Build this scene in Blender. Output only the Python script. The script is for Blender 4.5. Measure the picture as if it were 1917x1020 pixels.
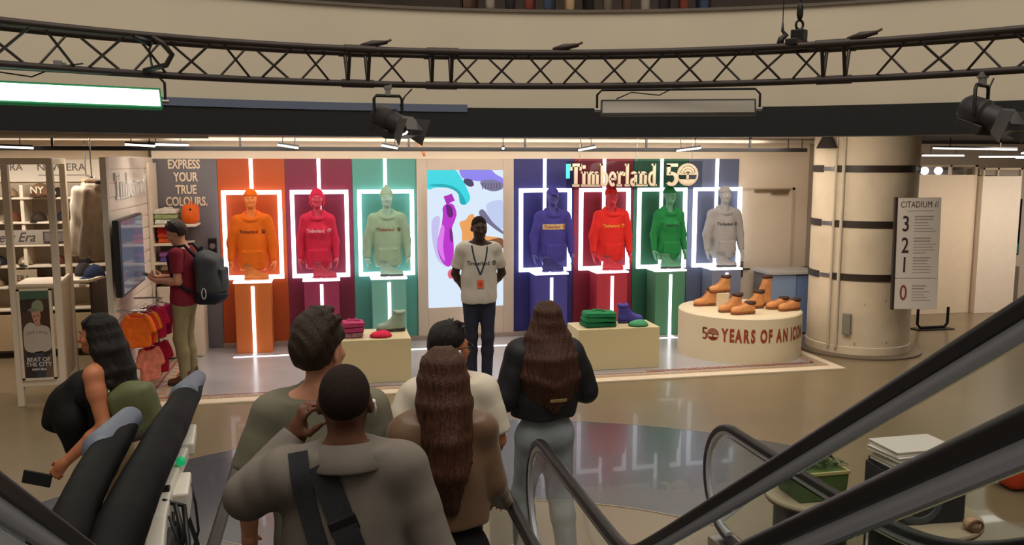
import bpy, bmesh, math, random
import numpy as np
from mathutils import Vector, Matrix, Euler
from mathutils.bvhtree import BVHTree
random.seed(7)
R = math.radians
PI = math.pi
sc = bpy.context.scene
for _o in list(bpy.data.objects):
    bpy.data.objects.remove(_o)
COL = sc.collection

# ------------------------------------------------------------------ camera, world, lights, exposure
cam_d = bpy.data.cameras.new('camera')
cam_d.sensor_width = 36.0
cam_d.lens = 30.42
cam_d.clip_start = 0.05
cam_d.clip_end = 200
cam = bpy.data.objects.new('camera', cam_d)
COL.objects.link(cam)
cam.location = (0, 0, 2.45)
cam.rotation_euler = (R(90 - 7.39), 0, R(-12))
sc.camera = cam

sc.view_settings.view_transform = 'Standard'
sc.view_settings.look = 'None'
sc.view_settings.gamma = 1
sc.view_settings.use_curve_mapping = False
sc.view_settings.exposure = 0.0

w = bpy.data.worlds.new('world')
sc.world = w
w.use_nodes = True
w.node_tree.nodes['Background'].inputs[0].default_value = (1.0, 0.89, 0.76, 1)
w.node_tree.nodes['Background'].inputs[1].default_value = 0.36


def area(name, loc, rot, sx, sy, power, col=(1, 0.9, 0.78)):
    l = bpy.data.lights.new(name, 'AREA')
    l.shape = 'RECTANGLE'
    l.size, l.size_y, l.energy, l.color = sx, sy, power, col
    o = bpy.data.objects.new(name, l)
    o.location, o.rotation_euler = loc, rot
    COL.objects.link(o)
    return o


area('atrium_overhead_fill', (1.2, 2.2, 9.0), (0, 0, 0), 9, 9, 640, (1, 0.93, 0.82))  # unseen overhead fill added to brighten the atrium
area('shop_ceiling_light_row', (2.0, 10.15, 2.70), (R(8), 0, 0), 7.6, 0.25, 92, (1, 0.90, 0.79))
area('left_shop_ceiling_light_row', (-3.6, 10.6, 2.70), (0, 0, 0), 3.0, 0.5, 68, (1, 0.90, 0.79))
area('right_shop_ceiling_light_row', (10.4, 10.2, 2.66), (R(12), 0, 0), 3.0, 0.4, 80, (1, 0.90, 0.79))
area('wall_band_fill', (2.0, 10.75, 2.66), (R(78), 0, 0), 7.6, 0.12, 24, (1, 0.90, 0.80))  # added fill that brightens the cream band above the panels
area('column_fill_light', (5.2, 8.55, 2.66), (R(28), R(-20), 0), 2.0, 0.3, 42, (1, 0.90, 0.78))  # added fill that brightens the front of the column
area('upper_floor_ceiling_light_row', (2.0, 10.2, 6.2), (0, 0, 0), 8, 1, 60, (1, 0.85, 0.7))


# ------------------------------------------------------------------ materials
def lin(c):
    out = []
    for v in c:
        v /= 255.0
        out.append(v / 12.92 if v <= 0.04045 else ((v + 0.055) / 1.055) ** 2.4)
    return out


MATS = {}


def mat(name, rgb, rough=0.6, metal=0.0, emit=0.0, ecol=None, var=0.0, vs=8.0, stretch=(1, 1, 1),
        bump=0.0, bs=60.0, spec=0.5, trans=0.0, sheen=0.0, coat=0.0, ior=1.45, rvar=0.0):
    if name in MATS:
        return MATS[name]
    m = bpy.data.materials.new(name)
    m.use_nodes = True
    nt = m.node_tree
    b = nt.nodes['Principled BSDF']
    c = lin(rgb)
    b.inputs['Base Color'].default_value = (*c, 1)
    b.inputs['Roughness'].default_value = rough
    b.inputs['Metallic'].default_value = metal
    b.inputs['Specular IOR Level'].default_value = spec
    b.inputs['IOR'].default_value = ior
    if trans:
        b.inputs['Transmission Weight'].default_value = trans
    if sheen:
        b.inputs['Sheen Weight'].default_value = sheen
    if coat:
        b.inputs['Coat Weight'].default_value = coat
    if emit:
        b.inputs['Emission Color'].default_value = (*(lin(ecol) if ecol else c), 1)
        b.inputs['Emission Strength'].default_value = emit
    if var or bump or rvar:
        tc = nt.nodes.new('ShaderNodeTexCoord')
        mp = nt.nodes.new('ShaderNodeMapping')
        mp.inputs['Scale'].default_value = stretch
        nt.links.new(tc.outputs['Object'], mp.inputs['Vector'])
    if var:
        n = nt.nodes.new('ShaderNodeTexNoise')
        n.inputs['Scale'].default_value = vs
        n.inputs['Detail'].default_value = 5
        nt.links.new(mp.outputs[0], n.inputs['Vector'])
        r = nt.nodes.new('ShaderNodeValToRGB')
        r.color_ramp.elements[0].position = 0.3
        r.color_ramp.elements[1].position = 0.7
        r.color_ramp.elements[0].color = (*[max(0, v * (1 - var)) for v in c], 1)
        r.color_ramp.elements[1].color = (*[min(1, v * (1 + var)) for v in c], 1)
        nt.links.new(n.outputs['Fac'], r.inputs['Fac'])
        nt.links.new(r.outputs['Color'], b.inputs['Base Color'])
    if rvar:
        n3 = nt.nodes.new('ShaderNodeTexNoise')
        n3.inputs['Scale'].default_value = 2.2
        n3.inputs['Detail'].default_value = 6
        nt.links.new(mp.outputs[0], n3.inputs['Vector'])
        mr = nt.nodes.new('ShaderNodeMapRange')
        mr.inputs['To Min'].default_value = max(0.02, rough - rvar)
        mr.inputs['To Max'].default_value = rough + rvar
        nt.links.new(n3.outputs['Fac'], mr.inputs['Value'])
        nt.links.new(mr.outputs[0], b.inputs['Roughness'])
    if bump:
        n2 = nt.nodes.new('ShaderNodeTexNoise')
        n2.inputs['Scale'].default_value = bs
        n2.inputs['Detail'].default_value = 3
        nt.links.new(mp.outputs[0], n2.inputs['Vector'])
        bp = nt.nodes.new('ShaderNodeBump')
        bp.inputs['Strength'].default_value = bump
        bp.inputs['Distance'].default_value = 0.01
        nt.links.new(n2.outputs['Fac'], bp.inputs['Height'])
        nt.links.new(bp.outputs[0], b.inputs['Normal'])
    MATS[name] = m
    return m


def fabric(name, rgb, var=0.12, **k):
    return mat(name, rgb, rough=k.pop('rough', 0.9), var=var, vs=k.pop('vs', 14), bump=k.pop('bump', 0.10), bs=k.pop('bs', 420), spec=0.25, **k)


# ------------------------------------------------------------------ mesh builder
class MB:
    def __init__(s):
        s.v, s.f = [], []

    def add(s, vs, fs):
        n = len(s.v)
        s.v += [tuple(p) for p in vs]
        s.f += [tuple(n + i for i in f) for f in fs]
        return s

    def box(s, c, d, rz=0.0, rot=None):
        hx, hy, hz = d[0] / 2, d[1] / 2, d[2] / 2
        M = rot if rot is not None else Matrix.Rotation(rz, 3, 'Z')
        C = Vector(c)
        vs = [C + M @ Vector((x, y, z)) for x in (-hx, hx) for y in (-hy, hy) for z in (-hz, hz)]
        return s.add(vs, [(0, 1, 3, 2), (4, 6, 7, 5), (0, 4, 5, 1), (2, 3, 7, 6), (0, 2, 6, 4), (1, 5, 7, 3)])

    def b2(s, x0, x1, y0, y1, z0, z1):
        return s.box(((x0 + x1) / 2, (y0 + y1) / 2, (z0 + z1) / 2), (abs(x1 - x0), abs(y1 - y0), abs(z1 - z0)))

    def tube(s, pts, r, n=8, caps=True, closed=False):
        pts = [Vector(p) for p in pts]
        rs = r if isinstance(r, (list, tuple)) else [r] * len(pts)
        m = len(pts)
        t0 = None
        rings = []
        up = None
        for i in range(m):
            if closed:
                t = pts[(i + 1) % m] - pts[i - 1]
            else:
                t = pts[min(i + 1, m - 1)] - pts[max(i - 1, 0)]
            if t.length < 1e-9:
                t = Vector((0, 0, 1))
            t.normalize()
            if up is None:
                a = Vector((0, 0, 1)) if abs(t.z) < 0.9 else Vector((1, 0, 0))
                up = (a - t * a.dot(t)).normalized()
            else:
                up = (up - t * up.dot(t))
                if up.length < 1e-6:
                    a = Vector((0, 0, 1)) if abs(t.z) < 0.9 else Vector((1, 0, 0))
                    up = a - t * a.dot(t)
                up.normalize()
            sd = t.cross(up)
            rings.append([pts[i] + (up * math.cos(2 * PI * k / n) + sd * math.sin(2 * PI * k / n)) * rs[i] for k in range(n)])
        vs = [p for rg in rings for p in rg]
        fs = []
        for i in range(m if closed else m - 1):
            j = (i + 1) % m
            for k in range(n):
                k2 = (k + 1) % n
                fs.append((i * n + k, i * n + k2, j * n + k2, j * n + k))
        if caps and not closed:
            fs.append(tuple(range(n - 1, -1, -1)))
            fs.append(tuple((m - 1) * n + k for k in range(n)))
        return s.add(vs, fs)

    def lathe(s, prof, c=(0, 0, 0), n=32, cap=True):
        vs, fs = [], []
        m = len(prof)
        for (r, z) in prof:
            for k in range(n):
                a = 2 * PI * k / n
                vs.append((c[0] + r * math.cos(a), c[1] + r * math.sin(a), c[2] + z))
        for i in range(m - 1):
            for k in range(n):
                k2 = (k + 1) % n
                fs.append((i * n + k, i * n + k2, (i + 1) * n + k2, (i + 1) * n + k))
        if cap:
            fs.append(tuple(range(n - 1, -1, -1)))
            fs.append(tuple((m - 1) * n + k for k in range(n)))
        return s.add(vs, fs)

    def prism(s, poly, y0, y1, axis='y'):
        """poly of (a, b): extruded along y (a=x, b=z), along z (a=x, b=y) or along x (a=y, b=z)"""
        n = len(poly)
        def P(a, b, t):
            return (a, t, b) if axis == 'y' else ((a, b, t) if axis == 'z' else (t, a, b))
        vs = [P(a, b, y0) for a, b in poly] + [P(a, b, y1) for a, b in poly]
        fs = [tuple(range(n)), tuple(range(2 * n - 1, n - 1, -1))]
        fs += [(i, i + n, (i + 1) % n + n, (i + 1) % n) for i in range(n)]
        return s.add(vs, fs)

    def sphere(s, c, r, nu=16, nv=10):
        rr = r if isinstance(r, (list, tuple)) else (r, r, r)
        vs, fs = [], []
        for i in range(nv + 1):
            th = PI * i / nv
            for k in range(nu):
                a = 2 * PI * k / nu
                vs.append((c[0] + rr[0] * math.sin(th) * math.cos(a), c[1] + rr[1] * math.sin(th) * math.sin(a), c[2] + rr[2] * math.cos(th)))
        for i in range(nv):
            for k in range(nu):
                k2 = (k + 1) % nu
                fs.append((i * nu + k, (i + 1) * nu + k, (i + 1) * nu + k2, i * nu + k2))
        return s.add(vs, fs)

    def sweep(s, rings, closed_ring=True, caps=True):
        """rings: list of lists of points"""
        n = len(rings[0])
        vs = [p for r_ in rings for p in r_]
        fs = []
        for i in range(len(rings) - 1):
            for k in range(n if closed_ring else n - 1):
                k2 = (k + 1) % n
                fs.append((i * n + k, i * n + k2, (i + 1) * n + k2, (i + 1) * n + k))
        if caps and closed_ring:
            fs.append(tuple(range(n - 1, -1, -1)))
            fs.append(tuple((len(rings) - 1) * n + k for k in range(n)))
        return s.add(vs, fs)

    def xf(s, M):
        s.v = [tuple(M @ Vector(p)) for p in s.v]
        return s

    def mesh(s, name, smooth=False):
        me = bpy.data.meshes.new(name)
        me.from_pydata(s.v, [], s.f)
        bm = bmesh.new()
        bm.from_mesh(me)
        bmesh.ops.recalc_face_normals(bm, faces=bm.faces)
        bm.to_mesh(me)
        bm.free()
        if smooth:
            smooth_mesh(me, smooth)
        me.update()
        return me


def smooth_mesh(me, ang=True):
    me.polygons.foreach_set('use_smooth', [True] * len(me.polygons))
    if ang is not True:
        me.set_sharp_from_angle(angle=R(ang))


def link(name, data, m=None, parent=None):
    o = bpy.data.objects.new(name, data)
    COL.objects.link(o)
    if m is not None and data is not None:
        if not data.materials:
            data.materials.append(m)
        elif data.materials[0] != m:
            o.material_slots[0].link = 'OBJECT'
            o.material_slots[0].material = m
    if parent is not None:
        o.parent = parent
    return o


def obj(name, mb, m, parent=None, smooth=False, bev=0.0, world=False, seg=2):
    me = mb.mesh(name, smooth) if isinstance(mb, MB) else mb
    o = link(name, me, m, parent)
    if bev:
        md = o.modifiers.new('bevel', 'BEVEL')
        md.width, md.segments, md.limit_method, md.angle_limit = bev, seg, 'ANGLE', R(35)
    if world and parent is not None:
        o.matrix_parent_inverse = Matrix.LocRotScale(parent.location, parent.rotation_euler, parent.scale).inverted()
    return o


def tag(o, label, cat, group=None, kind=None):
    o['label'] = label
    o['category'] = cat
    if group:
        o['group'] = group
    if kind:
        o['kind'] = kind
    return o


def thing(name, label, cat, loc=(0, 0, 0), rz=0.0, group=None):
    o = bpy.data.objects.new(name, None)
    o.empty_display_size = 0.1
    COL.objects.link(o)
    o.location = loc
    o.rotation_euler = (0, 0, rz)
    return tag(o, label, cat, group)


def struct(name, mb, m, smooth=False, bev=0.0, parent=None):
    o = obj(name, mb, m, parent, smooth, bev)
    if parent is None:
        o['kind'] = 'structure'
    return o


def dup(root, loc, rz=None, label=None, group=None, mats=None):
    r = root.copy()
    COL.objects.link(r)
    r.location = loc
    if rz is not None:
        r.rotation_euler = (0, 0, rz)
    if label:
        r['label'] = label
    if group:
        r['group'] = group
    for ch in list(root.children):
        c = ch.copy()
        COL.objects.link(c)
        c.parent = r
        swap(c, mats)
        for g in list(ch.children):
            d = g.copy()
            COL.objects.link(d)
            d.parent = c
            swap(d, mats)
    return r


def swap(o, mats):
    if not mats:
        return
    key = o.name.split('.')[0]
    m = mats.get(key, mats.get('*'))
    if m is not None and o.material_slots:
        o.material_slots[0].link = 'OBJECT'
        o.material_slots[0].material = m


def text_mesh(s, size, ext=0.0, off=0.0, sx=1.0, align='CENTER', shear=0.0, space=1.0):
    cu = bpy.data.curves.new('text', 'FONT')
    cu.body, cu.size, cu.extrude, cu.offset = s, size, ext, off
    cu.align_x, cu.align_y = align, 'CENTER'
    cu.shear, cu.space_character = shear, space
    cu.resolution_u = 3
    o = bpy.data.objects.new('text', cu)
    COL.objects.link(o)
    me = bpy.data.meshes.new_from_object(o)
    bpy.data.objects.remove(o)
    bpy.data.curves.remove(cu)
    me.materials.clear()
    a = np.empty(len(me.vertices) * 3, np.float32)
    me.vertices.foreach_get('co', a)
    a[0::3] *= sx
    me.vertices.foreach_set('co', a)
    me.update()
    return me


def me_xf(me, M):
    me.transform(Matrix(M).to_4x4())
    me.update()
    return me


def text_wall(s, size, x, y, z, ext=0.002, off=0.0, sx=1.0, align='CENTER', **k):
    """text standing on a wall that faces -y, at (x, y, z)"""
    me = text_mesh(s, size, ext, off, sx, align, **k)
    return me_xf(me, Matrix.Translation((x, y, z)) @ Matrix.Rotation(R(90), 4, 'X'))


# ------------------------------------------------------------------ signed distance figures -> one continuous surface
class SDF:
    def __init__(s, M=None):
        s.ops = []
        s.M = M or Matrix.Identity(4)
        s.k = 0.02

    def _p(s, p):
        return np.array(s.M @ Vector(p), np.float32)

    def _s(s):
        return s.M.to_scale().x

    def cap(s, a, b, ra, rb=None, k=None, op='+', flat=False):
        """round cone from a to b; flat: cut square at the b end"""
        rb = ra if rb is None else rb
        q = s._s()
        s.ops.append(('cap', s._p(a), s._p(b), ra * q, rb * q, (s.k if k is None else k) * q, op, flat))
        return s

    def path(s, pts, rs, k=None, op='+'):
        for i in range(len(pts) - 1):
            s.cap(pts[i], pts[i + 1], rs[i], rs[i + 1], k, op)
        return s

    def ell(s, c, r, k=None, rot=None, op='+'):
        q = s._s()
        R3 = s.M.to_3x3().normalized()
        if rot is not None:
            R3 = R3 @ rot
        s.ops.append(('ell', s._p(c), np.array(r, np.float32) * q, np.array(R3.transposed(), np.float32), (s.k if k is None else k) * q, op))
        return s

    def box(s, c, r, rd=0.01, k=None, rot=None, op='+'):
        q = s._s()
        R3 = s.M.to_3x3().normalized()
        if rot is not None:
            R3 = R3 @ rot
        s.ops.append(('box', s._p(c), np.array(r, np.float32) * q, np.array(R3.transposed(), np.float32), (s.k if k is None else k) * q, op, rd * q))
        return s

    def cut(s, p, n, box=None):
        """cuts away everything on the side that n points to (only inside box=(lo, hi) in local coordinates if given)"""
        nn = s.M.to_3x3().normalized() @ Vector(n).normalized()
        s.ops.append(('cut', s._p(p), np.array(nn, np.float32), box))
        return s

    def bounds(s):
        lo, hi = np.full(3, 1e9), np.full(3, -1e9)
        for o in s.ops:
            if o[0] == 'cut' or o[6 if o[0] == 'cap' else 5] == '-':
                continue
            if o[0] == 'cap':
                r = max(o[3], o[4])
                a, b = np.minimum(o[1], o[2]) - r, np.maximum(o[1], o[2]) + r
            else:
                r = float(np.linalg.norm(o[2])) if o[0] == 'box' else float(max(o[2]))
                a, b = o[1] - r, o[1] + r
            lo, hi = np.minimum(lo, a), np.maximum(hi, b)
        return lo, hi

    def field(s, h, disp=None):
        lo, hi = s.bounds()
        lo = lo - 4 * h - 0.01
        hi = hi + 4 * h + 0.01
        n = np.ceil((hi - lo) / h).astype(int) + 1
        F = np.full(n, 0.15, np.float32)
        ax = [(lo[i] + h * np.arange(n[i])).astype(np.float32) for i in range(3)]
        s.lo = lo
        for o in s.ops:
            if o[0] == 'cut':
                d = ((ax[0] - o[1][0]) * o[2][0])[:, None, None] + ((ax[1] - o[1][1]) * o[2][1])[None, :, None] + ((ax[2] - o[1][2]) * o[2][2])[None, None, :]
                if o[3] is not None:
                    pts = [s.M @ Vector((x, y, z)) for x in (o[3][0][0], o[3][1][0]) for y in (o[3][0][1], o[3][1][1]) for z in (o[3][0][2], o[3][1][2])]
                    l = np.min([list(p) for p in pts], axis=0)
                    u = np.max([list(p) for p in pts], axis=0)
                    i0 = np.clip(np.floor((l - lo) / h).astype(int), 0, n)
                    i1 = np.clip(np.ceil((u - lo) / h).astype(int), 0, n)
                    sl = tuple(slice(i0[i], i1[i]) for i in range(3))
                    F[sl] = np.maximum(F[sl], d[sl])
                else:
                    F = np.maximum(F, d)
                continue
            if o[0] == 'cap':
                a, b, ra, rb, k, op = o[1:7]
                r = max(ra, rb) + k + 3 * h
                l, u = np.minimum(a, b) - r, np.maximum(a, b) + r
            else:
                c, rr, R3, k, op = o[1:6]
                r = (float(np.linalg.norm(rr)) if o[0] == 'box' else float(max(rr))) + k + 3 * h
                l, u = c - r, c + r
            i0 = np.clip(np.floor((l - lo) / h).astype(int), 0, n)
            i1 = np.clip(np.ceil((u - lo) / h).astype(int) + 1, 0, n)
            if np.any(i1 <= i0):
                continue
            sl = tuple(slice(i0[i], i1[i]) for i in range(3))
            X = ax[0][sl[0]][:, None, None]
            Y = ax[1][sl[1]][None, :, None]
            Z = ax[2][sl[2]][None, None, :]
            if o[0] == 'cap':
                ba = b - a
                L2 = float(ba @ ba) + 1e-12
                t = np.clip(((X - a[0]) * ba[0] + (Y - a[1]) * ba[1] + (Z - a[2]) * ba[2]) / L2, 0, 1)
                d = np.sqrt((X - a[0] - t * ba[0]) ** 2 + (Y - a[1] - t * ba[1]) ** 2 + (Z - a[2] - t * ba[2]) ** 2) - (ra + t * (rb - ra))
                if o[7]:
                    q = ba / math.sqrt(L2)
                    d = np.maximum(d, (X - b[0]) * q[0] + (Y - b[1]) * q[1] + (Z - b[2]) * q[2])
            else:
                x, y, z = X - c[0], Y - c[1], Z - c[2]
                px = R3[0, 0] * x + R3[0, 1] * y + R3[0, 2] * z
                py = R3[1, 0] * x + R3[1, 1] * y + R3[1, 2] * z
                pz = R3[2, 0] * x + R3[2, 1] * y + R3[2, 2] * z
                if o[0] == 'ell':
                    k0 = np.sqrt((px / rr[0]) ** 2 + (py / rr[1]) ** 2 + (pz / rr[2]) ** 2)
                    k1 = np.sqrt((px / rr[0] ** 2) ** 2 + (py / rr[1] ** 2) ** 2 + (pz / rr[2] ** 2) ** 2) + 1e-9
                    d = k0 * (k0 - 1) / k1
                else:
                    rd = o[6]
                    qx, qy, qz = np.abs(px) - rr[0] + rd, np.abs(py) - rr[1] + rd, np.abs(pz) - rr[2] + rd
                    d = np.sqrt(np.maximum(qx, 0) ** 2 + np.maximum(qy, 0) ** 2 + np.maximum(qz, 0) ** 2) + np.minimum(np.maximum(qx, np.maximum(qy, qz)), 0) - rd
            f = F[sl]
            k = max(k, 1e-5)
            if op == '+':
                hh = np.maximum(k - np.abs(f - d), 0) / k
                F[sl] = np.minimum(f, d) - hh * hh * k * 0.25
            else:
                d = -d
                hh = np.maximum(k - np.abs(f - d), 0) / k
                F[sl] = np.maximum(f, d) + hh * hh * k * 0.25
        if disp is not None:
            i = np.nonzero(np.abs(F) < 0.035)
            F[i] += disp(ax[0][i[0]], ax[1][i[1]], ax[2][i[2]]).astype(np.float32)
        return F

    def mesh(s, name, h=0.008, disp=None, relax=1):
        F = s.field(h, disp)
        v, f = surfnet(F)
        v = v * h + s.lo
        if relax:
            v = relax_mesh(v, f, relax)
        me = bpy.data.meshes.new(name)
        me.vertices.add(len(v))
        me.vertices.foreach_set('co', v.astype(np.float32).ravel())
        me.loops.add(len(f) * 4)
        me.loops.foreach_set('vertex_index', f.astype(np.int32).ravel())
        me.polygons.add(len(f))
        me.polygons.foreach_set('loop_start', np.arange(0, len(f) * 4, 4, dtype=np.int32))
        me.polygons.foreach_set('use_smooth', np.ones(len(f), bool))
        me.update(calc_edges=True)
        return me


def surfnet(F):
    ins = F < 0
    n = np.array(F.shape)
    m = n - 1
    cnt = np.zeros(m, np.int8)
    for i in (0, 1):
        for j in (0, 1):
            for k in (0, 1):
                cnt += ins[i:m[0] + i, j:m[1] + j, k:m[2] + k]
    act = (cnt > 0) & (cnt < 8)
    idx = np.full(m, -1, np.int64)
    ii, jj, kk = np.nonzero(act)
    idx[ii, jj, kk] = np.arange(len(ii))
    acc = np.zeros((len(ii), 3))
    wt = np.zeros(len(ii))
    C = [(i, j, k) for i in (0, 1) for j in (0, 1) for k in (0, 1)]
    for p in C:
        for a in range(3):
            if p[a] == 0:
                q = list(p)
                q[a] = 1
                fp = F[ii + p[0], jj + p[1], kk + p[2]].astype(float)
                fq = F[ii + q[0], jj + q[1], kk + q[2]].astype(float)
                x = (fp < 0) != (fq < 0)
                t = np.where(x, fp / np.where(x, fp - fq, 1), 0)
                for b in range(3):
                    acc[:, b] += np.where(x, p[b] + (t if b == a else 0), 0)
                wt += x
    v = np.stack([ii, jj, kk], 1) + acc / wt[:, None]
    faces = []
    for a in range(3):
        b, c = (a + 1) % 3, (a + 2) % 3
        s0 = [slice(1, -1)] * 3
        s1 = [slice(1, -1)] * 3
        s0[a] = slice(0, -1)
        s1[a] = slice(1, None)
        A, B = ins[tuple(s0)], ins[tuple(s1)]
        e = np.nonzero(A != B)
        P = np.stack(e, 1)
        for q in range(3):
            if q != a:
                P[:, q] += 1
        flip = ~A[e]
        def cell(db, dc):
            Q = P.copy()
            Q[:, b] += db
            Q[:, c] += dc
            return idx[Q[:, 0], Q[:, 1], Q[:, 2]]
        q = np.stack([cell(-1, -1), cell(0, -1), cell(0, 0), cell(-1, 0)], 1)
        q[flip] = q[flip][:, ::-1]
        faces.append(q)
    f = np.concatenate(faces)
    f = f[(f >= 0).all(1)]
    return v, f


def relax_mesh(v, f, it):
    e = np.concatenate([f[:, [0, 1]], f[:, [1, 2]], f[:, [2, 3]], f[:, [3, 0]]])
    e = np.concatenate([e, e[:, ::-1]])
    deg = np.bincount(e[:, 0], minlength=len(v)).astype(float)
    deg[deg == 0] = 1
    for _ in range(it):
        s = np.stack([np.bincount(e[:, 0], v[e[:, 1], a], len(v)) for a in range(3)], 1) / deg[:, None]
        v = v * 0.45 + s * 0.55
    return v


def folds(amp, seed=0, freq=22.0, stretch=(1.0, 1.0, 0.6)):
    rs = random.Random(seed)
    ks = [(np.array([rs.uniform(-1, 1) * stretch[0], rs.uniform(-1, 1) * stretch[1], rs.uniform(-1, 1) * stretch[2]]) * freq * (0.6 + 0.5 * i), rs.uniform(0, 6.28)) for i in range(5)]
    def f(x, y, z):
        wv = 1.3 * np.sin(9 * x + 5 * z + seed) + 1.3 * np.sin(7 * y - 8 * z + 2 * seed)
        o = 0
        for i, (k, ph) in enumerate(ks):
            o = o + np.sin(k[0] * x + k[1] * y + k[2] * z + ph + wv) / (1 + 0.5 * i)
        return amp * o * 0.5
    return f
# ------------------------------------------------------------------ palette
M_floor = mat('floor_concrete', (126, 110, 84), rough=0.30, var=0.07, vs=0.9, rvar=0.03, spec=0.5, coat=0.1)
M_ring = mat('floor_ring_resin', (70, 75, 82), rough=0.22, var=0.05, vs=0.9, rvar=0.03, spec=0.6, coat=0.2)
M_brass = mat('floor_joint_strip', (150, 140, 120), rough=0.35, metal=0.7)
M_cream = mat('cream_paint', (232, 214, 190), rough=0.7, var=0.03, vs=2)
M_white = mat('white_paint', (222, 210, 194), rough=0.55, var=0.03, vs=5)
M_plaster = mat('atrium_plaster', (198, 186, 164), rough=0.75, var=0.05, vs=0.9)
M_black = mat('black_paint', (15, 15, 17), rough=0.55)
M_blackm = mat('black_metal', (34, 31, 30), rough=0.42, metal=0.4, spec=0.5)
M_bluegrey = mat('blue_grey_strip', (92, 100, 122), rough=0.6)
M_ceil = mat('ceiling_paint', (196, 180, 158), rough=0.8, var=0.04, vs=1.5)
M_ceild = mat('dark_ceiling_paint', (42, 40, 40), rough=0.8)
M_led = mat('led_white', (255, 255, 255), rough=0.5, emit=2.3, ecol=(240, 244, 255))
M_tube = mat('led_tube_white', (255, 255, 255), rough=0.5, emit=2.4, ecol=(255, 244, 230))
M_steel = mat('brushed_steel', (150, 148, 146), rough=0.28, metal=1.0)
M_chrome = mat('polished_steel', (190, 190, 192), rough=0.14, metal=1.0)
M_rubber = mat('handrail_rubber', (30, 29, 31), rough=0.36, spec=0.5)
M_glass = mat('clear_glass', (240, 246, 245), rough=0.02, trans=1.0, ior=1.12, spec=0.3)
M_greywall = mat('grey_wall_paint', (112, 108, 110), rough=0.75, var=0.03, vs=3)
M_letter = mat('cream_letter', (226, 206, 178), rough=0.6)
M_dark = mat('near_black_plastic', (22, 22, 24), rough=0.4)
M_grey = mat('mid_grey_plastic', (120, 116, 112), rough=0.5)
M_whitep = mat('white_plastic', (226, 220, 208), rough=0.4)

# ------------------------------------------------------------------ floor
FC = (0.9, 3.8)
struct('floor', MB().b2(-9, 17, -6, 18, -0.2, 0.0), M_floor)


def annulus(r0, r1, c, z, t, a0=0, a1=360, n=96):
    mb = MB()
    rings = []
    for i in range(n + 1):
        a = R(a0 + (a1 - a0) * i / n)
        s_, c_ = math.sin(a), math.cos(a)
        P = lambda r, zz: (c[0] + r * s_, c[1] + r * c_, zz)
        rings.append([P(r0, z), P(r1, z), P(r1, z + t), P(r0, z + t)])
    return mb.sweep(rings, caps=(a1 - a0) < 360)


fr = struct('floor_inlay_ring', annulus(2.12, 4.06, FC, 0.0005, 0.002, -110, 50), M_ring)
obj('joint_strip', annulus(4.06, 4.075, FC, 0.0005, 0.003, -110, 50), M_brass, fr)
obj('joint_strip', annulus(2.105, 2.12, FC, 0.0005, 0.003, -110, 50), M_brass, fr)

# ------------------------------------------------------------------ back wall with coloured panels
WY = 11.70
wb = struct('wall_back', MB().b2(-2.15, 5.85, WY, WY + 0.2, 0, 2.75), M_cream)
PAN = [('orange', -1.375, -0.535, (176, 74, 22)), ('magenta', -0.535, 0.325, (118, 32, 58)), ('teal', 0.325, 1.17, (84, 150, 138)),
       ('indigo', 2.50, 3.36, (44, 42, 104)), ('red', 3.36, 4.235, (126, 24, 44)), ('green', 4.235, 5.065, (38, 92, 66)), ('slate', 5.065, 5.85, (92, 98, 122))]
obj('panel', MB().b2(-2.15, -1.375, WY - 0.03, WY, 0, 2.47), M_greywall, wb, bev=0.004)
PM = {}
for nm, x0, x1, c in PAN:
    PM[nm] = mat(nm + '_panel_paint', c, rough=0.55, var=0.04, vs=2)
    obj('panel', MB().b2(x0 + 0.003, x1 - 0.003, WY - 0.03, WY, 0, 2.47), PM[nm], wb, bev=0.004)
M_beige = mat('beige_surround', (196, 178, 160), rough=0.6, var=0.02)
sp = obj('panel', MB().b2(1.17, 1.31, WY - 0.06, WY, 0, 2.47).b2(2.35, 2.50, WY - 0.06, WY, 0, 2.47).b2(1.31, 2.35, WY - 0.06, WY, 2.32, 2.47).b2(1.31, 2.35, WY - 0.06, WY, 0, 0.45), M_beige, wb, bev=0.006)
obj('plinth_board', MB().b2(-1.375, 5.85, WY - 0.10, WY - 0.03, 0.0, 0.07), mat('plinth_board_paint', (150, 132, 120), rough=0.5), wb)

# text on the grey panel
for s_, z_, x_ in (('EXPRESS', 2.395, -1.77), ('YOUR', 2.235, -1.755), ('TRUE', 2.075, -1.755), ('COLOURS.', 1.925, -1.755)):
    obj('raised_lettering', text_wall(s_, 0.158, x_, WY - 0.036, z_, ext=0.008, off=0.004, sx=0.66), M_letter, wb)

# door wall on the right of the display
wd = struct('wall_beside_door', MB().b2(5.85, 7.0, WY, WY + 0.2, 0, 2.75), M_cream)
d1 = struct('door_1', MB().b2(5.90, 6.72, WY - 0.012, WY, 0.01, 2.01), M_cream, bev=0.004)
obj('door_closer', MB().b2(6.10, 6.66, WY - 0.05, WY - 0.012, 1.985, 2.03).b2(6.36, 6.62, WY - 0.075, WY - 0.03, 1.955, 1.985), mat('door_closer_metal', (150, 130, 105), rough=0.4, metal=0.5), d1, bev=0.005)
obj('door_handle', MB().b2(5.925, 5.965, WY - 0.028, WY - 0.012, 0.74, 0.98).b2(5.935, 6.06, WY - 0.06, WY - 0.045, 0.85, 0.875).b2(5.935, 5.955, WY - 0.06, WY - 0.02, 0.85, 0.875), M_steel, d1, bev=0.004)
obj('door_frame', MB().b2(5.862, 5.90, WY - 0.02, WY, 0, 2.05).b2(6.72, 6.755, WY - 0.02, WY, 0, 2.05).b2(5.862, 6.755, WY - 0.02, WY, 2.012, 2.05), mat('door_frame_paint', (205, 186, 160), rough=0.6), d1)
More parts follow.
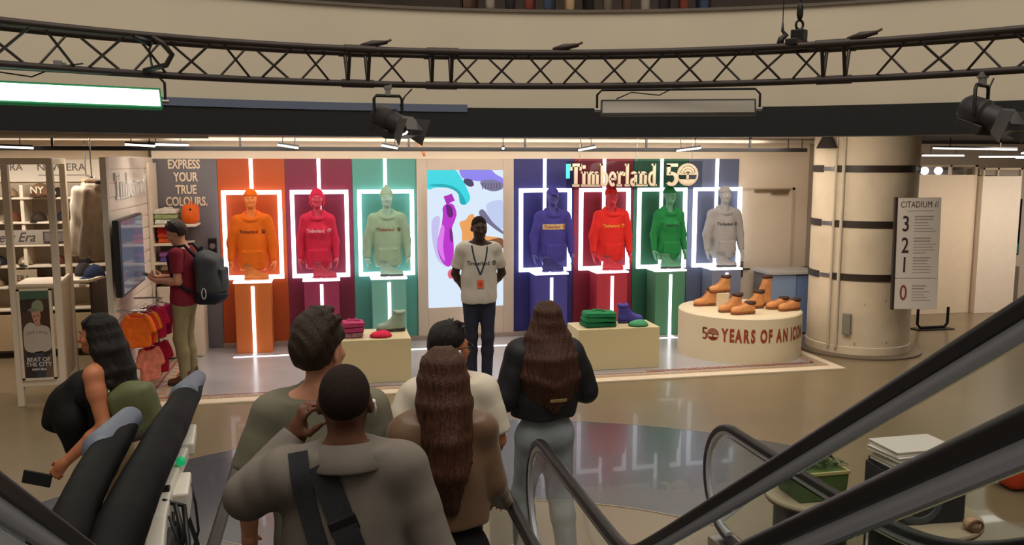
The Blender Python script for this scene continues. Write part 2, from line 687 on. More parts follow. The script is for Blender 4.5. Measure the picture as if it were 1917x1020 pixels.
struct('wall_recess', MB().b2(6.98, 7.1, 11.2, 11.9, 0, 2.75).b2(7.1, 9.0, 12.3, 12.4, 0, 2.75), mat('recess_wall_paint', (150, 134, 118), rough=0.75))

# ------------------------------------------------------------------ left shop walls
wl = struct('wall_left', MB().b2(-2.19, -2.15, 9.3, 11.9, 0, 2.48), M_white)
for i in range(17):
    z = 0.12 + i * 0.14
    obj('slat', MB().b2(-2.15, -2.138, 9.34, 11.66, z, z + 0.128), M_white, wl, bev=0.003)
obj('edge_post', MB().b2(-2.19, -2.13, 9.24, 9.30, 0, 2.48), M_white, wl, bev=0.004)
M_backl = mat('left_shop_back_wall', (224, 204, 176), rough=0.7, var=0.03)
struct('wall_left_back', MB().b2(-9, -2.25, 12.0, 12.2, 0, 2.75), M_backl)
struct('wall_left_side', MB().b2(-9.2, -9, 4, 12.2, 0, 2.75), M_backl)

# ------------------------------------------------------------------ right side partitions
M_part = mat('partition_paint', (226, 204, 176), rough=0.7, var=0.02)
struct('wall_right_back', MB().b2(9.0, 17, 14.2, 14.4, 0, 2.75), M_part)
struct('wall_right_side', MB().b2(16.8, 17, -6, 14.4, 0, 2.75), M_part)
p1 = thing('partition_cabinet', 'tall cream boxed partition behind the round column with lamp boxes along its top', 'partition', (9.6, 12.4, 0))
obj('body', MB().b2(9.0, 10.12, 12.0, 13.0, 0.0, 2.22), M_part, p1, bev=0.004, world=True)
M_trimc = mat('partition_trim', (190, 168, 140), rough=0.6)
obj('top_frame', MB().b2(9.0, 10.12, 12.0, 12.05, 2.345, 2.375).b2(10.07, 10.12, 12.0, 12.05, 2.22, 2.375).b2(9.0, 9.03, 12.0, 12.05, 2.22, 2.375).b2(9.62, 9.65, 12.0, 12.05, 2.22, 2.375), M_trimc, p1, world=True)
obj('back_board', MB().b2(9.0, 10.1, 12.3, 12.32, 2.22, 2.37), mat('lamp_box_back', (120, 108, 98), rough=0.7), p1, world=True)
for x in (9.27, 9.52):
    obj('round_lamp', MB().sphere((x, 12.15, 2.285), (0.07, 0.05, 0.062)), mat('round_lamp_glow', (235, 240, 255), emit=3.0), p1, smooth=True, world=True)
p2 = thing('partition_wall_block', 'pale cream upright wall block standing beside the boxed partition', 'partition', (10.6, 12.2, 0))
M_part2 = mat('partition_pale_paint', (236, 218, 198), rough=0.7, var=0.02)
obj('body', MB().b2(10.14, 10.86, 11.9, 12.9, 0, 2.2), M_part2, p2, bev=0.004, world=True)
obj('top_frame', MB().b2(10.14, 10.86, 11.9, 11.95, 2.30, 2.33).b2(10.14, 10.17, 11.9, 11.95, 2.2, 2.33).b2(10.83, 10.86, 11.9, 11.95, 2.2, 2.33).b2(10.4, 10.43, 11.9, 11.95, 2.2, 2.33), M_trimc, p2, world=True)
p3 = thing('shopfront_wall', 'cream shopfront wall with a grey letter N above a narrow dark screen', 'wall', (12.6, 13.1, 0))
obj('body', MB().b2(11.0, 15.5, 13.0, 13.3, 0, 2.3), M_part2, p3, world=True)
obj('raised_letter', text_wall('N', 0.40, 11.71, 12.985, 2.0, ext=0.012, off=0.004, sx=0.85), mat('grey_letter_paint', (150, 138, 126), rough=0.5), p3, world=True)
obj('screen', MB().b2(11.60, 11.87, 12.96, 13.0, 0.80, 1.78), mat('dark_screen', (22, 26, 48), rough=0.2), p3, bev=0.004, world=True)
obj('screen_picture', MB().b2(11.615, 11.855, 12.957, 12.96, 0.82, 1.0), mat('green_screen_picture', (20, 110, 84), emit=0.4), p3, world=True)
obj('cabinet_box', MB().b2(11.50, 11.72, 12.75, 13.0, 0.0, 0.62), mat('taupe_box', (140, 124, 106), rough=0.6), p3, bev=0.005, world=True)

# ------------------------------------------------------------------ ceiling, beam ring, atrium parapet
AC = (1.2, 2.2)
struct('ceiling', annulus(6.95, 19.5, AC, 2.76, 0.1, -150, 37, 80), M_ceil)
struct('ceiling_dark_bay', annulus(6.95, 19.5, AC, 2.76, 0.1, 37, 150, 60), M_ceild)
struct('beam_ring', annulus(6.8, 7.15, AC, 2.69, 0.30, -150, 150, 120), M_black)
struct('trim_1', annulus(6.785, 6.83, AC, 2.945, 0.075, -60, 2, 60), M_bluegrey)
struct('wall_parapet', annulus(6.83, 7.05, AC, 2.99, 0.97, -150, 150, 120), M_plaster)
struct('trim_2', annulus(6.80, 7.08, AC, 3.96, 0.03, -150, 150, 120), mat('parapet_cap', (96, 84, 72), rough=0.6))
struct('trim_3', annulus(7.15, 7.22, AC, 2.715, 0.045, -60, 45, 80), mat('ceiling_edge_trim', (150, 138, 122), rough=0.6))
struct('floor_upper', annulus(7.05, 14, AC, 3.0, 0.2, -150, 150, 60), M_floor)
struct('wall_upper_back', annulus(11.5, 11.7, AC, 3.2, 3.5, -90, 90, 60), mat('upper_back_wall', (60, 50, 44), rough=0.8, var=0.3, vs=1.0))
PIPE = mat('ceiling_pipe_paint', (168, 156, 140), rough=0.5)
for i, (y, z, x0, x1) in enumerate(((9.6, 2.70, -6.0, -1.2), (9.85, 2.72, -6.0, -1.6), (10.9, 2.70, -5.0, 7.0))):
    o = obj('ceiling_pipe', MB().tube([(x0, y, z), (x1, y, z)], 0.025, 10), PIPE, smooth=40)
    tag(o, ('grey pipe under the ceiling of the hat shop, next to the beam', 'grey pipe under the ceiling of the hat shop, second from the beam', 'long grey pipe under the ceiling above the mannequin displays')[i], 'pipe')

# ------------------------------------------------------------------ round column
CX, CY, CR = 6.78, 10.02, 0.645
M_col = mat('column_render', (214, 196, 168), rough=0.8, var=0.10, vs=2.4, bump=0.5, bs=9)
col = struct('column', MB().lathe([(CR * 1.0, 0.0), (CR, 0.12), (CR * 0.985, 0.13), (CR * 0.985, 2.76)], (CX, CY, 0), 64), M_col, smooth=35)
obj('base_ring', MB().lathe([(CR + 0.14, 0.0), (CR + 0.14, 0.02), (CR + 0.11, 0.03), (CR, 0.03)], (CX, CY, 0), 64), mat('column_base_ring', (120, 106, 88), rough=0.35, metal=0.3), col, smooth=35)
M_strap = mat('brown_strap', (52, 40, 32), rough=0.5)
for z in (2.345, 1.665, 1.005):
    for a0, a1, w_, dr in ((152, 248, 0.085, 0.012), (248, 264, 0.05, 0.009), (264, 318, 0.085, 0.012), (140, 152, 0.05, 0.009), (110, 140, 0.085, 0.012)):
        r0 = CR * 0.985
        st_ = annulus(r0, r0 + dr, (CX, CY), z - w_ / 2, w_, a0, a1, 40)
        obj('strap' if dr > 0.011 else 'strap_buckle', st_, M_strap if dr > 0.011 else M_steel, col, smooth=35)
# conduit and patches of worn render on the column
obj('conduit', MB().tube([(CX - 0.55, CY - 0.37, 0.1), (CX - 0.55, CY - 0.37, 2.75)], 0.02, 8), mat('conduit_paint', (196, 182, 160), rough=0.6), col, smooth=40)
obj('conduit', MB().tube([(CX - 0.60, CY - 0.28, 0.1), (CX - 0.60, CY - 0.28, 2.75)], 0.016, 8), MATS['conduit_paint'], col, smooth=40)
a_ = R(180 + 44)
obj('socket_box', MB().box((CX - 0.475, CY - 0.475, 0.42), (0.10, 0.05, 0.26), R(-45)), mat('socket_grey', (128, 124, 108), rough=0.5), col, bev=0.006)
rs = random.Random(3)
for i in range(9):
    a = R(rs.uniform(205, 300))
    z = rs.uniform(0.15, 0.8)
    s_ = rs.uniform(0.015, 0.04)
    q = CR * 0.985 - s_ * 0.9
    obj('chipped_patch', MB().sphere((CX + q * math.cos(a), CY + q * math.sin(a), z), (s_, s_, s_ * rs.uniform(0.8, 2.2)), 10, 8), mat('chip_render', (176, 158, 130), rough=0.9), col, smooth=True)
# ------------------------------------------------------------------ printed floor mat with border in front of the displays
PX0, PX1, PY0, PY1 = -1.90, 5.93, 8.97, 11.66
M_mat = mat('display_mat_vinyl', (172, 168, 170), rough=0.24, var=0.05, vs=2.5, rvar=0.05, coat=0.1)
M_border = mat('mat_border_cream', (226, 208, 182), rough=0.4)
M_patt = mat('mat_pattern_band', (168, 140, 112), rough=0.45, var=0.35, vs=46)
M_red = mat('mat_rust_line', (150, 84, 54), rough=0.45, var=0.3, vs=30)
dm = thing('floor_mat', 'wide grey floor mat with cream border and rust patterned band under the displays', 'mat', (2, 10.3, 0))
obj('mat_sheet', MB().b2(PX0, PX1, PY0, PY1, 0.0, 0.012), M_mat, dm, world=True)
obj('border_strip', MB().b2(PX0 - 0.1, PX1, PY0 - 0.02, PY0 + 0.13, 0.0, 0.02), M_border, dm, world=True, bev=0.003)
obj('border_strip', MB().prism([(PX1 - 0.10, PY0 + 0.13), (PX1, PY0 + 0.0), (PX1, PY1), (PX1 - 0.10, PY1)], 0.0, 0.019, 'z'), M_border, dm, world=True)
obj('pattern_band', MB().b2(PX0, PX1 - 0.1, PY0 + 0.15, PY0 + 0.24, 0.012, 0.015), M_patt, dm, world=True)
obj('pattern_band', MB().b2(PX1 - 0.24, PX1 - 0.13, PY0 + 0.24, PY1, 0.012, 0.015), M_patt, dm, world=True)
obj('rust_line', MB().b2(PX0 + 0.05, PX1 - 0.24, PY0 + 0.29, PY0 + 0.31, 0.012, 0.015), M_red, dm, world=True)
for i in range(34):
    x = 3.6 + i * 0.064
    obj('pattern_motif', MB().box((x, PY0 + 0.35, 0.0135), (0.04, 0.05, 0.003), R(20)), M_red, dm, world=True)
for x in (PX0 + 0.02, PX0 + 0.22):
    obj('rust_line', MB().b2(x, x + 0.035, PY0 + 0.25, PY1 - 0.1, 0.012, 0.015), M_red, dm, world=True)
for i in range(15):
    obj('pattern_motif', MB().box((PX0 + 0.138, PY0 + 0.36 + i * 0.16, 0.0135), (0.09, 0.10, 0.003), R(45)), mat('mat_motif_sand', (196, 150, 112), rough=0.45), dm, world=True)

# ------------------------------------------------------------------ seven LED frames, pedestals and light strips
COLS = [('orange', -0.955), ('magenta', -0.105), ('teal', 0.755), ('indigo', 2.94), ('red', 3.80), ('green', 4.655), ('slate', 5.50)]
PEDC = {'orange': (208, 112, 52), 'magenta': (150, 52, 86), 'teal': (112, 172, 158), 'indigo': (68, 64, 138), 'red': (172, 48, 62), 'green': (78, 130, 98), 'slate': (122, 126, 146)}
WALLN = {'orange': 'orange', 'magenta': 'magenta', 'teal': 'teal', 'indigo': 'indigo', 'red': 'dark red', 'green': 'green', 'slate': 'slate grey'}
FH = 0.372
M_fback = mat('frame_channel', (200, 200, 205), rough=0.4, metal=0.4)
frame_me = [MB().b2(-FH, FH, -0.02, 0.02, 1.15 - 0.052, 1.15).mesh('bar'), MB().b2(-FH, FH, -0.02, 0.02, 0, 0.052).mesh('bar'),
            MB().b2(-FH, -FH + 0.052, -0.02, 0.02, 0.052, 1.098).mesh('bar'), MB().b2(FH - 0.052, FH, -0.02, 0.02, 0.052, 1.098).mesh('bar')]
br_me = [MB().b2(sx * 0.345 - 0.02, sx * 0.345 + 0.02, 0.02, 0.05, z, z + 0.04).mesh('bracket') for sx in (-1, 1) for z in (0.3, 0.8)]
PED_ME = MB().b2(-0.22, 0.22, 0.0, 0.34, 0.0, 0.90).mesh('pedestal_box')
TOP_ME = MB().b2(-0.235, 0.235, -0.015, 0.355, 0.90, 0.925).mesh('top_plate')
STRIP_ME = MB().b2(-0.02, 0.02, -0.012, 0.0, 0.0, 0.86).mesh('front_light_strip')
WS_ME = MB().b2(-0.022, 0.022, -0.02, 0.0, 0.95, 2.47).mesh('wall_light_strip')
FS_ME = MB().b2(-0.016, 0.016, 11.06, 11.238, 0.012, 0.018).mesh('floor_light_strip')
M_led2 = mat('led_plate_glow', (255, 255, 255), emit=1.6, ecol=(245, 248, 255))
for nm, x in COLS:
    f_ = thing('rectangle_light', 'glowing white light frame around the mannequin on the %s wall panel' % WALLN[nm], 'light', (x, 11.615, 0.915), group='light frames around the mannequins')
    for me in frame_me:
        obj('light_bar', me, M_led, f_)
    for me in br_me:
        obj('bracket', me, M_fback, f_)
    p_ = thing('pedestal', 'tall %s display pedestal with a white light strip down its front' % WALLN[nm], 'pedestal', (x, 11.25, 0.012), group='coloured pedestals along the display wall')
    obj('pedestal_box', PED_ME, mat(nm + '_pedestal_paint', PEDC[nm], rough=0.45), p_, bev=0.004)
    obj('top_plate', TOP_ME, M_led2, p_, bev=0.003)
    obj('front_light_strip', STRIP_ME, M_led, p_)
    o = obj('wall_light_strip', WS_ME, M_led)
    o.location = (x, WY - 0.03, 0)
    tag(o, 'upright white light strip on the %s wall panel behind the mannequin' % WALLN[nm], 'light', 'upright light strips on the wall')
    o = obj('floor_light_strip', FS_ME, M_led)
    o.location = (x, 0, 0)
    tag(o, 'short white light strip on the mat in front of the %s pedestal' % WALLN[nm], 'light', 'light strips on the mat')
o = obj('floor_light_line', MB().b2(-1.2, 5.6, 11.03, 11.06, 0.012, 0.018), M_led)
tag(o, 'long thin white light line running along the mat in front of all pedestals', 'light')
o = obj('wall_light_strip', MB().b2(1.81, 1.85, WY - 0.085, WY - 0.06, 0.02, 0.45), M_led)
tag(o, 'short upright white light strip under the big screen', 'light')

# ------------------------------------------------------------------ advertising screen
scn = thing('display_screen', 'tall lit screen in a beige surround showing colourful boots on white', 'screen', (1.83, WY - 0.05, 0.45))
M_scr = mat('screen_glow', (24, 24, 26), rough=0.3, emit=0.95, ecol=(222, 238, 255))
obj('screen_panel', MB().b2(1.31, 2.35, WY - 0.058, WY - 0.02, 0.45, 2.32), M_scr, scn, world=True)


def blob(pts, n=6):
    """closed smooth outline through pts (Catmull-Rom)"""
    out = []
    m = len(pts)
    for i in range(m):
        p0, p1, p2, p3 = pts[i - 1], pts[i], pts[(i + 1) % m], pts[(i + 2) % m]
        for k in range(n):
            t = k / n
            out.append(tuple(0.5 * (2 * p1[a] + (p2[a] - p0[a]) * t + (2 * p0[a] - 5 * p1[a] + 4 * p2[a] - p3[a]) * t * t + (3 * p1[a] - p0[a] - 3 * p2[a] + p3[a]) * t ** 3) for a in (0, 1)))
    return out


def scr_poly(name, pts, rgb, lay, e=0.9, smooth=True):
    # pts: fractions of the screen, u to the right, v down
    q = [(1.31 + 1.04 * u, 2.32 - 1.87 * v) for u, v in pts]
    q = [(min(2.35, max(1.31, a)), min(2.32, max(0.45, b))) for a, b in (blob(q) if smooth else q)]
    y = WY - 0.0585 - lay * 0.0006
    mb = MB()
    mb.add([(a, y, b) for a, b in q], [tuple(range(len(q)))])
    obj(name, mb, mat('screen_ink_%d_%d_%d' % rgb, (24, 24, 26), rough=0.3, emit=e, ecol=rgb), scn, world=True)


scr_poly('cyan_shape', [(0.0, -0.02), (0.30, -0.03), (0.45, 0.06), (0.54, 0.16), (0.56, 0.21), (0.50, 0.25), (0.43, 0.24), (0.40, 0.17), (0.30, 0.13), (0.12, 0.125), (0.0, 0.13)], (58, 224, 236), 1)
scr_poly('cyan_shade', [(0.02, 0.11), (0.2, 0.10), (0.38, 0.13), (0.48, 0.20), (0.50, 0.245), (0.43, 0.24), (0.40, 0.17), (0.28, 0.13)], (24, 178, 190), 2)
scr_poly('violet_sole', [(0.45, -0.02), (0.78, -0.02), (0.9, 0.03), (1.02, 0.07), (1.0, 0.10), (0.75, 0.085), (0.52, 0.07), (0.44, 0.04)], (146, 136, 248), 1)
scr_poly('grey_tread', [(0.70, 0.085), (0.85, 0.07), (1.0, 0.10), (0.98, 0.14), (0.86, 0.155), (0.74, 0.13)], (128, 124, 156), 2)
for i in range(7):
    u = 0.72 + i * 0.038
    scr_poly('tread_line', [(u, 0.095), (u + 0.012, 0.095), (u + 0.012, 0.14), (u, 0.14)], (86, 82, 116), 3, smooth=False)
scr_poly('dark_heel', [(0.49, 0.065), (0.58, 0.07), (0.61, 0.11), (0.55, 0.12), (0.48, 0.09)], (72, 66, 104), 2)
scr_poly('magenta_boot', [(0.26, 0.24), (0.34, 0.25), (0.38, 0.31), (0.36, 0.36), (0.32, 0.42), (0.335, 0.5), (0.34, 0.6), (0.32, 0.67), (0.26, 0.70), (0.18, 0.66), (0.13, 0.58), (0.13, 0.5), (0.18, 0.40), (0.20, 0.32), (0.20, 0.27)], (196, 52, 212), 2)
scr_poly('magenta_light', [(0.18, 0.40), (0.22, 0.42), (0.20, 0.55), (0.22, 0.66), (0.15, 0.60), (0.13, 0.52)], (232, 130, 246), 3)
scr_poly('magenta_dark', [(0.25, 0.25), (0.32, 0.27), (0.33, 0.33), (0.28, 0.34), (0.25, 0.30)], (104, 26, 120), 3)
scr_poly('magenta_dark', [(0.29, 0.42), (0.325, 0.45), (0.33, 0.52), (0.29, 0.50)], (128, 30, 140), 3)
scr_poly('magenta_tag', [(0.21, 0.19), (0.32, 0.17), (0.36, 0.22), (0.25, 0.245)], (178, 44, 192), 2, smooth=False)
scr_poly('lilac_shadow', [(0.06, 0.36), (0.16, 0.34), (0.13, 0.5), (0.16, 0.63), (0.24, 0.70), (0.12, 0.64), (0.06, 0.5)], (206, 200, 250), 1)
scr_poly('orange_boot', [(0.42, 0.38), (0.5, 0.36), (0.54, 0.33), (0.6, 0.32), (0.63, 0.37), (0.66, 0.45), (0.78, 0.48), (0.98, 0.50), (0.98, 0.55), (0.8, 0.56), (0.6, 0.53), (0.46, 0.52), (0.45, 0.45)], (246, 168, 96), 2)
scr_poly('orange_sole', [(0.78, 0.52), (0.98, 0.50), (1.0, 0.57), (0.9, 0.56)], (130, 84, 60), 3)
scr_poly('grey_lace', [(0.68, 0.30), (0.74, 0.29), (0.86, 0.38), (1.0, 0.45), (1.0, 0.47), (0.84, 0.41), (0.70, 0.34)], (120, 116, 150), 2)
scr_poly('pale_disc', [(0.78, 0.25), (0.92, 0.22), (1.0, 0.24), (1.0, 0.42), (0.9, 0.40), (0.8, 0.33)], (200, 214, 250), 1)
scr_poly('pink_ball', [(0.27, 0.73), (0.34, 0.72), (0.36, 0.77), (0.30, 0.79), (0.26, 0.77)], (232, 110, 130), 2)

# ------------------------------------------------------------------ slab-serif shop sign, hung in front of the panels
def slab(ch):
    """letter outlines as convex strokes, unit height 1, returned as (pieces, width)"""
    B = lambda x0, x1, z0, z1: ('b', x0, x1, z0, z1)
    A = lambda cx, cz, rx, rz, t, a0, a1: ('a', cx, cz, rx, rz, t, a0, a1)
    X = 0.66
    if ch == 'T':
        return [B(0.02, 0.60, 0.86, 1), B(0.22, 0.40, 0.08, 0.9), B(0.12, 0.50, 0, 0.1), B(0.0, 0.10, 0.70, 1.0), B(0.52, 0.62, 0.70, 1.0)], 0.62
    if ch == 'i':
        return [B(0.06, 0.22, 0.06, X), B(0, 0.28, 0, 0.09), B(0, 0.14, X - 0.09, X), B(0.06, 0.22, 0.78, 0.93)], 0.30
    if ch == 'm':
        return [B(0.06, 0.21, 0.06, X), B(0.29, 0.44, 0.06, X - 0.06), B(0.52, 0.67, 0.06, X - 0.06), B(0, 0.26, 0, 0.09), B(0.27, 0.46, 0, 0.09), B(0.49, 0.73, 0, 0.09), B(0, 0.14, X - 0.09, X), A(0.325, X - 0.14, 0.12, 0.14, 0.09, 0, 180), A(0.555, X - 0.14, 0.12, 0.14, 0.09, 0, 180)], 0.74
    if ch == 'n':
        return [B(0.06, 0.21, 0.06, X), B(0.32, 0.47, 0.06, X - 0.08), B(0, 0.26, 0, 0.09), B(0.29, 0.53, 0, 0.09), B(0, 0.14, X - 0.09, X), A(0.325, X - 0.16, 0.145, 0.16, 0.10, 0, 180)], 0.54
    if ch == 'r':
        return [B(0.06, 0.21, 0.06, X), B(0, 0.28, 0, 0.09), B(0, 0.14, X - 0.09, X), A(0.33, X - 0.17, 0.14, 0.17, 0.11, 50, 180), B(0.34, 0.46, X - 0.2, X - 0.04)], 0.46
    if ch == 'l':
        return [B(0.06, 0.21, 0.06, 1), B(0, 0.28, 0, 0.09), B(0, 0.14, 0.91, 1)], 0.29
    if ch == 'b':
        return [B(0.05, 0.20, 0.0, 1), B(0, 0.14, 0.91, 1), A(0.25, X / 2, 0.22, X / 2, 0.13, -110, 110)], 0.50
    if ch == 'd':
        return [B(0.30, 0.45, 0.0, 1), B(0.22, 0.40, 0.91, 1), B(0.40, 0.52, 0, 0.09), A(0.24, X / 2, 0.22, X / 2, 0.13, 70, 290)], 0.53
    if ch == 'e':
        return [A(0.22, X / 2, 0.22, X / 2, 0.13, 0, 310), B(0.06, 0.42, X / 2 - 0.05, X / 2 + 0.04)], 0.47
    if ch == 'a':
        return [B(0.26, 0.40, 0.06, X - 0.1), B(0.36, 0.48, 0, 0.09), A(0.22, X - 0.15, 0.18, 0.15, 0.10, 0, 160), A(0.19, 0.19, 0.17, 0.19, 0.12, 40, 360)], 0.49
    if ch == '5':
        return [B(0.08, 0.52, 0.86, 1), B(0.08, 0.22, 0.48, 0.95), A(0.28, 0.32, 0.27, 0.32, 0.15, -140, 120)], 0.57
    return [], 0.3


def slab_mesh(ch, h, t):
    mb = MB()
    for p in slab(ch)[0]:
        if p[0] == 'b':
            mb.b2(p[1] * h, p[2] * h, -t, 0, p[3] * h, p[4] * h)
        else:
            _, cx, cz, rx, rz, th, a0, a1 = p
            n = max(6, int((a1 - a0) / 16))
            rings = []
            for i in range(n + 1):
                a = R(a0 + (a1 - a0) * i / n)
                c_, s_ = math.cos(a), math.sin(a)
                o_ = (cx + rx * c_, cz + rz * s_)
                i_ = (cx + (rx - th) * c_, cz + (rz - th) * s_)
                rings.append([(o_[0] * h, 0, o_[1] * h), (o_[0] * h, -t, o_[1] * h), (i_[0] * h, -t, i_[1] * h), (i_[0] * h, 0, i_[1] * h)])
            mb.sweep(rings)
    return mb


def tree_emblem(r, t):
    """round emblem: ring, ground, trunk and a crown of leaf dabs; centred at 0, facing -y"""
    mb = MB()
    n = 36
    rings = []
    for i in range(n + 1):
        a = 2 * PI * i / n
        rings.append([(r * math.cos(a), 0, r * math.sin(a)), (r * math.cos(a), -t, r * math.sin(a)), (0.9 * r * math.cos(a), -t, 0.9 * r * math.sin(a)), (0.9 * r * math.cos(a), 0, 0.9 * r * math.sin(a))])
    mb.sweep(rings, caps=False)
    g = [(-0.86 * r, -0.42 * r)] + [(0.93 * r * math.cos(R(a)), 0.93 * r * math.sin(R(a))) for a in range(206, 336, 8)] + [(0.86 * r, -0.42 * r)]
    mb.prism(g, -t, 0)
    mb.b2(-0.09 * r, 0.09 * r, -t, 0, -0.45 * r, 0.15 * r)
    mb.b2(-0.86 * r, 0.86 * r, -t, 0, -0.02 * r, 0.12 * r)
    for k in range(13):
        a = R(8 + k * 13.7)
        for rr, w_ in ((0.34, 0.055), (0.58, 0.085), (0.82, 0.10)):
            c = Vector((rr * r * math.cos(a), 0, rr * r * math.sin(a) + 0.06 * r))
            mb.prism([(c.x + 0.13 * r * math.cos(a), c.z + 0.13 * r * math.sin(a)), (c.x - w_ * r * math.sin(a), c.z + w_ * r * math.cos(a)), (c.x - 0.13 * r * math.cos(a), c.z - 0.13 * r * math.sin(a)), (c.x + w_ * r * math.sin(a), c.z - w_ * r * math.cos(a))], -t, 0)
    return mb


SY = 11.18
sg = thing('hanging_sign', 'big cream slab serif shop sign with 50 and tree emblem on a clear hanging board', 'sign', (4.0, SY, 2.1))
obj('clear_board', MB().b2(3.12, 5.05, SY, SY + 0.012, 2.06, 2.44), mat('smoked_clear_board', (188, 192, 196), rough=0.03, trans=1.0, ior=1.1, spec=0.3), sg, world=True)
word = 'Timberland'
wid = [slab(c)[1] for c in word]
LH = 0.305
scale = (4.385 - 3.165) / (sum(wid) * LH)
x = 3.165
for c, wd_ in zip(word, wid):
    mb = slab_mesh(c, LH, 0.03)
    mb.v = [(p[0] * scale + x, p[1] + SY - 0.001, p[2] + 2.10) for p in mb.v]
    obj('letter', mb, M_letter, sg, world=True)
    x += wd_ * LH * scale
mb = slab_mesh('5', 0.305, 0.03)
mb.v = [(p[0] * 1.15 + 4.50, p[1] + SY - 0.001, p[2] + 2.10) for p in mb.v]
obj('numeral', mb, M_letter, sg, world=True)
mb = tree_emblem(0.152, 0.03)
mb.v = [(p[0] + 4.83, p[1] + SY - 0.001, p[2] + 2.255) for p in mb.v]
obj('tree_emblem', mb, M_letter, sg, world=True)
for x in (3.3, 4.1, 4.9):
    obj('suspension_wire', MB().tube([(x, SY + 0.006, 2.44), (x, SY + 0.006, 2.76)], 0.004, 6), M_steel, sg, world=True)
o = obj('cyan_reflection_box', MB().b2(3.11, 3.155, SY - 0.03, SY - 0.005, 2.21, 2.40), mat('cyan_reflection_glow', (60, 240, 225), emit=1.3), bev=0.004)  # glowing box added in place of a cyan reflection
tag(o, 'small glowing cyan box added for a reflection at the start of the hanging sign', 'light')

# side wall lettering of the left shop, read along the wall
y = 11.25
tot = sum(wid)
cur = 9.55
for c, wd_ in zip(word, wid):
    mb = slab_mesh(c, 0.27, 0.02)
    k = 1.55 / (tot * 0.27)
    mb.v = [(-2.138 - p[1], cur + p[0] * k, p[2] + 2.05) for p in mb.v]
    cur += wd_ * 0.27 * k
    obj('wall_letter', mb, mat('white_letter', (240, 236, 230), rough=0.4), wl)
mb = tree_emblem(0.13, 0.02)
mb.v = [(-2.138 - p[1], 11.36 + p[0], p[2] + 2.18) for p in mb.v]
obj('wall_emblem', mb, MATS['white_letter'], wl)

# ------------------------------------------------------------------ low plinths and the round display drum
M_plinth = mat('plinth_cream_laminate', (206, 190, 148), rough=0.4)
o = obj('low_plinth', MB().b2(0.10, 0.86, 9.42, 10.05, 0.012, 0.50), M_plinth, bev=0.006)
tag(o, 'low cream box plinth with pink garments on it, behind the young man with brown hair', 'plinth')
o = obj('low_plinth', MB().b2(2.80, 3.80, 9.47, 9.95, 0.012, 0.50), M_plinth, bev=0.006)
tag(o, 'low cream box plinth carrying green folded garments, beside the round drum', 'plinth')
DX, DY, DR = 5.13, 10.10, 0.77
dr = thing('display_drum', 'large round cream display drum with rust lettering and tan boots on top', 'display stand', (DX, DY, 0.012))
obj('drum_body', MB().lathe([(DR, 0), (DR, 0.545), (DR - 0.015, 0.56)], (0, 0, 0), 96), mat('drum_cream', (222, 206, 172), rough=0.5), dr, smooth=35)
M_rust = mat('rust_print', (150, 62, 36), rough=0.6)


def wrap(me_or_mb, u0, z0):
    """lay a flat print (x along, z up, facing -y) around the drum, u = arc length from the point facing the camera"""
    base = math.atan2(-DY, -DX)
    if isinstance(me_or_mb, MB):
        me_or_mb = me_or_mb.mesh('print')
    a = np.empty(len(me_or_mb.vertices) * 3, np.float32)
    me_or_mb.vertices.foreach_get('co', a)
    a = a.reshape(-1, 3)
    ang = base + (a[:, 0] + u0) / DR
    r = DR + 0.0035 - np.clip(a[:, 1], -1, 1) * 0.0
    a2 = np.stack([np.cos(ang) * r, np.sin(ang) * r, a[:, 2] + z0], 1)
    me_or_mb.vertices.foreach_set('co', a2.astype(np.float32).ravel())
    me_or_mb.update()
    return me_or_mb


u = -0.225
obj('print_numeral', wrap(slab_mesh('5', 0.15, 0.001), u - 0.24, 0.265), M_rust, dr)
obj('print_emblem', wrap(tree_emblem(0.075, 0.001), u - 0.085, 0.34), M_rust, dr)
cur = u + 0.03
for c in 'YEARS OF AN ICON':
    if c == ' ':
        cur += 0.045
        continue
    tm = me_xf(text_mesh(c, 0.215, 0.0, 0.010, 0.50, 'LEFT'), Matrix.Rotation(R(90), 4, 'X'))
    wd_ = max(v.co.x for v in tm.vertices)
    obj('print_letter', wrap(tm, cur, 0.335), M_rust, dr)
    cur += wd_ + 0.014
o = obj('riser_block', MB().b2(-0.09, 0.09, -0.07, 0.07, 0, 0.17), mat('riser_cream', (216, 196, 164), rough=0.5), bev=0.008)
o.location = (DX - 0.14, DY + 0.25, 0.572)
tag(o, 'small cream riser block on the drum under the topmost boot', 'riser')

# ------------------------------------------------------------------ store directory sign on the column
ds = thing('directory_sign', 'white upright floor directory board hung on the round column', 'sign', (6.86, 9.02, 0.68))
SW = 0.49
ds.scale = (1, 1, 0.95)
def dloc(o):
    o.parent = ds
    return o
ds.rotation_euler = (0, R(-1.0), R(-19))
M_sgn = mat('sign_white', (226, 216, 206), rough=0.5)
M_ink = mat('sign_ink', (58, 46, 44), rough=0.6)
M_inkl = mat('sign_ink_pale', (168, 158, 150), rough=0.6)
obj('board', MB().b2(-SW / 2, SW / 2, -0.02, 0.02, 0.395, 1.40), M_sgn, ds, bev=0.003)
obj('board', MB().b2(-SW / 2, SW / 2, -0.02, 0.02, 0.0, 0.388), M_sgn, ds, bev=0.003)
obj('edge_frame', MB().b2(-SW / 2 - 0.025, -SW / 2, -0.022, 0.05, -0.01, 1.41).b2(-SW / 2, SW / 2, 0.021, 0.05, 0.0, 1.4), mat('sign_edge', (46, 36, 32), rough=0.5), ds)
obj('heading', text_wall('CITADIUM //', 0.112, 0.0, -0.0215, 1.315, ext=0.0008, off=0.0, sx=0.64, space=1.08), mat('sign_heading', (96, 84, 76), rough=0.6), ds)
obj('heading_rule', MB().b2(-0.13, 0.16, -0.0225, -0.02, 1.235, 1.242), M_inkl, ds)
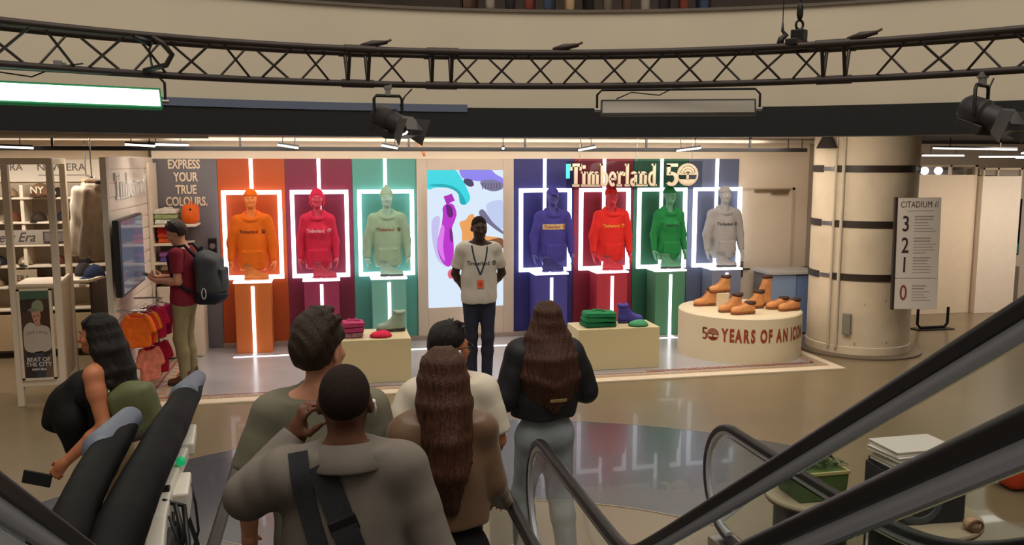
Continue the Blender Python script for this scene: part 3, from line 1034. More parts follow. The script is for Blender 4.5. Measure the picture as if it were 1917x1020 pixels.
for s_, z, m_ in (('3', 1.07, M_ink), ('2', 0.80, M_ink), ('1', 0.555, M_ink), ('0', 0.20, mat('sign_red_ink', (148, 70, 52), rough=0.6))):
    obj('floor_number', text_wall(s_, 0.275, -0.145, -0.0215, z, ext=0.0008, off=0.003, sx=0.64), m_, ds)
    mb = MB()
    rs = random.Random(z)
    for k in range(6):
        zz = z + 0.09 - k * 0.036
        w_ = rs.uniform(0.14, 0.26)
        mb.b2(-0.05, -0.05 + w_, -0.0222, -0.02, zz, zz + (0.016 if k < 2 else 0.009))
    obj('small_print', mb, M_inkl, ds)
obj('hanger_arm', MB().b2(-0.1, 0.1, 0.02, 0.20, 1.15, 1.2).b2(-0.1, 0.1, 0.02, 0.20, 0.2, 0.25), M_blackm, ds)

# ------------------------------------------------------------------ counter and small metal stand behind the column
ct = thing('service_counter', 'pale blue fronted service counter with black end frame beside the round column', 'counter', (6.5, 11.2, 0))
M_blue = mat('pale_blue_panel', (132, 152, 184), rough=0.35, var=0.12, vs=1.5)
obj('front_panel', MB().b2(6.02, 6.42, 10.96, 11.0, 0.02, 0.86), M_blue, ct, world=True, bev=0.004)
obj('front_panel', MB().b2(6.43, 6.80, 10.96, 11.0, 0.02, 0.84), mat('shaded_blue_panel', (104, 126, 166), rough=0.35), ct, world=True, bev=0.004)  # the counter's blue again with shade put into the colour
obj('worktop', MB().b2(6.0, 6.86, 10.93, 11.5, 0.86, 0.90), mat('counter_top', (176, 172, 168), rough=0.4), ct, world=True, bev=0.005)
obj('end_frame', MB().b2(6.80, 6.86, 10.92, 11.5, 0.0, 0.90), M_black, ct, world=True, bev=0.004)
obj('back_body', MB().b2(6.04, 6.8, 11.0, 11.48, 0.02, 0.86), M_grey, ct, world=True)
tm = thing('till_monitor', 'dark tilted till monitor on the service counter beside the column', 'monitor', (6.82, 11.05, 0.90))
obj('screen_panel', MB().box((0, 0, 0.13), (0.30, 0.02, 0.20), rot=Euler((R(-25), 0, R(30))).to_matrix()), M_dark, tm, bev=0.006)
obj('stand', MB().b2(-0.06, 0.06, -0.05, 0.05, 0.0, 0.012).b2(-0.015, 0.015, -0.01, 0.01, 0.01, 0.10), M_dark, tm)
bk = thing('metal_barrier', 'low bent grey metal tube barrier on the floor behind the round column', 'barrier', (8.6, 10.9, 0))
obj('tube_loop', MB().tube([(-0.25, 0, 0.45), (-0.25, 0, 0.08), (-0.2, 0, 0.03), (0.2, 0, 0.03), (0.25, 0, 0.08), (0.25, 0, 0.32)], 0.02, 8), M_blackm, bk, smooth=40)
obj('foot_plate', MB().b2(-0.3, 0.3, -0.1, 0.1, 0, 0.015), M_blackm, bk)
# ------------------------------------------------------------------ people: one continuous body each, clothes and hair as children
def V(*a):
    return Vector(a)


def head_mat(sp, M):
    return M @ Matrix.Translation((0, 0.0, 1.545 + sp.get('hlift', 0))) @ Matrix.Rotation(R(sp.get('yaw', 0)), 4, 'Z') @ Matrix.Rotation(R(sp.get('pitch', 0)), 4, 'X') @ Matrix.Translation((0, 0.0, -1.545))


def arm_pts(sp, side):
    sx = -1 if side == 'L' else 1
    fem = sp.get('fem')
    sh = V(sx * (0.158 if fem else 0.182), -0.005, 1.415)
    e, w_ = sp.get('arm' + side, ((sx * 0.235, -0.03, 1.14), (sx * 0.235, 0.05, 0.90)))
    return sh, Vector(e), Vector(w_)


def leg_pts(sp, side):
    sx = -1 if side == 'L' else 1
    h_ = V(sx * 0.088, 0, 0.90)
    k_, a_ = sp.get('leg' + side, ((sx * 0.10, 0.02, 0.50), (sx * 0.105, -0.02, 0.09)))
    return h_, Vector(k_), Vector(a_)


def torso(S, sp, e=0.0, bust=True):
    f = sp.get('fem')
    b = sp.get('bulk', 1.0)
    S.k = 0.05
    S.ell((0, 0.0, 1.29), ((0.138 if f else 0.158) * b + e, 0.098 * b + e, 0.18 + e))
    S.ell((0, 0.0, 1.10), ((0.112 if f else 0.136) * b + e, 0.085 * b + e, 0.17 + e))
    S.ell((0, -0.01, 0.93), ((0.160 if f else 0.152) * b + e, 0.108 * b + e, 0.13 + e))
    sw = 0.115 if f else 0.135
    S.cap((-sw, -0.01, 1.415), (sw, -0.01, 1.415), 0.052 + e, k=0.05)
    for sx in (-1, 1):
        S.cap((sx * 0.02, -0.02, 1.50), (sx * 0.15, -0.012, 1.425), 0.038 + e, 0.040 + e, k=0.04)
        if f and bust:
            S.ell((sx * 0.062, 0.085, 1.265), (0.056 + e, 0.05 + e, 0.056 + e), k=0.04)


def hand(S, w_, d, n, sx, curl=(20, 25, 20), thumb=(0.5, 0.55), spread=0.06, size=1.0):
    """hand from wrist w_: d along the fingers, n out of the palm; sx: -1 left hand, 1 right hand"""
    d = Vector(d).normalized()
    n = Vector(n)
    n = (n - d * n.dot(d)).normalized()
    a = d.cross(n).normalized() * sx      # towards the thumb side is +a or -a; fixed below
    th = a
    rot = Matrix((th, n, d)).transposed()
    c = w_ + d * 0.052 * size
    S.cap(w_ - d * 0.01, w_ + d * 0.03 * size, 0.026, 0.028, k=0.02)
    S.ell(c, (0.040 * size, 0.015 * size, 0.052 * size), rot=rot, k=0.018)
    Ls = (0.072, 0.080, 0.075, 0.060)
    for i in range(4):
        off = (0.030 - i * 0.0195) * size
        b = w_ + d * (0.090 - 0.004 * abs(i - 1)) * size + th * off
        v = (d + th * (1.2 - i * 0.8) * spread).normalized()
        p = b
        r = (0.0092 - 0.0006 * (i == 3)) * size
        pts, rs = [p - v * 0.02], [r * 1.05]
        pts.append(p)
        rs.append(r)
        ang = 0
        for j, q in enumerate((0.45, 0.32, 0.23)):
            ang += curl[j] * (1 + 0.07 * i)
            u = v * math.cos(R(ang)) + n * math.sin(R(ang))
            p = p + u * Ls[i] * q * size
            pts.append(p)
            rs.append(r * (0.93 - 0.09 * j))
        S.path(pts, rs, k=0.004)
    b = w_ + d * 0.022 * size + th * 0.028 * size
    v1 = (d * thumb[0] + th * 0.75 + n * thumb[1]).normalized()
    v2 = (d * 0.85 + th * 0.25 + n * thumb[1]).normalized()
    S.path([b, b + v1 * 0.036 * size, b + v1 * 0.036 * size + v2 * 0.03 * size, b + v1 * 0.036 * size + v2 * 0.055 * size], [0.014 * size, 0.0115 * size, 0.0105 * size, 0.008 * size], k=0.008)


def head(S, plain=False):
    S.k = 0.02
    S.ell((0, -0.008, 1.660), (0.075, 0.094, 0.092))
    S.ell((0, 0.030, 1.615), (0.063, 0.066, 0.080), k=0.03)
    S.ell((0, 0.046, 1.562), (0.046, 0.044, 0.036), k=0.035)
    S.cap((0, 0.083, 1.543), (0, 0.086, 1.550), 0.016, k=0.02)
    S.path([(0, 0.094, 1.645), (0, 0.111, 1.612), (0, 0.104, 1.603)], [0.009, 0.0135, 0.011], k=0.012)
    S.cap((-0.034, 0.080, 1.664), (0.034, 0.080, 1.664), 0.012, k=0.015)
    for sx in (-1, 1):
        S.ell((sx * 0.030, 0.103, 1.642), (0.017, 0.014, 0.010), k=0.012, op='-')
        S.ell((sx * 0.045, 0.068, 1.612), (0.022, 0.020, 0.020), k=0.02)
        if not plain:
            S.ell((sx * 0.077, -0.004, 1.630), (0.010, 0.021, 0.034), k=0.008, rot=Euler((R(-12), 0, R(sx * 18))).to_matrix())
            S.ell((sx * 0.086, 0.004, 1.634), (0.006, 0.010, 0.018), k=0.006, op='-')
    if not plain:
        S.cap((-0.020, 0.093, 1.579), (0.020, 0.093, 1.579), 0.0062, k=0.008)
        S.cap((-0.017, 0.092, 1.569), (0.017, 0.092, 1.569), 0.0068, k=0.008)
        S.cap((-0.022, 0.104, 1.5745), (0.022, 0.104, 1.5745), 0.0035, k=0.004, op='-')


def body_mesh(sp, M, h, lo=None, plain=False):
    S = SDF(M)
    torso(S, sp)
    f = sp.get('fem')
    hw = head_mat(sp, Matrix.Identity(4)) @ V(0, 0.004, 1.575)
    S.cap((0, -0.012, 1.43), hw, 0.056 if not f else 0.048, 0.053 if not f else 0.044, k=0.03)
    for side in 'LR':
        sx = -1 if side == 'L' else 1
        sh, e, w_ = arm_pts(sp, side)
        q = sp.get('armr', 1.0) * (0.86 if f else 1.0)
        S.cap(sh, sh.lerp(e, 0.35), 0.052 * q, 0.050 * q, k=0.04)
        S.cap(sh.lerp(e, 0.3), e, 0.050 * q, 0.040 * q, k=0.03)
        S.path([e, e.lerp(w_, 0.3), w_], [0.040 * q, 0.041 * q, 0.027 * q], k=0.02)
        hd = sp.get('hand' + side)
        d = (w_ - e).normalized()
        if hd:
            hand(S, w_, hd[0], hd[1], sx * hd[3] if len(hd) > 3 else sx, hd[2])
        else:
            hand(S, w_, d + V(0, 0.15, 0), V(-sx, 0.1, 0), sx, (14, 18, 14))
    if lo is None:
        for side in 'LR':
            h_, k_, a_ = leg_pts(sp, side)
            S.cap(h_, k_, 0.080, 0.053, k=0.05)
            S.path([k_, k_.lerp(a_, 0.3) + V(0, -0.012, 0), a_], [0.053, 0.052, 0.036], k=0.03)
            S.cap(a_ + V(0, -0.03, -0.04), a_ + V(0, 0.15, -0.055), 0.036, 0.028, k=0.03)
    else:
        for sx in (-1, 1):
            S.cap((sx * 0.085, 0, 0.90), (sx * 0.088, 0.005, lo), 0.080, 0.074, k=0.05)
        S.cut((0, 0, lo + 0.01), (0, 0, -1), ((-0.2, -0.2, lo - 0.2), (0.2, 0.2, lo + 0.1)))
    S.M = head_mat(sp, M)
    head(S, plain)
    return S.mesh('body', h, relax=1)


def shirt_mesh(sp, M, h, hem=0.84, e=0.014, sleeve=0.55, long=False, loose=0.02, neck=1.478, seed=1, amp=0.004, flare=0.0, boxy=True, hood=False, slr=1.0, cutn=(0, -0.35, 1)):
    S = SDF(M)
    torso(S, sp, e)
    b = sp.get('bulk', 1.0)
    f = sp.get('fem')
    if boxy:
        S.ell((0, 0.0, 1.10), ((0.145 if f else 0.162) * b + loose, 0.105 * b + loose, 0.32), k=0.05)
        S.ell((0, -0.004, 0.90), ((0.150 if f else 0.160) * b + loose + flare, 0.112 * b + loose + flare, 0.18), k=0.06)
    S.cut((0, 0, hem), (0, 0, -1))
    S.cap((0, -0.012, 1.40), (0, -0.003, 1.53), 0.066 if f else 0.072, k=0.03)
    S.cut((0, -0.02, neck), cutn)
    for side in 'LR':
        sh, el, w_ = arm_pts(sp, side)
        q = sp.get('armr', 1.0) * (0.88 if f else 1.0) * slr
        if long:
            S.cap(sh, sh.lerp(el, 0.45), 0.064 * q, 0.060 * q, k=0.05)
            S.cap(sh.lerp(el, 0.40), el, 0.060 * q, 0.054 * q, k=0.012)
            S.cap(el, el.lerp(w_, 0.97), 0.054 * q, 0.038 * q, k=0.02, flat=True)
        elif sleeve > 0.05:
            S.cap(sh, sh.lerp(el, sleeve * 0.6), 0.064 * q, 0.062 * q, k=0.045)
            S.cap(sh.lerp(el, sleeve * 0.5), sh.lerp(el, sleeve), 0.062 * q, 0.064 * q, k=0.012, flat=True)
    if hood:
        for i in range(18):
            a0, a1 = R(i * 20), R(i * 20 + 20)
            P = lambda a: (0.094 * math.sin(a), -0.01 - 0.092 * math.cos(a) + 0.01, 1.470 + 0.034 * math.cos(a) * (1 if math.cos(a) > 0 else 1.1))
            rr = lambda a: 0.030 + 0.016 * max(0, math.cos(a)) - 0.010 * max(0, -math.cos(a))
            S.cap(P(a0), P(a1), rr(a0), rr(a1), k=0.018)
        S.ell((0, -0.135, 1.40), (0.10, 0.045, 0.10), k=0.04)
        S.box((0, 0.119, 0.96), (0.125, 0.02, 0.085), 0.015, k=0.012)
        S.cap((0, 0.0, 1.40), (0, 0.02, 1.62), 0.060, 0.066, k=0.01, op='-')
    return S.mesh('shirt', h, folds(amp, seed, sp.get('ff', 20)), relax=1)


def trouser_mesh(sp, M, h, top=0.99, e=0.012, wide=1.0, cuff=0.06, seed=5, amp=0.004):
    S = SDF(M)
    f = sp.get('fem')
    b = sp.get('bulk', 1.0)
    S.k = 0.05
    S.ell((0, -0.012, 0.92), ((0.166 if f else 0.156) * b + e, 0.114 * b + e, 0.15))
    S.cap((0, 0, 0.95), (0, 0, 1.05), 0.115, 0.11, k=0.05)
    if f:
        for sx in (-1, 1):
            S.ell((sx * 0.07, -0.075, 0.90), (0.078, 0.062, 0.085), k=0.05)
    S.cut((0, 0, top), (0, 0, 1))
    for side in 'LR':
        h_, k_, a_ = leg_pts(sp, side)
        S.cap(h_ + V(0, 0, -0.03), k_, 0.090 * wide, 0.066 * wide, k=0.045)
        end = k_.lerp(a_, 1.0) + V(0, 0, cuff - 0.09)
        S.cap(k_, k_.lerp(a_, 0.35) + V(0, -0.008, 0), 0.066 * wide, 0.064 * wide, k=0.03)
        S.cap(k_.lerp(a_, 0.35) + V(0, -0.008, 0), end, 0.064 * wide, 0.055 * wide, k=0.03, flat=True)
    return S.mesh('trousers', h, folds(amp, seed, 18, (0.7, 0.7, 1.0)), relax=1)


def shoe_mb(sp, M, side, m_up, m_sole, root, boot=False):
    h_, k_, a_ = leg_pts(sp, side)
    S = SDF(M @ Matrix.Translation((a_.x, a_.y, 0)) @ Matrix.Rotation(R(sp.get('toe', 8) * (1 if side == 'L' else -1)), 4, 'Z'))
    S.k = 0.03
    S.cap((0, -0.035, 0.06), (0, 0.04, 0.06), 0.040, 0.042)
    S.cap((0, 0.04, 0.055), (0, 0.155, 0.038), 0.042, 0.034)
    S.cap((0, -0.03, 0.06), (0, -0.01, 0.16 if boot else 0.10), 0.042, 0.046, flat=True)
    S.cut((0, 0, 0.018), (0, 0, -1))
    u = obj('shoe_upper', S.mesh('shoe_upper', 0.008), m_up, root)
    T = SDF(S.M)
    T.k = 0.03
    T.cap((0, -0.04, 0.03), (0, 0.05, 0.03), 0.044, 0.043)
    T.cap((0, 0.05, 0.03), (0, 0.155, 0.03), 0.044, 0.040)
    T.cut((0, 0, 0.03), (0, 0, 1))
    T.cut((0, 0, 0.002), (0, 0, -1))
    obj('shoe_sole', T.mesh('shoe_sole', 0.008), m_sole, root)


def eyes(sp, M, root, iris=(50, 32, 22), brow=(30, 22, 18), white=(190, 178, 168)):
    H = head_mat(sp, M)
    mb, ib, bb = MB(), MB(), MB()
    q = H.to_scale().x
    for sx in (-1, 1):
        c = H @ V(sx * 0.030, 0.0815, 1.641)
        mb.sphere(c, (0.0135 * q, 0.0115 * q, 0.008 * q), 12, 8)
        ib.sphere(H @ V(sx * 0.030, 0.0905, 1.641), 0.0056 * q, 10, 6)
        bb.tube([H @ V(sx * 0.014, 0.0955, 1.664), H @ V(sx * 0.030, 0.0955, 1.669), H @ V(sx * 0.048, 0.083, 1.663)], [0.0035 * q, 0.004 * q, 0.002 * q], 6)
    e = obj('eyes', mb, mat('eye_white_%d' % white[0], white, rough=0.3), root, smooth=True)
    obj('irises', ib, mat('iris_%d' % iris[0], iris, rough=0.15), e, smooth=True)
    obj('eyebrows', bb, mat('brow_%d' % brow[0], brow, rough=0.9), root, smooth=True)


def hair_mat(name, rgb, hi=0.7):
    return mat(name, rgb, rough=0.5, var=hi, vs=30, stretch=(5, 5, 0.35), bump=0.6, bs=70, spec=0.4)


def short_hair(sp, M, root, m, h=0.007, t=0.012, top=0.02, front=1.70, back=1.575, amp=0.004, tufts=0, seed=2, sides=True):
    S = SDF(head_mat(sp, M))
    S.k = 0.02
    S.ell((0, -0.016, 1.662), (0.076 + t, 0.094 + t * 0.9, 0.092 + t))
    S.ell((0, -0.008, 1.70), (0.066 + t, 0.086 + t * 0.8, 0.060 + top), k=0.03)
    rs = random.Random(seed)
    for i in range(tufts):
        a = rs.uniform(0, 2 * PI)
        q = rs.uniform(0.2, 1)
        x, y = 0.07 * q * math.cos(a), 0.080 * q * math.sin(a) - 0.012
        z = 1.70 + (0.06 + top) * math.sqrt(max(0, 1 - q * q * 0.8))
        dx = rs.uniform(-0.02, 0.02)
        S.cap((x, y, z - 0.02), (x + dx + 0.012, y + 0.025, z + rs.uniform(0.0, 0.014)), 0.016, 0.006, k=0.01)
    # hairline: forehead, temples, around the ears, nape
    S.cut((0, 0.07, front), (0, 0.75, -0.66))
    S.cut((0, -0.02, back + 0.01), (0, 0.30, -1))
    for sx in (-1, 1):
        S.ell((sx * 0.10, 0.045, 1.61), (0.05, 0.055, 0.075), k=0.01, op='-')
        S.ell((sx * 0.095, -0.004, 1.618), (0.03, 0.026, 0.045), k=0.01, op='-')
    f = folds(amp, seed, 90, (1, 1, 0.6))
    return obj('hair', S.mesh('hair', h, f), m, root)


def long_hair(sp, M, root, m, tip=1.15, n=30, width=0.13, h=0.007, back=-0.155, seed=4, fringe=True, spread=105, tipw=0.6, wave=0.006, side_in=0.0):
    S = SDF(head_mat(sp, M))
    S.k = 0.015
    S.ell((0, -0.012, 1.664), (0.086, 0.106, 0.102))
    S.cut((0, 0.055, 1.70), (0, 0.92, -0.40))
    S.cut((0, 0, 1.58), (0, 0.5, -1))
    S.M = M
    rs = random.Random(seed)
    HM = head_mat(sp, Matrix.Identity(4))
    for i in range(n):
        u = -1 + 2 * i / (n - 1)
        a = R(u * spread)
        top = HM @ V(0.028 * math.sin(a), -0.01 - 0.035 * math.cos(a), 1.738)
        crn = HM @ V(0.058 * math.sin(a), -0.012 - 0.075 * math.cos(a), 1.706)
        mid = HM @ V(0.073 * math.sin(a), -0.014 - 0.092 * math.cos(a), 1.640)
        low = HM @ V(0.5 * (0.085 + width * 0.9) * math.sin(a), -0.035 - 0.095 * math.cos(a), 1.55)
        yb = back - rs.uniform(-0.006, 0.012) + 0.10 * (u * u) * (1 - side_in)
        sh_ = V(width * u * 0.95, yb, 1.42)
        t_ = tip + rs.uniform(-0.035, 0.035) + 0.07 * u * u
        wv = rs.uniform(-1, 1) * 0.012
        md = V(width * u * (0.9 + 0.1 * tipw) + wv, yb - 0.012, (1.42 + t_) / 2)
        tp = V(width * u * tipw + rs.uniform(-0.012, 0.012), yb + 0.006, t_)
        r = 0.020 + 0.004 * rs.random()
        S.path([top, crn, mid, low, sh_, md, tp], [r * 0.6, r * 0.68, r * 0.8, r, r * 1.05, r * 0.95, r * 0.3], k=0.026)
    def strands(x, y, z):
        return wave * 0.28 * (np.sin(330 * x + 5 * np.sin(11 * z) + 60 * y) + 0.8 * np.sin(210 * x - 150 * y + 4 * np.sin(8 * z)))
    return obj('hair', S.mesh('hair', h, strands, relax=0), m, root)


def person(name_label, loc, rz, H, skin, sp, h=0.009, plain=False, lo=None, cat='person'):
    root = thing('person', name_label, cat, loc, R(rz))
    M = Matrix.Scale(H / 1.75, 4)
    sp['M'] = M
    obj('body', body_mesh(sp, M, h, lo, plain), skin, root)
    return root, M


def strip(pts, w_, t, m, root, name, normal=None):
    """flat strap along pts: w_ wide, t thick; normal: function or vector giving the flat side"""
    pts = [Vector(p) for p in pts]
    rings = []
    for i, p in enumerate(pts):
        tg = (pts[min(i + 1, len(pts) - 1)] - pts[max(i - 1, 0)]).normalized()
        n = Vector(normal[i] if isinstance(normal, list) else normal)
        n = (n - tg * n.dot(tg)).normalized()
        s_ = tg.cross(n).normalized()
        rings.append([p + s_ * w_ / 2, p + s_ * w_ / 2 + n * t, p - s_ * w_ / 2 + n * t, p - s_ * w_ / 2])
    return obj(name, MB().sweep(rings), m, root, smooth=40)


def project(me_obj, pts, d, off):
    """drops points onto a mesh object along direction d (local space)"""
    bv = BVHTree.FromPolygons([v.co for v in me_obj.data.vertices], [p.vertices for p in me_obj.data.polygons])
    d = Vector(d).normalized()
    out = []
    last = None
    for p in pts:
        hit = bv.ray_cast(Vector(p) - d * 0.6, d)
        q = hit[0] if hit[0] is not None else None
        out.append((q - d * off, hit[1]) if q is not None else last)
        if q is not None:
            last = out[-1]
    return out


def print_on(me, target, d, off=0.003):
    pts = [v.co.copy() for v in me.vertices]
    res = project(target, pts, d, off)
    for v, r_ in zip(me.vertices, res):
        if r_ is not None:
            v.co = r_[0]
    me.update()
    return me


def draped_strap(target, pts, d, w_, t, m, root, name, n=24, off=0.001, it=10):
    """strap laid on a garment: polyline pts (x, z) resampled, dropped along d"""
    P = [Vector(p) for p in pts]
    fine = []
    for i in range(len(P) - 1):
        for k in range(n // (len(P) - 1)):
            fine.append(P[i].lerp(P[i + 1], k / (n // (len(P) - 1))))
    fine.append(P[-1])
    res = [r_ for r_ in project(target, fine, d, off) if r_]
    q = [r_[0] for r_ in res]
    for _ in range(it):
        q = [q[0]] + [(q[i - 1] + q[i] * 2 + q[i + 1]) / 4 for i in range(1, len(q) - 1)] + [q[-1]]
    return strip(q, w_, t, m, root, name, normal=-Vector(d))
SK_light = mat('skin_light', (196, 138, 108), rough=0.55, var=0.06, vs=18, spec=0.35)
SK_tan = mat('skin_tan', (178, 112, 78), rough=0.5, var=0.06, vs=18, spec=0.35)
SK_brown = mat('skin_brown', (98, 60, 42), rough=0.5, var=0.08, vs=18, spec=0.4)
SK_dark = mat('skin_deep', (62, 42, 36), rough=0.5, var=0.06, vs=18, spec=0.4)
H_brown = hair_mat('hair_dark_brown', (44, 28, 18), 0.5)
H_black = hair_mat('hair_black', (20, 14, 11), 0.4)
H_auburn = hair_mat('hair_auburn', (70, 40, 26), 0.6)
H_chest = hair_mat('hair_chestnut', (66, 38, 26), 0.55)
H_buzz = mat('hair_buzz', (36, 26, 22), rough=0.9, var=0.3, vs=200, spec=0.2)

# ---- man in the grey shirt, close to the camera
sp = dict(bulk=1.06, armr=1.08, yaw=-6, pitch=2, ff=15,
          armL=((-0.300, 0.05, 1.345), (-0.150, 0.12, 1.505)), armR=((0.27, -0.05, 1.14), (0.26, 0.14, 0.98)),
          handL=((0.25, -0.25, 1.0), (1, 0.2, 0.1), (35, 45, 35)))
r, M = person('person in grey collared shirt with two dark crossbody straps and cropped hair, seen from behind', (0.035, 2.57, 0.128), 0, 1.715, SK_brown, sp)
M_gs = fabric('grey_shirt_cotton', (112, 104, 96), var=0.08, bump=0.08, bs=420)
shirt = obj('shirt', shirt_mesh(sp, M, 0.008, hem=0.80, long=True, e=0.024, loose=0.03, neck=1.515, seed=3, amp=0.008, slr=1.16), M_gs, r)
cr = []
for a in range(-172, 173, 8):
    sa, ca = math.sin(R(a)), -math.cos(R(a))          # 0 = nape
    fr = (1 - math.cos(R(a))) / 2                     # 1 towards the throat
    P = lambda rx, ry, z: M @ V(rx * sa, -0.014 + ry * ca, z - 0.030 * fr)
    cr.append([P(0.070, 0.072, 1.485), P(0.069, 0.072, 1.520), P(0.073, 0.076, 1.530), P(0.079, 0.083, 1.528), P(0.098, 0.106, 1.500), P(0.121, 0.128, 1.462), P(0.119, 0.125, 1.455), P(0.090, 0.096, 1.485)])
obj('collar', MB().sweep(cr), M_gs, r, smooth=60)
S = SDF(head_mat(sp, M))
S.ell((0, -0.010, 1.664), (0.0775, 0.0965, 0.0935))
S.cut((0, 0.07, 1.71), (0, 0.75, -0.66))
S.cut((0, -0.06, 1.615), (0, 0.5, -1))
for sx in (-1, 1):
    S.ell((sx * 0.095, 0.01, 1.622), (0.035, 0.036, 0.055), k=0.01, op='-')
obj('hair', S.mesh('hair', 0.006, folds(0.0008, 3, 200)), H_buzz, r)
HM_ = head_mat(sp, M)
obj('earbud', MB().sphere(HM_ @ V(0.084, 0.006, 1.634), 0.009, 10, 8).tube([HM_ @ V(0.086, 0.010, 1.634), HM_ @ V(0.090, 0.014, 1.612), HM_ @ V(0.088, 0.02, 1.585)], [0.005, 0.0045, 0.0035], 8), mat('earbud_white', (236, 234, 230), rough=0.25), r, smooth=True)
M_strp = fabric('black_webbing', (40, 40, 44), var=0.15, bump=0.5, bs=400, rough=0.6)
s1 = draped_strap(shirt, [V(-0.140, 0, 1.475), V(-0.125, 0, 1.36), V(-0.06, 0, 1.12), V(0.02, 0, 0.86)], (0, 1, 0), 0.056, 0.004, M_strp, r, 'strap', off=0.007, it=4)
s2 = draped_strap(shirt, [V(-0.082, 0, 1.445), V(-0.045, 0, 1.36), V(0.04, 0, 1.12), V(0.13, 0, 0.86)], (0, 1, 0), 0.076, 0.005, M_strp, r, 'strap', off=0.007, it=4)
bq = project(shirt, [V(-0.014, 0, 1.275)], (0, 1, 0), 0.006)[0]
obj('strap_buckle', MB().box(bq[0], (0.084, 0.010, 0.05), rot=Euler((0, R(-20), 0)).to_matrix()), M_dark, r, bev=0.004)
obj('trousers', trouser_mesh(sp, M, 0.011), fabric('charcoal_trousers', (48, 46, 48)), r)
for sd in 'LR':
    shoe_mb(sp, M, sd, fabric('dark_trainer', (40, 38, 38)), mat('pale_sole', (190, 184, 176)), r)

# ---- young man in the grey green T-shirt
sp = dict(bulk=1.02, yaw=-38, pitch=3, ff=16, armL=((-0.27, -0.02, 1.15), (-0.275, 0.06, 0.91)), armR=((0.25, -0.02, 1.15), (0.25, 0.10, 0.92)))
r, M = person('person with thick brown swept hair in sage grey T-shirt, head turned to the side', (-0.045, 3.33, 0.03), 4, 1.815, SK_light, sp)
obj('t_shirt', shirt_mesh(sp, M, 0.009, hem=0.80, e=0.018, loose=0.03, sleeve=0.75, neck=1.487, seed=8, amp=0.012, slr=1.12), fabric('sage_jersey', (112, 108, 92), var=0.06), r)
short_hair(sp, M, r, H_brown, t=0.016, top=0.034, front=1.70, back=1.60, amp=0.006, tufts=70, seed=5)
S = SDF(head_mat(sp, M))
eyes(sp, M, r)
obj('trousers', trouser_mesh(sp, M, 0.011), fabric('dark_trousers', (44, 44, 50)), r)
for sd in 'LR':
    shoe_mb(sp, M, sd, MATS['dark_trainer'], MATS['pale_sole'], r)

# ---- man in the white T-shirt with glasses
sp = dict(bulk=1.0, yaw=-66, pitch=-2, ff=16, armL=((-0.285, 0.0, 1.16), (-0.30, 0.10, 0.95)), armR=((0.25, -0.02, 1.15), (0.22, 0.15, 0.98)))
r, M = person('person in white T-shirt with black glasses and white earbud, facing away with head turned', (0.545, 4.02, 0.013), 0, 1.655, SK_tan, sp)
obj('t_shirt', shirt_mesh(sp, M, 0.009, hem=0.80, e=0.016, loose=0.035, sleeve=0.8, neck=1.485, seed=12, amp=0.013, slr=1.1), fabric('white_jersey', (206, 196, 178), var=0.04), r)
short_hair(sp, M, r, H_black, t=0.012, top=0.018, front=1.705, back=1.585, amp=0.004, tufts=26, seed=6)
eyes(sp, M, r)
HM_ = head_mat(sp, M)
gl = MB()
for sx in (-1, 1):
    gl.tube([HM_ @ V(sx * 0.034 + 0.023 * math.cos(R(a)), 0.108, 1.640 + 0.018 * math.sin(R(a))) for a in range(0, 360, 24)], 0.0028, 6, closed=True)
    gl.tube([HM_ @ V(sx * 0.056, 0.107, 1.645), HM_ @ V(sx * 0.080, 0.05, 1.648), HM_ @ V(sx * 0.082, -0.01, 1.644)], 0.0026, 6)
gl.tube([HM_ @ V(-0.012, 0.110, 1.643), HM_ @ V(0.012, 0.110, 1.643)], 0.0026, 6)
obj('glasses', gl, M_dark, r, smooth=True)
S = SDF(HM_)
S.ell((0, 0.046, 1.560), (0.0485, 0.0465, 0.036))
S.ell((0, 0.03, 1.575), (0.060, 0.052, 0.034))
S.cut((0, 0.02, 1.585), (0, 0.2, 1))
S.cut((0, 0.02, 1.55), (0, -1, 0))
obj('beard', S.mesh('beard', 0.006, folds(0.001, 3, 160)), H_buzz, r)
obj('earbud', MB().sphere(HM_ @ V(0.083, 0.008, 1.632), 0.009, 10, 8).tube([HM_ @ V(0.086, 0.012, 1.63), HM_ @ V(0.086, 0.018, 1.60)], 0.004, 8), MATS['earbud_white'], r, smooth=True)
obj('trousers', trouser_mesh(sp, M, 0.011), MATS['charcoal_trousers'], r)
for sd in 'LR':
    shoe_mb(sp, M, sd, MATS['dark_trainer'], MATS['pale_sole'], r)

# ---- woman in the brown satin blouse
sp = dict(fem=True, armr=1.05, yaw=0, pitch=0, ff=15, armL=((-0.215, -0.03, 1.15), (-0.21, 0.10, 0.93)), armR=((0.20, 0.0, 1.19), (0.275, 0.13, 1.05)),
          handR=((0.2, 1, -0.35), (-0.1, -0.3, -1), (18, 25, 20)))
r, M = person('person with very long auburn hair in a brown satin blouse and black trousers', (0.415, 3.24, 0.028), 0, 1.70, SK_light, sp)
M_sat = mat('brown_satin', (104, 76, 52), rough=0.42, var=0.06, vs=6, spec=0.5, sheen=0.2)
obj('blouse', shirt_mesh(sp, M, 0.009, hem=1.06, e=0.026, loose=0.035, long=True, neck=1.497, seed=21, amp=0.015, slr=1.16, flare=0.0), M_sat, r)
long_hair(sp, M, r, H_auburn, tip=1.16, n=28, width=0.084, back=-0.165, seed=4, tipw=0.62)
obj('trousers', trouser_mesh(sp, M, 0.010, top=1.10), fabric('black_trousers', (26, 25, 27)), r)
for sd in 'LR':
    shoe_mb(sp, M, sd, MATS['dark_trainer'], MATS['pale_sole'], r)
eyes(sp, M, r)

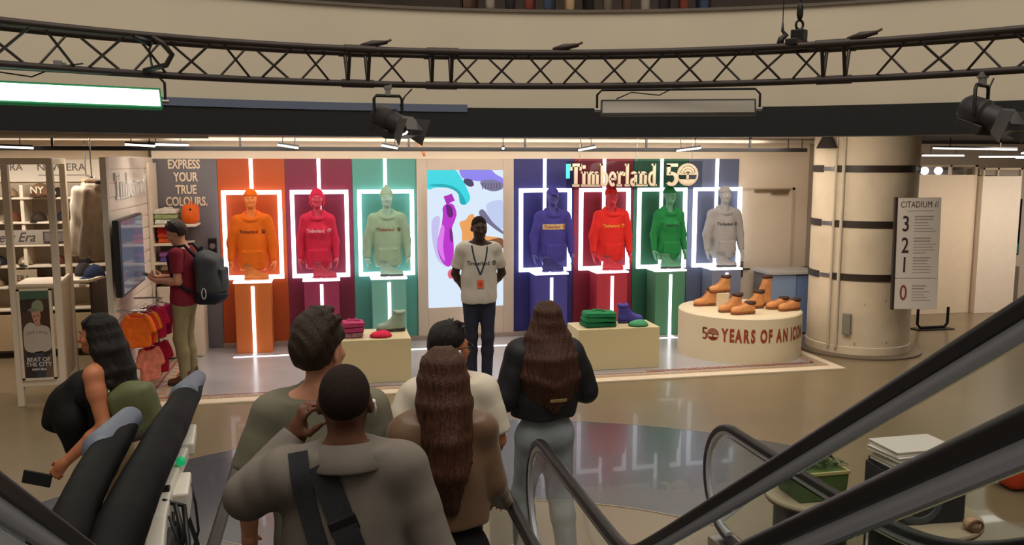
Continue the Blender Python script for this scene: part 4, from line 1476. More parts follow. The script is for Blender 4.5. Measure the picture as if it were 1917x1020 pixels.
# ---- woman in the black jacket walking off
sp = dict(fem=True, armr=1.05, yaw=4, pitch=6, ff=16, armL=((-0.27, -0.02, 1.17), (-0.16, 0.16, 1.12)), armR=((0.27, -0.02, 1.17), (0.17, 0.15, 1.13)),
          legL=((-0.10, 0.10, 0.50), (-0.10, 0.09, 0.09)), legR=((0.11, 0.0, 0.50), (0.11, -0.16, 0.13)))
r, M = person('person with long brown hair in short black jacket and light grey jeans walking away', (1.22, 4.82, 0.0), 6, 1.63, SK_light, sp)
M_jk = mat('black_jacket_shell', (24, 24, 28), rough=0.6, var=0.1, vs=8, bump=0.2, bs=40, spec=0.4)
obj('jacket', shirt_mesh(sp, M, 0.009, hem=1.035, e=0.04, loose=0.075, long=True, neck=1.50, seed=31, amp=0.012, slr=1.75, flare=0.02), M_jk, r)
long_hair(sp, M, r, H_chest, tip=1.13, n=34, width=0.165, back=-0.19, seed=9, tipw=1.0, spread=95)
obj('jeans', trouser_mesh(sp, M, 0.009, top=1.05, wide=1.18, e=0.02, seed=14, amp=0.005), fabric('light_grey_denim', (138, 146, 150), var=0.12), r)
obj('jacket_print', MB().box((0.0, -0.232, 1.105), (0.10, 0.004, 0.016), rot=Euler((R(8), 0, 0)).to_matrix()), mat('gold_print', (150, 126, 84), rough=0.4), r)
obj('hanging_strap', MB().tube([(-0.30, 0.0, 1.03), (-0.315, 0.0, 0.97), (-0.33, -0.01, 0.90), (-0.37, -0.01, 0.80)], [0.010, 0.012, 0.008, 0.003], 8), M_dark, r, smooth=True)
for sd in 'LR':
    shoe_mb(sp, M, sd, fabric('white_trainer', (200, 194, 186)), MATS['pale_sole'], r)
eyes(sp, M, r)

# ---- woman walking past with the green bag, seen from her side
sp = dict(fem=True, yaw=2, pitch=-3, ff=18, armr=1.22, armL=((-0.215, -0.075, 1.12), (-0.235, 0.165, 0.90)), armR=((0.20, 0.10, 1.14), (0.08, 0.26, 1.10)),
          handL=((0.02, 0.65, -0.75), (0.85, -0.25, -0.1), (42, 50, 35)), handR=((-0.8, 0.5, 0.0), (-0.3, -1, 0), (30, 40, 30)),
          legL=((-0.10, 0.12, 0.50), (-0.10, 0.12, 0.09)), legR=((0.10, -0.02, 0.50), (0.10, -0.20, 0.14)))
r, M = person('person with long dark hair in black tank top, walking past in profile', (-1.27, 5.13, 0.0), 84, 1.585, SK_tan, sp, h=0.006)
obj('tank_top', shirt_mesh(dict(sp, armL=sp['armL']), M, 0.008, hem=0.80, e=0.009, loose=0.004, sleeve=0.02, neck=1.405, seed=41, amp=0.003, slr=0.5, boxy=False), fabric('black_rib_cotton', (22, 20, 22)), r)
long_hair(sp, M, r, H_black, tip=1.20, n=34, width=0.125, back=-0.16, seed=17, tipw=1.1, spread=112)
S = SDF(head_mat(sp, M))
for i in range(9):
    u = -1 + 2 * i / 8
    S.path([(0.03 * u, 0.02, 1.750), (0.050 * u, 0.062, 1.724), (0.064 * u, 0.084 - 0.025 * u * u, 1.684)], [0.016, 0.012, 0.005], k=0.012)
obj('fringe', S.mesh('fringe', 0.006, folds(0.002, 5, 120)), H_black, r)
eyes(sp, M, r, iris=(46, 30, 20))
HM_ = head_mat(sp, M)
obj('lips', MB().sphere(HM_ @ V(0, 0.0975, 1.5745), (0.0165, 0.0085, 0.008), 12, 8), mat('lip_tone', (156, 84, 70), rough=0.4), r, smooth=True)
obj('trousers', trouser_mesh(sp, M, 0.010, wide=1.2, seed=44), fabric('sand_trousers', (164, 144, 110)), r)
for sd in 'LR':
    shoe_mb(sp, M, sd, MATS['white_trainer'], MATS['pale_sole'], r)
q = 1.585 / 1.75


def held(name, label, cat, root, group=None):
    """a thing held by a person: its own top-level object at the person's place and turn"""
    t = thing(name, label, cat, root.location, root.rotation_euler.z, group)
    return t


ph = held('phone', 'black phone held low in the hand of the woman with the green bag', 'phone', r)
obj('phone_body', MB().box((-0.205, 0.295, 0.735), (0.014, 0.15, 0.075), rot=Euler((R(14), 0, 0)).to_matrix()), M_dark, ph, bev=0.005)
obj('phone_glass', MB().box((-0.197, 0.295, 0.735), (0.003, 0.14, 0.066), rot=Euler((R(14), 0, 0)).to_matrix()), mat('phone_glass', (12, 12, 16), rough=0.08), ph)
# shoulder bag
bg = held('shoulder_bag', 'olive green shoulder bag with dark base hanging behind the woman in the tank top', 'bag', r)
S = SDF()
S.k = 0.04
S.box((-0.13, -0.22, 1.08), (0.06, 0.125, 0.135), 0.04, rot=Euler((R(-16), 0, 0)).to_matrix())
S.ell((-0.13, -0.20, 1.13), (0.075, 0.12, 0.12))
obj('bag_body', S.mesh('bag_body', 0.009, folds(0.006, 4, 18)), mat('olive_leather', (92, 96, 62), rough=0.55, var=0.1, vs=6), bg)
S = SDF()
S.box((-0.13, -0.262, 0.955), (0.064, 0.135, 0.028), 0.02, rot=Euler((R(-16), 0, 0)).to_matrix())
obj('bag_base', S.mesh('bag_base', 0.008), mat('dark_leather', (58, 50, 46), rough=0.5), bg)
strip([(-0.13, -0.11, 1.13), (-0.155, -0.065, 1.22), (-0.135, -0.015, 1.335), (-0.10, 0.05, 1.30), (-0.10, 0.02, 1.20), (-0.12, -0.08, 1.15)], 0.02, 0.006, MATS['olive_leather'], bg, 'bag_strap', normal=(-1, 0, 0.3))
obj('strap_ring', MB().tube([(-0.145 + 0.014 * math.cos(R(a)), -0.088, 1.185 + 0.016 * math.sin(R(a))) for a in range(0, 360, 30)], 0.003, 6, closed=True), M_chrome, bg, smooth=True)
# folded jacket carried over the other arm
S = SDF()
S.k = 0.05
S.path([(0.08, 0.13, 1.16), (0.06, 0.20, 1.06), (0.05, 0.26, 0.97)], [0.095, 0.115, 0.07])
S.path([(0.0, 0.12, 1.17), (-0.04, 0.15, 1.0), (-0.03, 0.16, 0.84)], [0.06, 0.08, 0.05])
S.path([(0.02, 0.22, 1.12), (0.0, 0.30, 0.98)], [0.05, 0.035])
jc = held('carried_jacket', 'black jacket bunched over the arm of the woman in the tank top', 'jacket', r)
obj('jacket_cloth', S.mesh('jacket_cloth', 0.009, folds(0.012, 9, 22)), mat('black_down_cloth', (18, 16, 17), rough=0.7, spec=0.3), jc)

# ---- shop assistant in front of the screen
sp = dict(bulk=0.98, yaw=6, pitch=-6, ff=18, armL=((-0.245, -0.06, 1.16), (-0.14, -0.19, 0.99)), armR=((0.245, -0.06, 1.16), (0.14, -0.20, 0.97)),
          handL=((0.9, -0.1, -0.3), (0, -1, 0), (30, 35, 25)), handR=((-0.9, -0.1, -0.3), (0, -1, 0), (30, 35, 25)),
          legL=((-0.085, 0.03, 0.50), (-0.075, -0.0, 0.09)), legR=((0.085, 0.0, 0.50), (0.08, -0.02, 0.09)))
r, M = person('person in white printed T-shirt and dark jeans with lanyard, standing before the screen', (1.585, 9.17, 0.012), 176, 1.835, SK_dark, sp, h=0.008)
tee = obj('t_shirt', shirt_mesh(sp, M, 0.008, hem=0.86, e=0.016, loose=0.022, sleeve=0.72, neck=1.492, seed=51, amp=0.008, slr=0.98, cutn=(0, 0.35, 1)), fabric('off_white_jersey', (196, 188, 176), var=0.04), r)
tx = me_xf(text_mesh('Timberland', 0.062, 0.0, 0.0012, 0.85), Matrix.Translation((0.02, 0, 1.345)) @ Matrix.Rotation(R(180), 4, 'Z') @ Matrix.Rotation(R(90), 4, 'X'))
M_ink2 = mat('print_charcoal', (52, 44, 40), rough=0.8)
obj('chest_print', print_on(tx, tee, (0, -1, 0)), M_ink2, r)
em = tree_emblem(0.024, 0.0006)
em.xf(Matrix.Translation((-0.155, 0, 1.347)) @ Matrix.Rotation(R(180), 4, 'Z'))
obj('chest_emblem', print_on(em.mesh('emblem'), tee, (0, -1, 0)), M_ink2, r)
M_lan = fabric('navy_lanyard', (52, 54, 78), var=0.1)
for sx in (-1, 1):
    draped_strap(tee, [V(sx * 0.085, 0, 1.535), V(sx * 0.07, 0, 1.42), V(sx * 0.03, 0, 1.30), V(0.0, 0, 1.225)], (0, -1, 0), 0.016, 0.003, M_lan, r, 'lanyard', n=18, off=0.003)
bq = project(tee, [V(0, 0, 1.135)], (0, -1, 0), 0.008)[0][0]
obj('badge', MB().box(bq + V(0, 0.0, -0.01), (0.07, 0.006, 0.095)), mat('badge_coral', (226, 110, 74), rough=0.4), r, bev=0.003)
obj('badge_photo', MB().box(bq + V(0, 0.004, -0.01), (0.035, 0.003, 0.045)), mat('badge_red', (206, 70, 50), rough=0.4), r)
obj('jeans', trouser_mesh(sp, M, 0.009, wide=0.98, seed=55, top=0.98), fabric('indigo_denim', (44, 46, 60), var=0.15), r)
obj('hair', (lambda S: (S.ell((0, -0.010, 1.664), (0.079, 0.098, 0.096)), S.cut((0, 0.07, 1.705), (0, 0.75, -0.66)), S.cut((0, -0.06, 1.62), (0, 0.5, -1)), S.mesh('hair', 0.006, folds(0.001, 3, 180)))[-1])(SDF(head_mat(sp, M))), H_buzz, r)
S = SDF(head_mat(sp, M))
S.ell((0, 0.046, 1.560), (0.0485, 0.0465, 0.037))
S.cut((0, 0.02, 1.582), (0, 0.1, 1))
S.cut((0, 0.035, 1.55), (0, -1, 0))
obj('beard', S.mesh('beard', 0.006, folds(0.001, 3, 160)), H_buzz, r)
eyes(sp, M, r, iris=(30, 20, 16), white=(112, 98, 92))
for sd in 'LR':
    shoe_mb(sp, M, sd, fabric('indigo_boot_nubuck', (58, 56, 110), var=0.1), mat('indigo_sole', (40, 40, 70)), r, boot=True)

# ---- browsing man with a backpack
sp = dict(yaw=4, pitch=-24, ff=17, armL=((-0.215, -0.03, 1.14), (-0.10, 0.22, 1.13)), armR=((0.215, 0.0, 1.14), (0.08, 0.24, 1.15)),
          handL=((0.35, 1, 0.15), (0.2, 0.1, 1), (35, 40, 30)), handR=((-0.35, 1, 0.15), (-0.2, 0.1, 1), (35, 40, 30)))
r, M = person('person in maroon T-shirt and khaki trousers looking at a phone by the shelves', (-1.565, 9.88, 0.012), 78, 1.775, SK_light, sp, h=0.008)
tee = obj('t_shirt', shirt_mesh(sp, M, 0.008, hem=0.87, e=0.016, loose=0.018, sleeve=0.68, neck=1.49, seed=61, amp=0.005, slr=1.1), fabric('maroon_jersey', (122, 34, 48), var=0.08), r)
short_hair(sp, M, r, H_brown, t=0.013, top=0.024, front=1.712, back=1.59, amp=0.004, tufts=30, seed=8)
eyes(sp, M, r)
obj('trousers', trouser_mesh(sp, M, 0.009, wide=1.02, seed=64, top=0.98), fabric('khaki_twill', (136, 124, 92), var=0.08), r)
for sd in 'LR':
    shoe_mb(sp, M, sd, mat('brown_boot_leather', (86, 46, 30), rough=0.5, var=0.15), mat('dark_boot_sole', (40, 26, 20)), r, boot=True)
bp = held('backpack', 'dark grey backpack with black base worn by the man in maroon', 'backpack', r)
bp.scale = (1.08, 1.14, 1.04)
S = SDF()
S.k = 0.05
S.box((0, -0.26, 1.14), (0.15, 0.105, 0.22), 0.07)
S.ell((0, -0.30, 1.06), (0.14, 0.13, 0.19))
S.ell((0, -0.22, 1.32), (0.13, 0.10, 0.10))
S.cut((0, 0, 0.985), (0, 0, -1))
obj('pack_body', S.mesh('pack_body', 0.009, folds(0.006, 6, 20)), fabric('charcoal_nylon', (64, 66, 70), var=0.12, rough=0.6), bp)
S = SDF()
S.k = 0.04
S.box((0, -0.26, 0.93), (0.155, 0.11, 0.075), 0.05)
S.ell((0, -0.30, 0.94), (0.14, 0.125, 0.08))
obj('pack_base', S.mesh('pack_base', 0.009), fabric('navy_black_nylon', (26, 28, 38), var=0.12, rough=0.6), bp)
S = SDF()
S.box((0, -0.385, 1.12), (0.10, 0.025, 0.11), 0.02)
obj('front_pocket', S.mesh('front_pocket', 0.009, folds(0.004, 2, 26)), fabric('slate_nylon', (52, 54, 60), rough=0.6), bp)
for sx in (-1, 1):
    obj('shoulder_strap', MB().tube([(sx * 0.10, -0.16, 1.36), (sx * 0.115, -0.07, 1.475), (sx * 0.12, 0.03, 1.455), (sx * 0.125, 0.088, 1.36), (sx * 0.15, 0.062, 1.20), (sx * 0.17, -0.03, 1.06), (sx * 0.14, -0.15, 0.99)], 0.016, 8), MATS['navy_black_nylon'], bp, smooth=True)
obj('top_handle', MB().tube([(-0.04, -0.17, 1.40), (-0.03, -0.19, 1.45), (0.03, -0.19, 1.45), (0.04, -0.17, 1.40)], 0.008, 8), MATS['navy_black_nylon'], bp, smooth=True)
obj('clip_loop', MB().tube([(-0.165, -0.25 + 0.02 * math.cos(R(a)), 0.98 + 0.055 * math.sin(R(a))) for a in range(0, 360, 24)], 0.006, 6, closed=True), mat('pale_webbing', (196, 194, 190), rough=0.6), bp, smooth=True)
ph = held('phone', 'dark phone held up in both hands by the man with the backpack', 'phone', r)
obj('phone_body', MB().box((-0.005, 0.355, 1.185), (0.075, 0.15, 0.012), rot=Euler((R(28), 0, 0)).to_matrix()), M_dark, ph, bev=0.004)
obj('phone_glass', MB().box((-0.005, 0.351, 1.192), (0.066, 0.14, 0.002), rot=Euler((R(28), 0, 0)).to_matrix()), MATS['phone_glass'], ph)
# ------------------------------------------------------------------ mannequin torsos
MC = {'orange': ((226, 108, 26), (120, 44, 20), 'orange'), 'magenta': ((206, 44, 74), (226, 170, 180), 'pinkish red'), 'teal': ((150, 178, 150), (140, 84, 62), 'pale sage green'),
      'indigo': ((70, 64, 142), (206, 178, 120), 'indigo'), 'red': ((218, 46, 40), (236, 168, 60), 'bright red'), 'green': ((38, 128, 68), (20, 60, 40), 'leaf green'), 'slate': ((162, 158, 156), (56, 52, 54), 'light grey')}
BOD = {'orange': (232, 132, 60), 'magenta': (200, 62, 86), 'teal': (160, 196, 178), 'indigo': (78, 74, 146), 'red': (206, 50, 62), 'green': (96, 158, 120), 'slate': (170, 168, 168)}
MID = Matrix.Identity(4)


HS = Matrix.Translation((0, 0, 1.56)) @ Matrix.Scale(1.06, 4) @ Matrix.Translation((0, 0, -1.56))


def mann(fem):
    sp = dict(fem=fem, bulk=0.93, ff=16, armL=((-0.245, -0.01, 1.13), (-0.262, 0.05, 0.90)), armR=((0.245, -0.01, 1.13), (0.262, 0.05, 0.90)))
    if fem:
        sp['armL'] = ((-0.215, -0.02, 1.14), (-0.225, 0.04, 0.92))
        sp['armR'] = ((0.215, -0.02, 1.14), (0.225, 0.04, 0.92))
    sp['hlift'] = 0.055
    b = body_mesh(sp, MID, 0.009, lo=0.78, plain=True)
    hd = shirt_mesh(sp, MID, 0.009, hem=0.80, e=0.018, loose=0.022 if fem else 0.035, long=True, neck=1.53, seed=71 + int(fem), amp=0.006, slr=1.12 if fem else 1.2, hood=True)
    return b, hd


MB_M, MH_M = mann(False)
MB_F, MH_F = mann(True)


def beanie(kind):
    S = SDF()
    S.k = 0.02
    if kind == 'beanie':
        S.ell((0, -0.012, 1.672), (0.083, 0.102, 0.10))
        S.cut((0, 0.05, 1.672), (0, 0.10, -1))
        for i in range(24):
            a0, a1 = R(i * 15), R(i * 15 + 15)
            P = lambda a: (0.070 * math.sin(a), -0.010 + 0.089 * math.cos(a), 1.688 + 0.008 * math.cos(a))
            S.cap(P(a0), P(a1), 0.0195, k=0.008)
    elif kind == 'pointed':
        S.ell((0, -0.012, 1.675), (0.085, 0.102, 0.098))
        S.cap((0, -0.02, 1.74), (0, -0.03, 1.80), 0.04, 0.016, k=0.04)
        S.cut((0, 0.05, 1.655), (0, 0.10, -1))
    elif kind == 'cap':
        S.ell((0, -0.010, 1.672), (0.083, 0.102, 0.096))
        S.cut((0, 0.05, 1.668), (0, -0.12, -1))
        S.ell((0, 0.115, 1.682), (0.068, 0.075, 0.010), rot=Euler((R(-10), 0, 0)).to_matrix(), k=0.012)
    else:
        S.ell((0, -0.010, 1.668), (0.086, 0.105, 0.104))
        S.path([(-0.084, -0.01, 1.66), (-0.080, 0.0, 1.58), (-0.045, 0.05, 1.515)], [0.018, 0.016, 0.012])
        S.path([(0.084, -0.01, 1.66), (0.080, 0.0, 1.58), (0.045, 0.05, 1.515)], [0.018, 0.016, 0.012])
        S.cut((0, 0.085, 1.68), (0, 1.0, -0.9), ((-0.06, 0.02, 1.5), (0.06, 0.2, 1.70)))
    return S.mesh('headwear_' + kind, 0.007, (lambda x, y, z: 0.0015 * np.sin(np.arctan2(x, y) * 36)) if kind in ('beanie', 'pointed') else None)


HW = {k: beanie(k) for k in ('beanie', 'pointed', 'cap', 'balaclava')}
HKIND = {'orange': 'beanie', 'magenta': 'balaclava', 'teal': 'pointed', 'indigo': 'cap', 'red': 'pointed', 'green': 'beanie', 'slate': 'beanie'}
HNAME = {'beanie': 'beanie', 'balaclava': 'hood', 'pointed': 'pointed beanie', 'cap': 'cap'}
FEM = {'magenta', 'green'}
POLE = MB().tube([(0, 0, 0.68), (0, 0, 0.86)], 0.018, 12).lathe([(0.10, 0.670), (0.10, 0.677), (0.02, 0.68)], n=24).mesh('pole', 40)
for nm, x in COLS:
    fem = nm in FEM
    c, pc, word_ = MC[nm]
    dz = {'magenta': -0.03, 'green': -0.02, 'indigo': -0.02, 'red': 0.0}.get(nm, 0.0)
    dx = {'orange': -0.0, 'magenta': -0.03, 'teal': 0.0, 'indigo': 0.06, 'red': 0.04, 'green': 0.04, 'slate': 0.03}[nm]
    r = thing('mannequin', '%s mannequin torso in matching hoodie and %s above its pedestal' % (word_, HNAME[HKIND[nm]]), 'mannequin', (x + dx, 11.45, 0.268), R(180), 'hooded mannequin torsos in the light frames')
    r.scale = (1, 1, 1)
    obj('body', MB_F if fem else MB_M, mat(nm + '_mannequin_gloss', BOD[nm], rough=0.4), r)
    hd = obj('hoodie', MH_F if fem else MH_M, fabric(nm + '_hoodie_fleece', c, var=0.05), r)
    hw = obj('headwear', HW[HKIND[nm]], fabric(nm + '_knit', tuple(min(255, int(v * 1.06)) for v in c), var=0.06), r)
    hw.location = (0, 0, 0.055)
    obj('pole', POLE, M_steel, r)
    tx = me_xf(text_mesh('Timberland', 0.060, 0.0, 0.0014, 0.82), Matrix.Translation((0.03, 0, 1.285)) @ Matrix.Rotation(R(180), 4, 'Z') @ Matrix.Rotation(R(90), 4, 'X'))
    M_pr = mat(nm + '_chest_print', pc, rough=0.7)
    if nm == 'indigo':
        bx = MB()
        for i in range(12):
            for j in range(3):
                bx.add([(-0.16 + i * 0.0265, 0, 1.25 + j * 0.024), (-0.16 + (i + 1) * 0.0265, 0, 1.25 + j * 0.024), (-0.16 + (i + 1) * 0.0265, 0, 1.25 + (j + 1) * 0.024), (-0.16 + i * 0.0265, 0, 1.25 + (j + 1) * 0.024)], [(0, 1, 2, 3)])
        obj('print_panel', print_on(bx.mesh('print_panel'), hd, (0, -1, 0), 0.003), M_pr, r)
        M_pr = mat('indigo_print_red', (150, 50, 60), rough=0.7)
    obj('chest_print', print_on(tx, hd, (0, -1, 0), 0.005), M_pr, r)
    em = tree_emblem(0.026, 0.0006).xf(Matrix.Translation((-0.148, 0, 1.287)) @ Matrix.Rotation(R(180), 4, 'Z'))
    obj('chest_emblem', print_on(em.mesh('emblem'), hd, (0, -1, 0), 0.005), M_pr, r)

# ------------------------------------------------------------------ boots (toe towards +x, side facing -y)
BM = {}


def boot_parts(kind):
    """6-inch lace boot, tall boot or low shoe; returns meshes"""
    if kind in BM:
        return BM[kind]
    sh = {'boot': 0.205, 'tall': 0.36, 'low': 0.13}[kind]
    S = SDF()
    S.k = 0.035
    S.cap((-0.085, 0, 0.055), (0.03, 0, 0.052), 0.036, 0.040)
    S.cap((0.03, 0, 0.05), (0.125, 0, 0.042), 0.042, 0.036)
    S.ell((0.115, 0, 0.048), (0.058, 0.045, 0.034))
    S.cap((-0.075, 0, 0.06), (-0.078, 0, sh), 0.038, 0.043, flat=True)
    S.cap((-0.02, 0, 0.07), (-0.05, 0, sh - 0.02), 0.036, 0.036, flat=True)
    S.cap((0.075, 0, 0.055), (-0.03, 0, max(0.10, sh * 0.75)), 0.030, 0.032, k=0.04)
    S.cut((0, 0, sh), (0, 0, 1))
    S.cut((0, 0, 0.022), (0, 0, -1))
    up = S.mesh('upper', 0.006)
    T = SDF()
    T.k = 0.03
    T.cap((-0.085, 0, 0.03), (0.12, 0, 0.03), 0.047, 0.050)
    T.cap((0.09, 0, 0.03), (0.135, 0, 0.03), 0.047, 0.042)
    T.cut((0, 0, 0.028), (0, 0, 1))
    T.cut((0, 0, 0.0), (0, 0, -1))
    T.box((-0.02, 0, 0.004), (0.018, 0.08, 0.008), 0.002, op='-', k=0.001)
    for i in range(5):
        T.box((0.035 + i * 0.028, 0, 0.0), (0.004, 0.08, 0.007), 0.001, op='-', k=0.001)
    sole = T.mesh('sole', 0.005, relax=0)
    C = SDF()
    C.k = 0.012
    n = 16
    for i in range(n):
        P = lambda a: (-0.066 + 0.049 * math.cos(a), 0.038 * math.sin(a), sh - 0.004 + 0.010 * (1 if kind == 'boot' else 0.3) * (math.cos(2 * a) * 0.4))
        C.cap(P(2 * PI * i / n), P(2 * PI * (i + 1) / n), 0.018)
    col_ = C.mesh('collar', 0.0055)
    L = MB()
    bv = BVHTree.FromPolygons([v.co for v in up.vertices], [p.vertices for p in up.polygons])
    rows = {'boot': 6, 'tall': 11, 'low': 4}[kind]
    def surf(x, y, z, d):
        h_ = bv.ray_cast(Vector((x, y, z)), Vector(d))
        return h_[0]
    for i in range(rows):
        t = i / max(1, rows - 1)
        x0, z0 = 0.068 - 0.085 * t, 0.088 + (sh - 0.115) * t
        pts = []
        for k in range(-3, 4):
            hpt = surf(x0 + 0.15, k * 0.0075, z0 + 0.10, (-0.83, 0, -0.56))
            if hpt is not None:
                pts.append(hpt + Vector((0.003, 0, 0.002)))
        if len(pts) > 3:
            L.tube(pts, 0.0032, 6)
    if kind == 'boot':
        L.tube([(0.01, -0.02, sh - 0.015), (0.03, -0.035, sh - 0.035), (0.025, -0.042, sh - 0.06)], 0.0028, 6)
    if not L.v:
        L.tube([(0.05, -0.01, 0.09), (0.05, 0.01, 0.09)], 0.003, 6)
    lace = L.mesh('laces', True)
    BM[kind] = (up, sole, col_, lace)
    return BM[kind]


def boot(kind, label, loc, rz, c_up, c_sole, c_col, c_lace, group=None, s=1.0, name='boot'):
    up, so, co, la = boot_parts(kind)
    r = thing(name, label, 'boot' if kind != 'low' else 'shoe', loc, R(rz), group)
    r.scale = (s, s, s)
    obj('upper', up, c_up, r)
    obj('sole', so, c_sole, r)
    obj('collar', co, c_col, r)
    obj('laces', la, c_lace, r)
    return r


for nm, x in COLS:
    c = BOD[nm]
    k = mat(nm + '_boot_nubuck', tuple(int(v * 0.92) for v in c), rough=0.7, var=0.08, vs=30)
    k2 = mat(nm + '_boot_sole', tuple(int(v * 0.78) for v in c), rough=0.6)
    dark = nm in ('teal', 'slate', 'green')
    boot('boot', '%s lace boot standing toe outwards on the glowing plate of the %s pedestal' % (MC[nm][2], WALLN[nm]), (x + 0.02, 11.36, 0.937), 0, k, mat('boot_sole_dark', (54, 48, 46), rough=0.6) if dark else k2, k2, k, 'single boots on the pedestals')
M_tan = mat('wheat_nubuck', (206, 140, 84), rough=0.75, var=0.10, vs=30)
M_tsole = mat('tan_gum_sole', (132, 78, 44), rough=0.6)
M_tcol = mat('dark_brown_collar', (64, 36, 24), rough=0.6)
M_tlace = mat('tan_lace', (176, 112, 60), rough=0.8)
ZT = 0.572
for kind, lab, x, y, rz, s in (
        ('boot', 'tan lace boot standing at the far rim of the drum beside the riser block', 4.80, 10.36, 182, 1.05),
        ('boot', 'tan lace boot standing on the small riser block on the drum', DX - 0.14, DY + 0.25, 186, 1.02),
        ('boot', 'tan boot with dark collar near the front of the drum, behind the lace up shoe', 4.91, 9.86, 184, 1.06),
        ('low', 'tan lace up shoe at the front rim of the drum before its dark collared pair', 4.99, 9.68, 184, 1.08),
        ('boot', 'tan ankle boot standing in the middle of the drum against the tall boot', 5.30, 10.04, 182, 1.06),
        ('tall', 'tall tan boot with high shaft on the drum', 5.50, 10.22, 180, 1.06),
        ('low', 'low tan chukka shoe at the rim of the drum nearest the column, behind its pair', 5.60, 9.95, 186, 1.05),
        ('low', 'low tan chukka shoe at the very rim of the drum nearest the column', 5.68, 9.80, 190, 1.05)):
    z = ZT + (0.17 if 'riser block on' in lab else 0)
    boot(kind, lab, (x, y, z), rz, M_tan, M_tsole, M_tcol, M_tlace, 'tan boots on the drum', s)
o = thing('small_ornament', 'tiny white ornament standing beside the riser block on the drum', 'ornament', (5.16, 10.12, ZT))
obj('ornament_body', MB().lathe([(0.03, 0), (0.035, 0.03), (0.02, 0.06), (0.024, 0.08), (0.012, 0.11)], n=16), mat('glossy_white', (246, 240, 230), rough=0.15), o, smooth=True)

# ------------------------------------------------------------------ folded garments and caps on the plinths
FG = {}


def folded(name, label, loc, rz, m, size=(0.30, 0.24, 0.06), cat='garment', group=None):
    key = size
    if key not in FG:
        S = SDF()
        S.k = 0.02
        hx, hy, hz = size[0] / 2, size[1] / 2, size[2] / 2
        S.box((0, 0, hz * 0.6), (hx, hy, hz * 0.58), hz * 0.5)
        S.box((0.004, 0.004, hz * 1.45), (hx * 0.97, hy * 0.97, hz * 0.5), hz * 0.45, k=0.008)
        S.box((0, -hy, hz * 1.02), (hx * 1.1, 0.012, 0.004), 0.003, op='-', k=0.006)
        FG[key] = S.mesh('folded_cloth', 0.008, folds(0.004, 3, 26))
        C = SDF()
        C.k = 0.02
        C.path([(-0.07, 0.0, hz * 2 - 0.002), (-0.04, hy * 0.6, hz * 2), (0.04, hy * 0.6, hz * 2), (0.07, 0, hz * 2 - 0.002)], [0.012, 0.016, 0.016, 0.012])
        FG[key + ('c',)] = C.mesh('collar_fold', 0.007)
    r = thing(name, label, cat, loc, R(rz), group)
    obj('folded_cloth', FG[key], m, r)
    obj('collar_fold', FG[key + ('c',)], m, r)
    return r


M_gr = fabric('green_fleece', (34, 116, 70), var=0.12)
M_gr2 = fabric('bottle_green_fleece', (26, 92, 58), var=0.12)
for i, (l_, m_) in enumerate((('dark green folded hoodie at the bottom of the stack on the low plinth', M_gr2), ('green folded hoodie in the middle of the stack on the low plinth', M_gr), ('green folded hoodie on top of the stack on the low plinth', M_gr))):
    folded('folded_hoodie', l_, (3.10 + 0.006 * i, 9.69, 0.502 + 0.057 * i), 4 - 5 * i, m_, (0.38, 0.28, 0.055), group='green folded hoodies on the low plinth')
M_pk = fabric('pink_fleece', (166, 58, 96), var=0.14)
M_pk2 = fabric('mauve_check_cloth', (142, 100, 104), var=0.5, vs=50)
for i, (l_, m_) in enumerate((('mauve checked folded garment at the bottom of the pink stack', M_pk2), ('pink folded garment in the middle of the pink stack', M_pk), ('pink folded garment on top of the pink stack', M_pk))):
    folded('folded_garment', l_, (0.23 + 0.005 * i, 9.66, 0.502 + 0.057 * i), -3 + 4 * i, m_, (0.24, 0.24, 0.055), group='pink folded garments on the low plinth')
k = mat('sage_boot_nubuck', (140, 158, 140), rough=0.7, var=0.08)
boot('boot', 'grey green lace boot on the low plinth behind the pink cap', (0.70, 9.86, 0.502), 182, k, mat('boot_sole_dark', (54, 48, 46)), k, k, s=1.08)
k = mat('violet_boot_nubuck', (66, 58, 142), rough=0.7, var=0.08)
boot('boot', 'violet lace boot on the low plinth behind the green cap', (3.52, 9.80, 0.502), 0, k, mat('violet_boot_sole', (44, 40, 96)), k, k, s=1.05)

CAPM = {}


def cap_meshes():
    if 'crown' in CAPM:
        return CAPM
    S = SDF()
    S.k = 0.02
    S.ell((0, 0, 0.0), (0.088, 0.10, 0.115))
    S.cut((0, 0, 0.0), (0, 0, -1))
    CAPM['crown'] = S.mesh('crown', 0.009, lambda x, y, z: 0.0016 * np.abs(np.sin(np.arctan2(x, y) * 3)))
    mb = MB()
    n = 14
    top, bot = [], []
    rings = []
    for i in range(n + 1):
        a = R(-72 + 144 * i / n)
        ix, iy = 0.084 * math.sin(a), -0.094 * math.cos(a)
        ex = 0.070 * (1 - abs(math.sin(a)) ** 3)
        ox, oy = ix * (1 + 0.06), iy - ex
        dz = -0.018 * (math.sin(a) ** 2)
        rings.append([(ix, iy, 0.006 + dz * 0.2), (ox, oy, 0.0 + dz), (ox, oy, -0.005 + dz), (ix, iy, 0.0 + dz * 0.2)])
    CAPM['brim'] = mb.sweep(rings).mesh('brim', 40)
    CAPM['button'] = MB().sphere((0, 0, 0.114), (0.008, 0.008, 0.005), 8, 6).mesh('button', True)
    CAPM['badge'] = MB().add([(-0.025, -0.1005, 0.03), (0.025, -0.1005, 0.03), (0.022, -0.094, 0.065), (-0.022, -0.094, 0.065)], [(0, 1, 2, 3)]).prism([(-0.02, 0.03), (0.02, 0.03), (0.014, 0.062), (-0.014, 0.062)], -0.1035, -0.085).mesh('badge')
    return CAPM


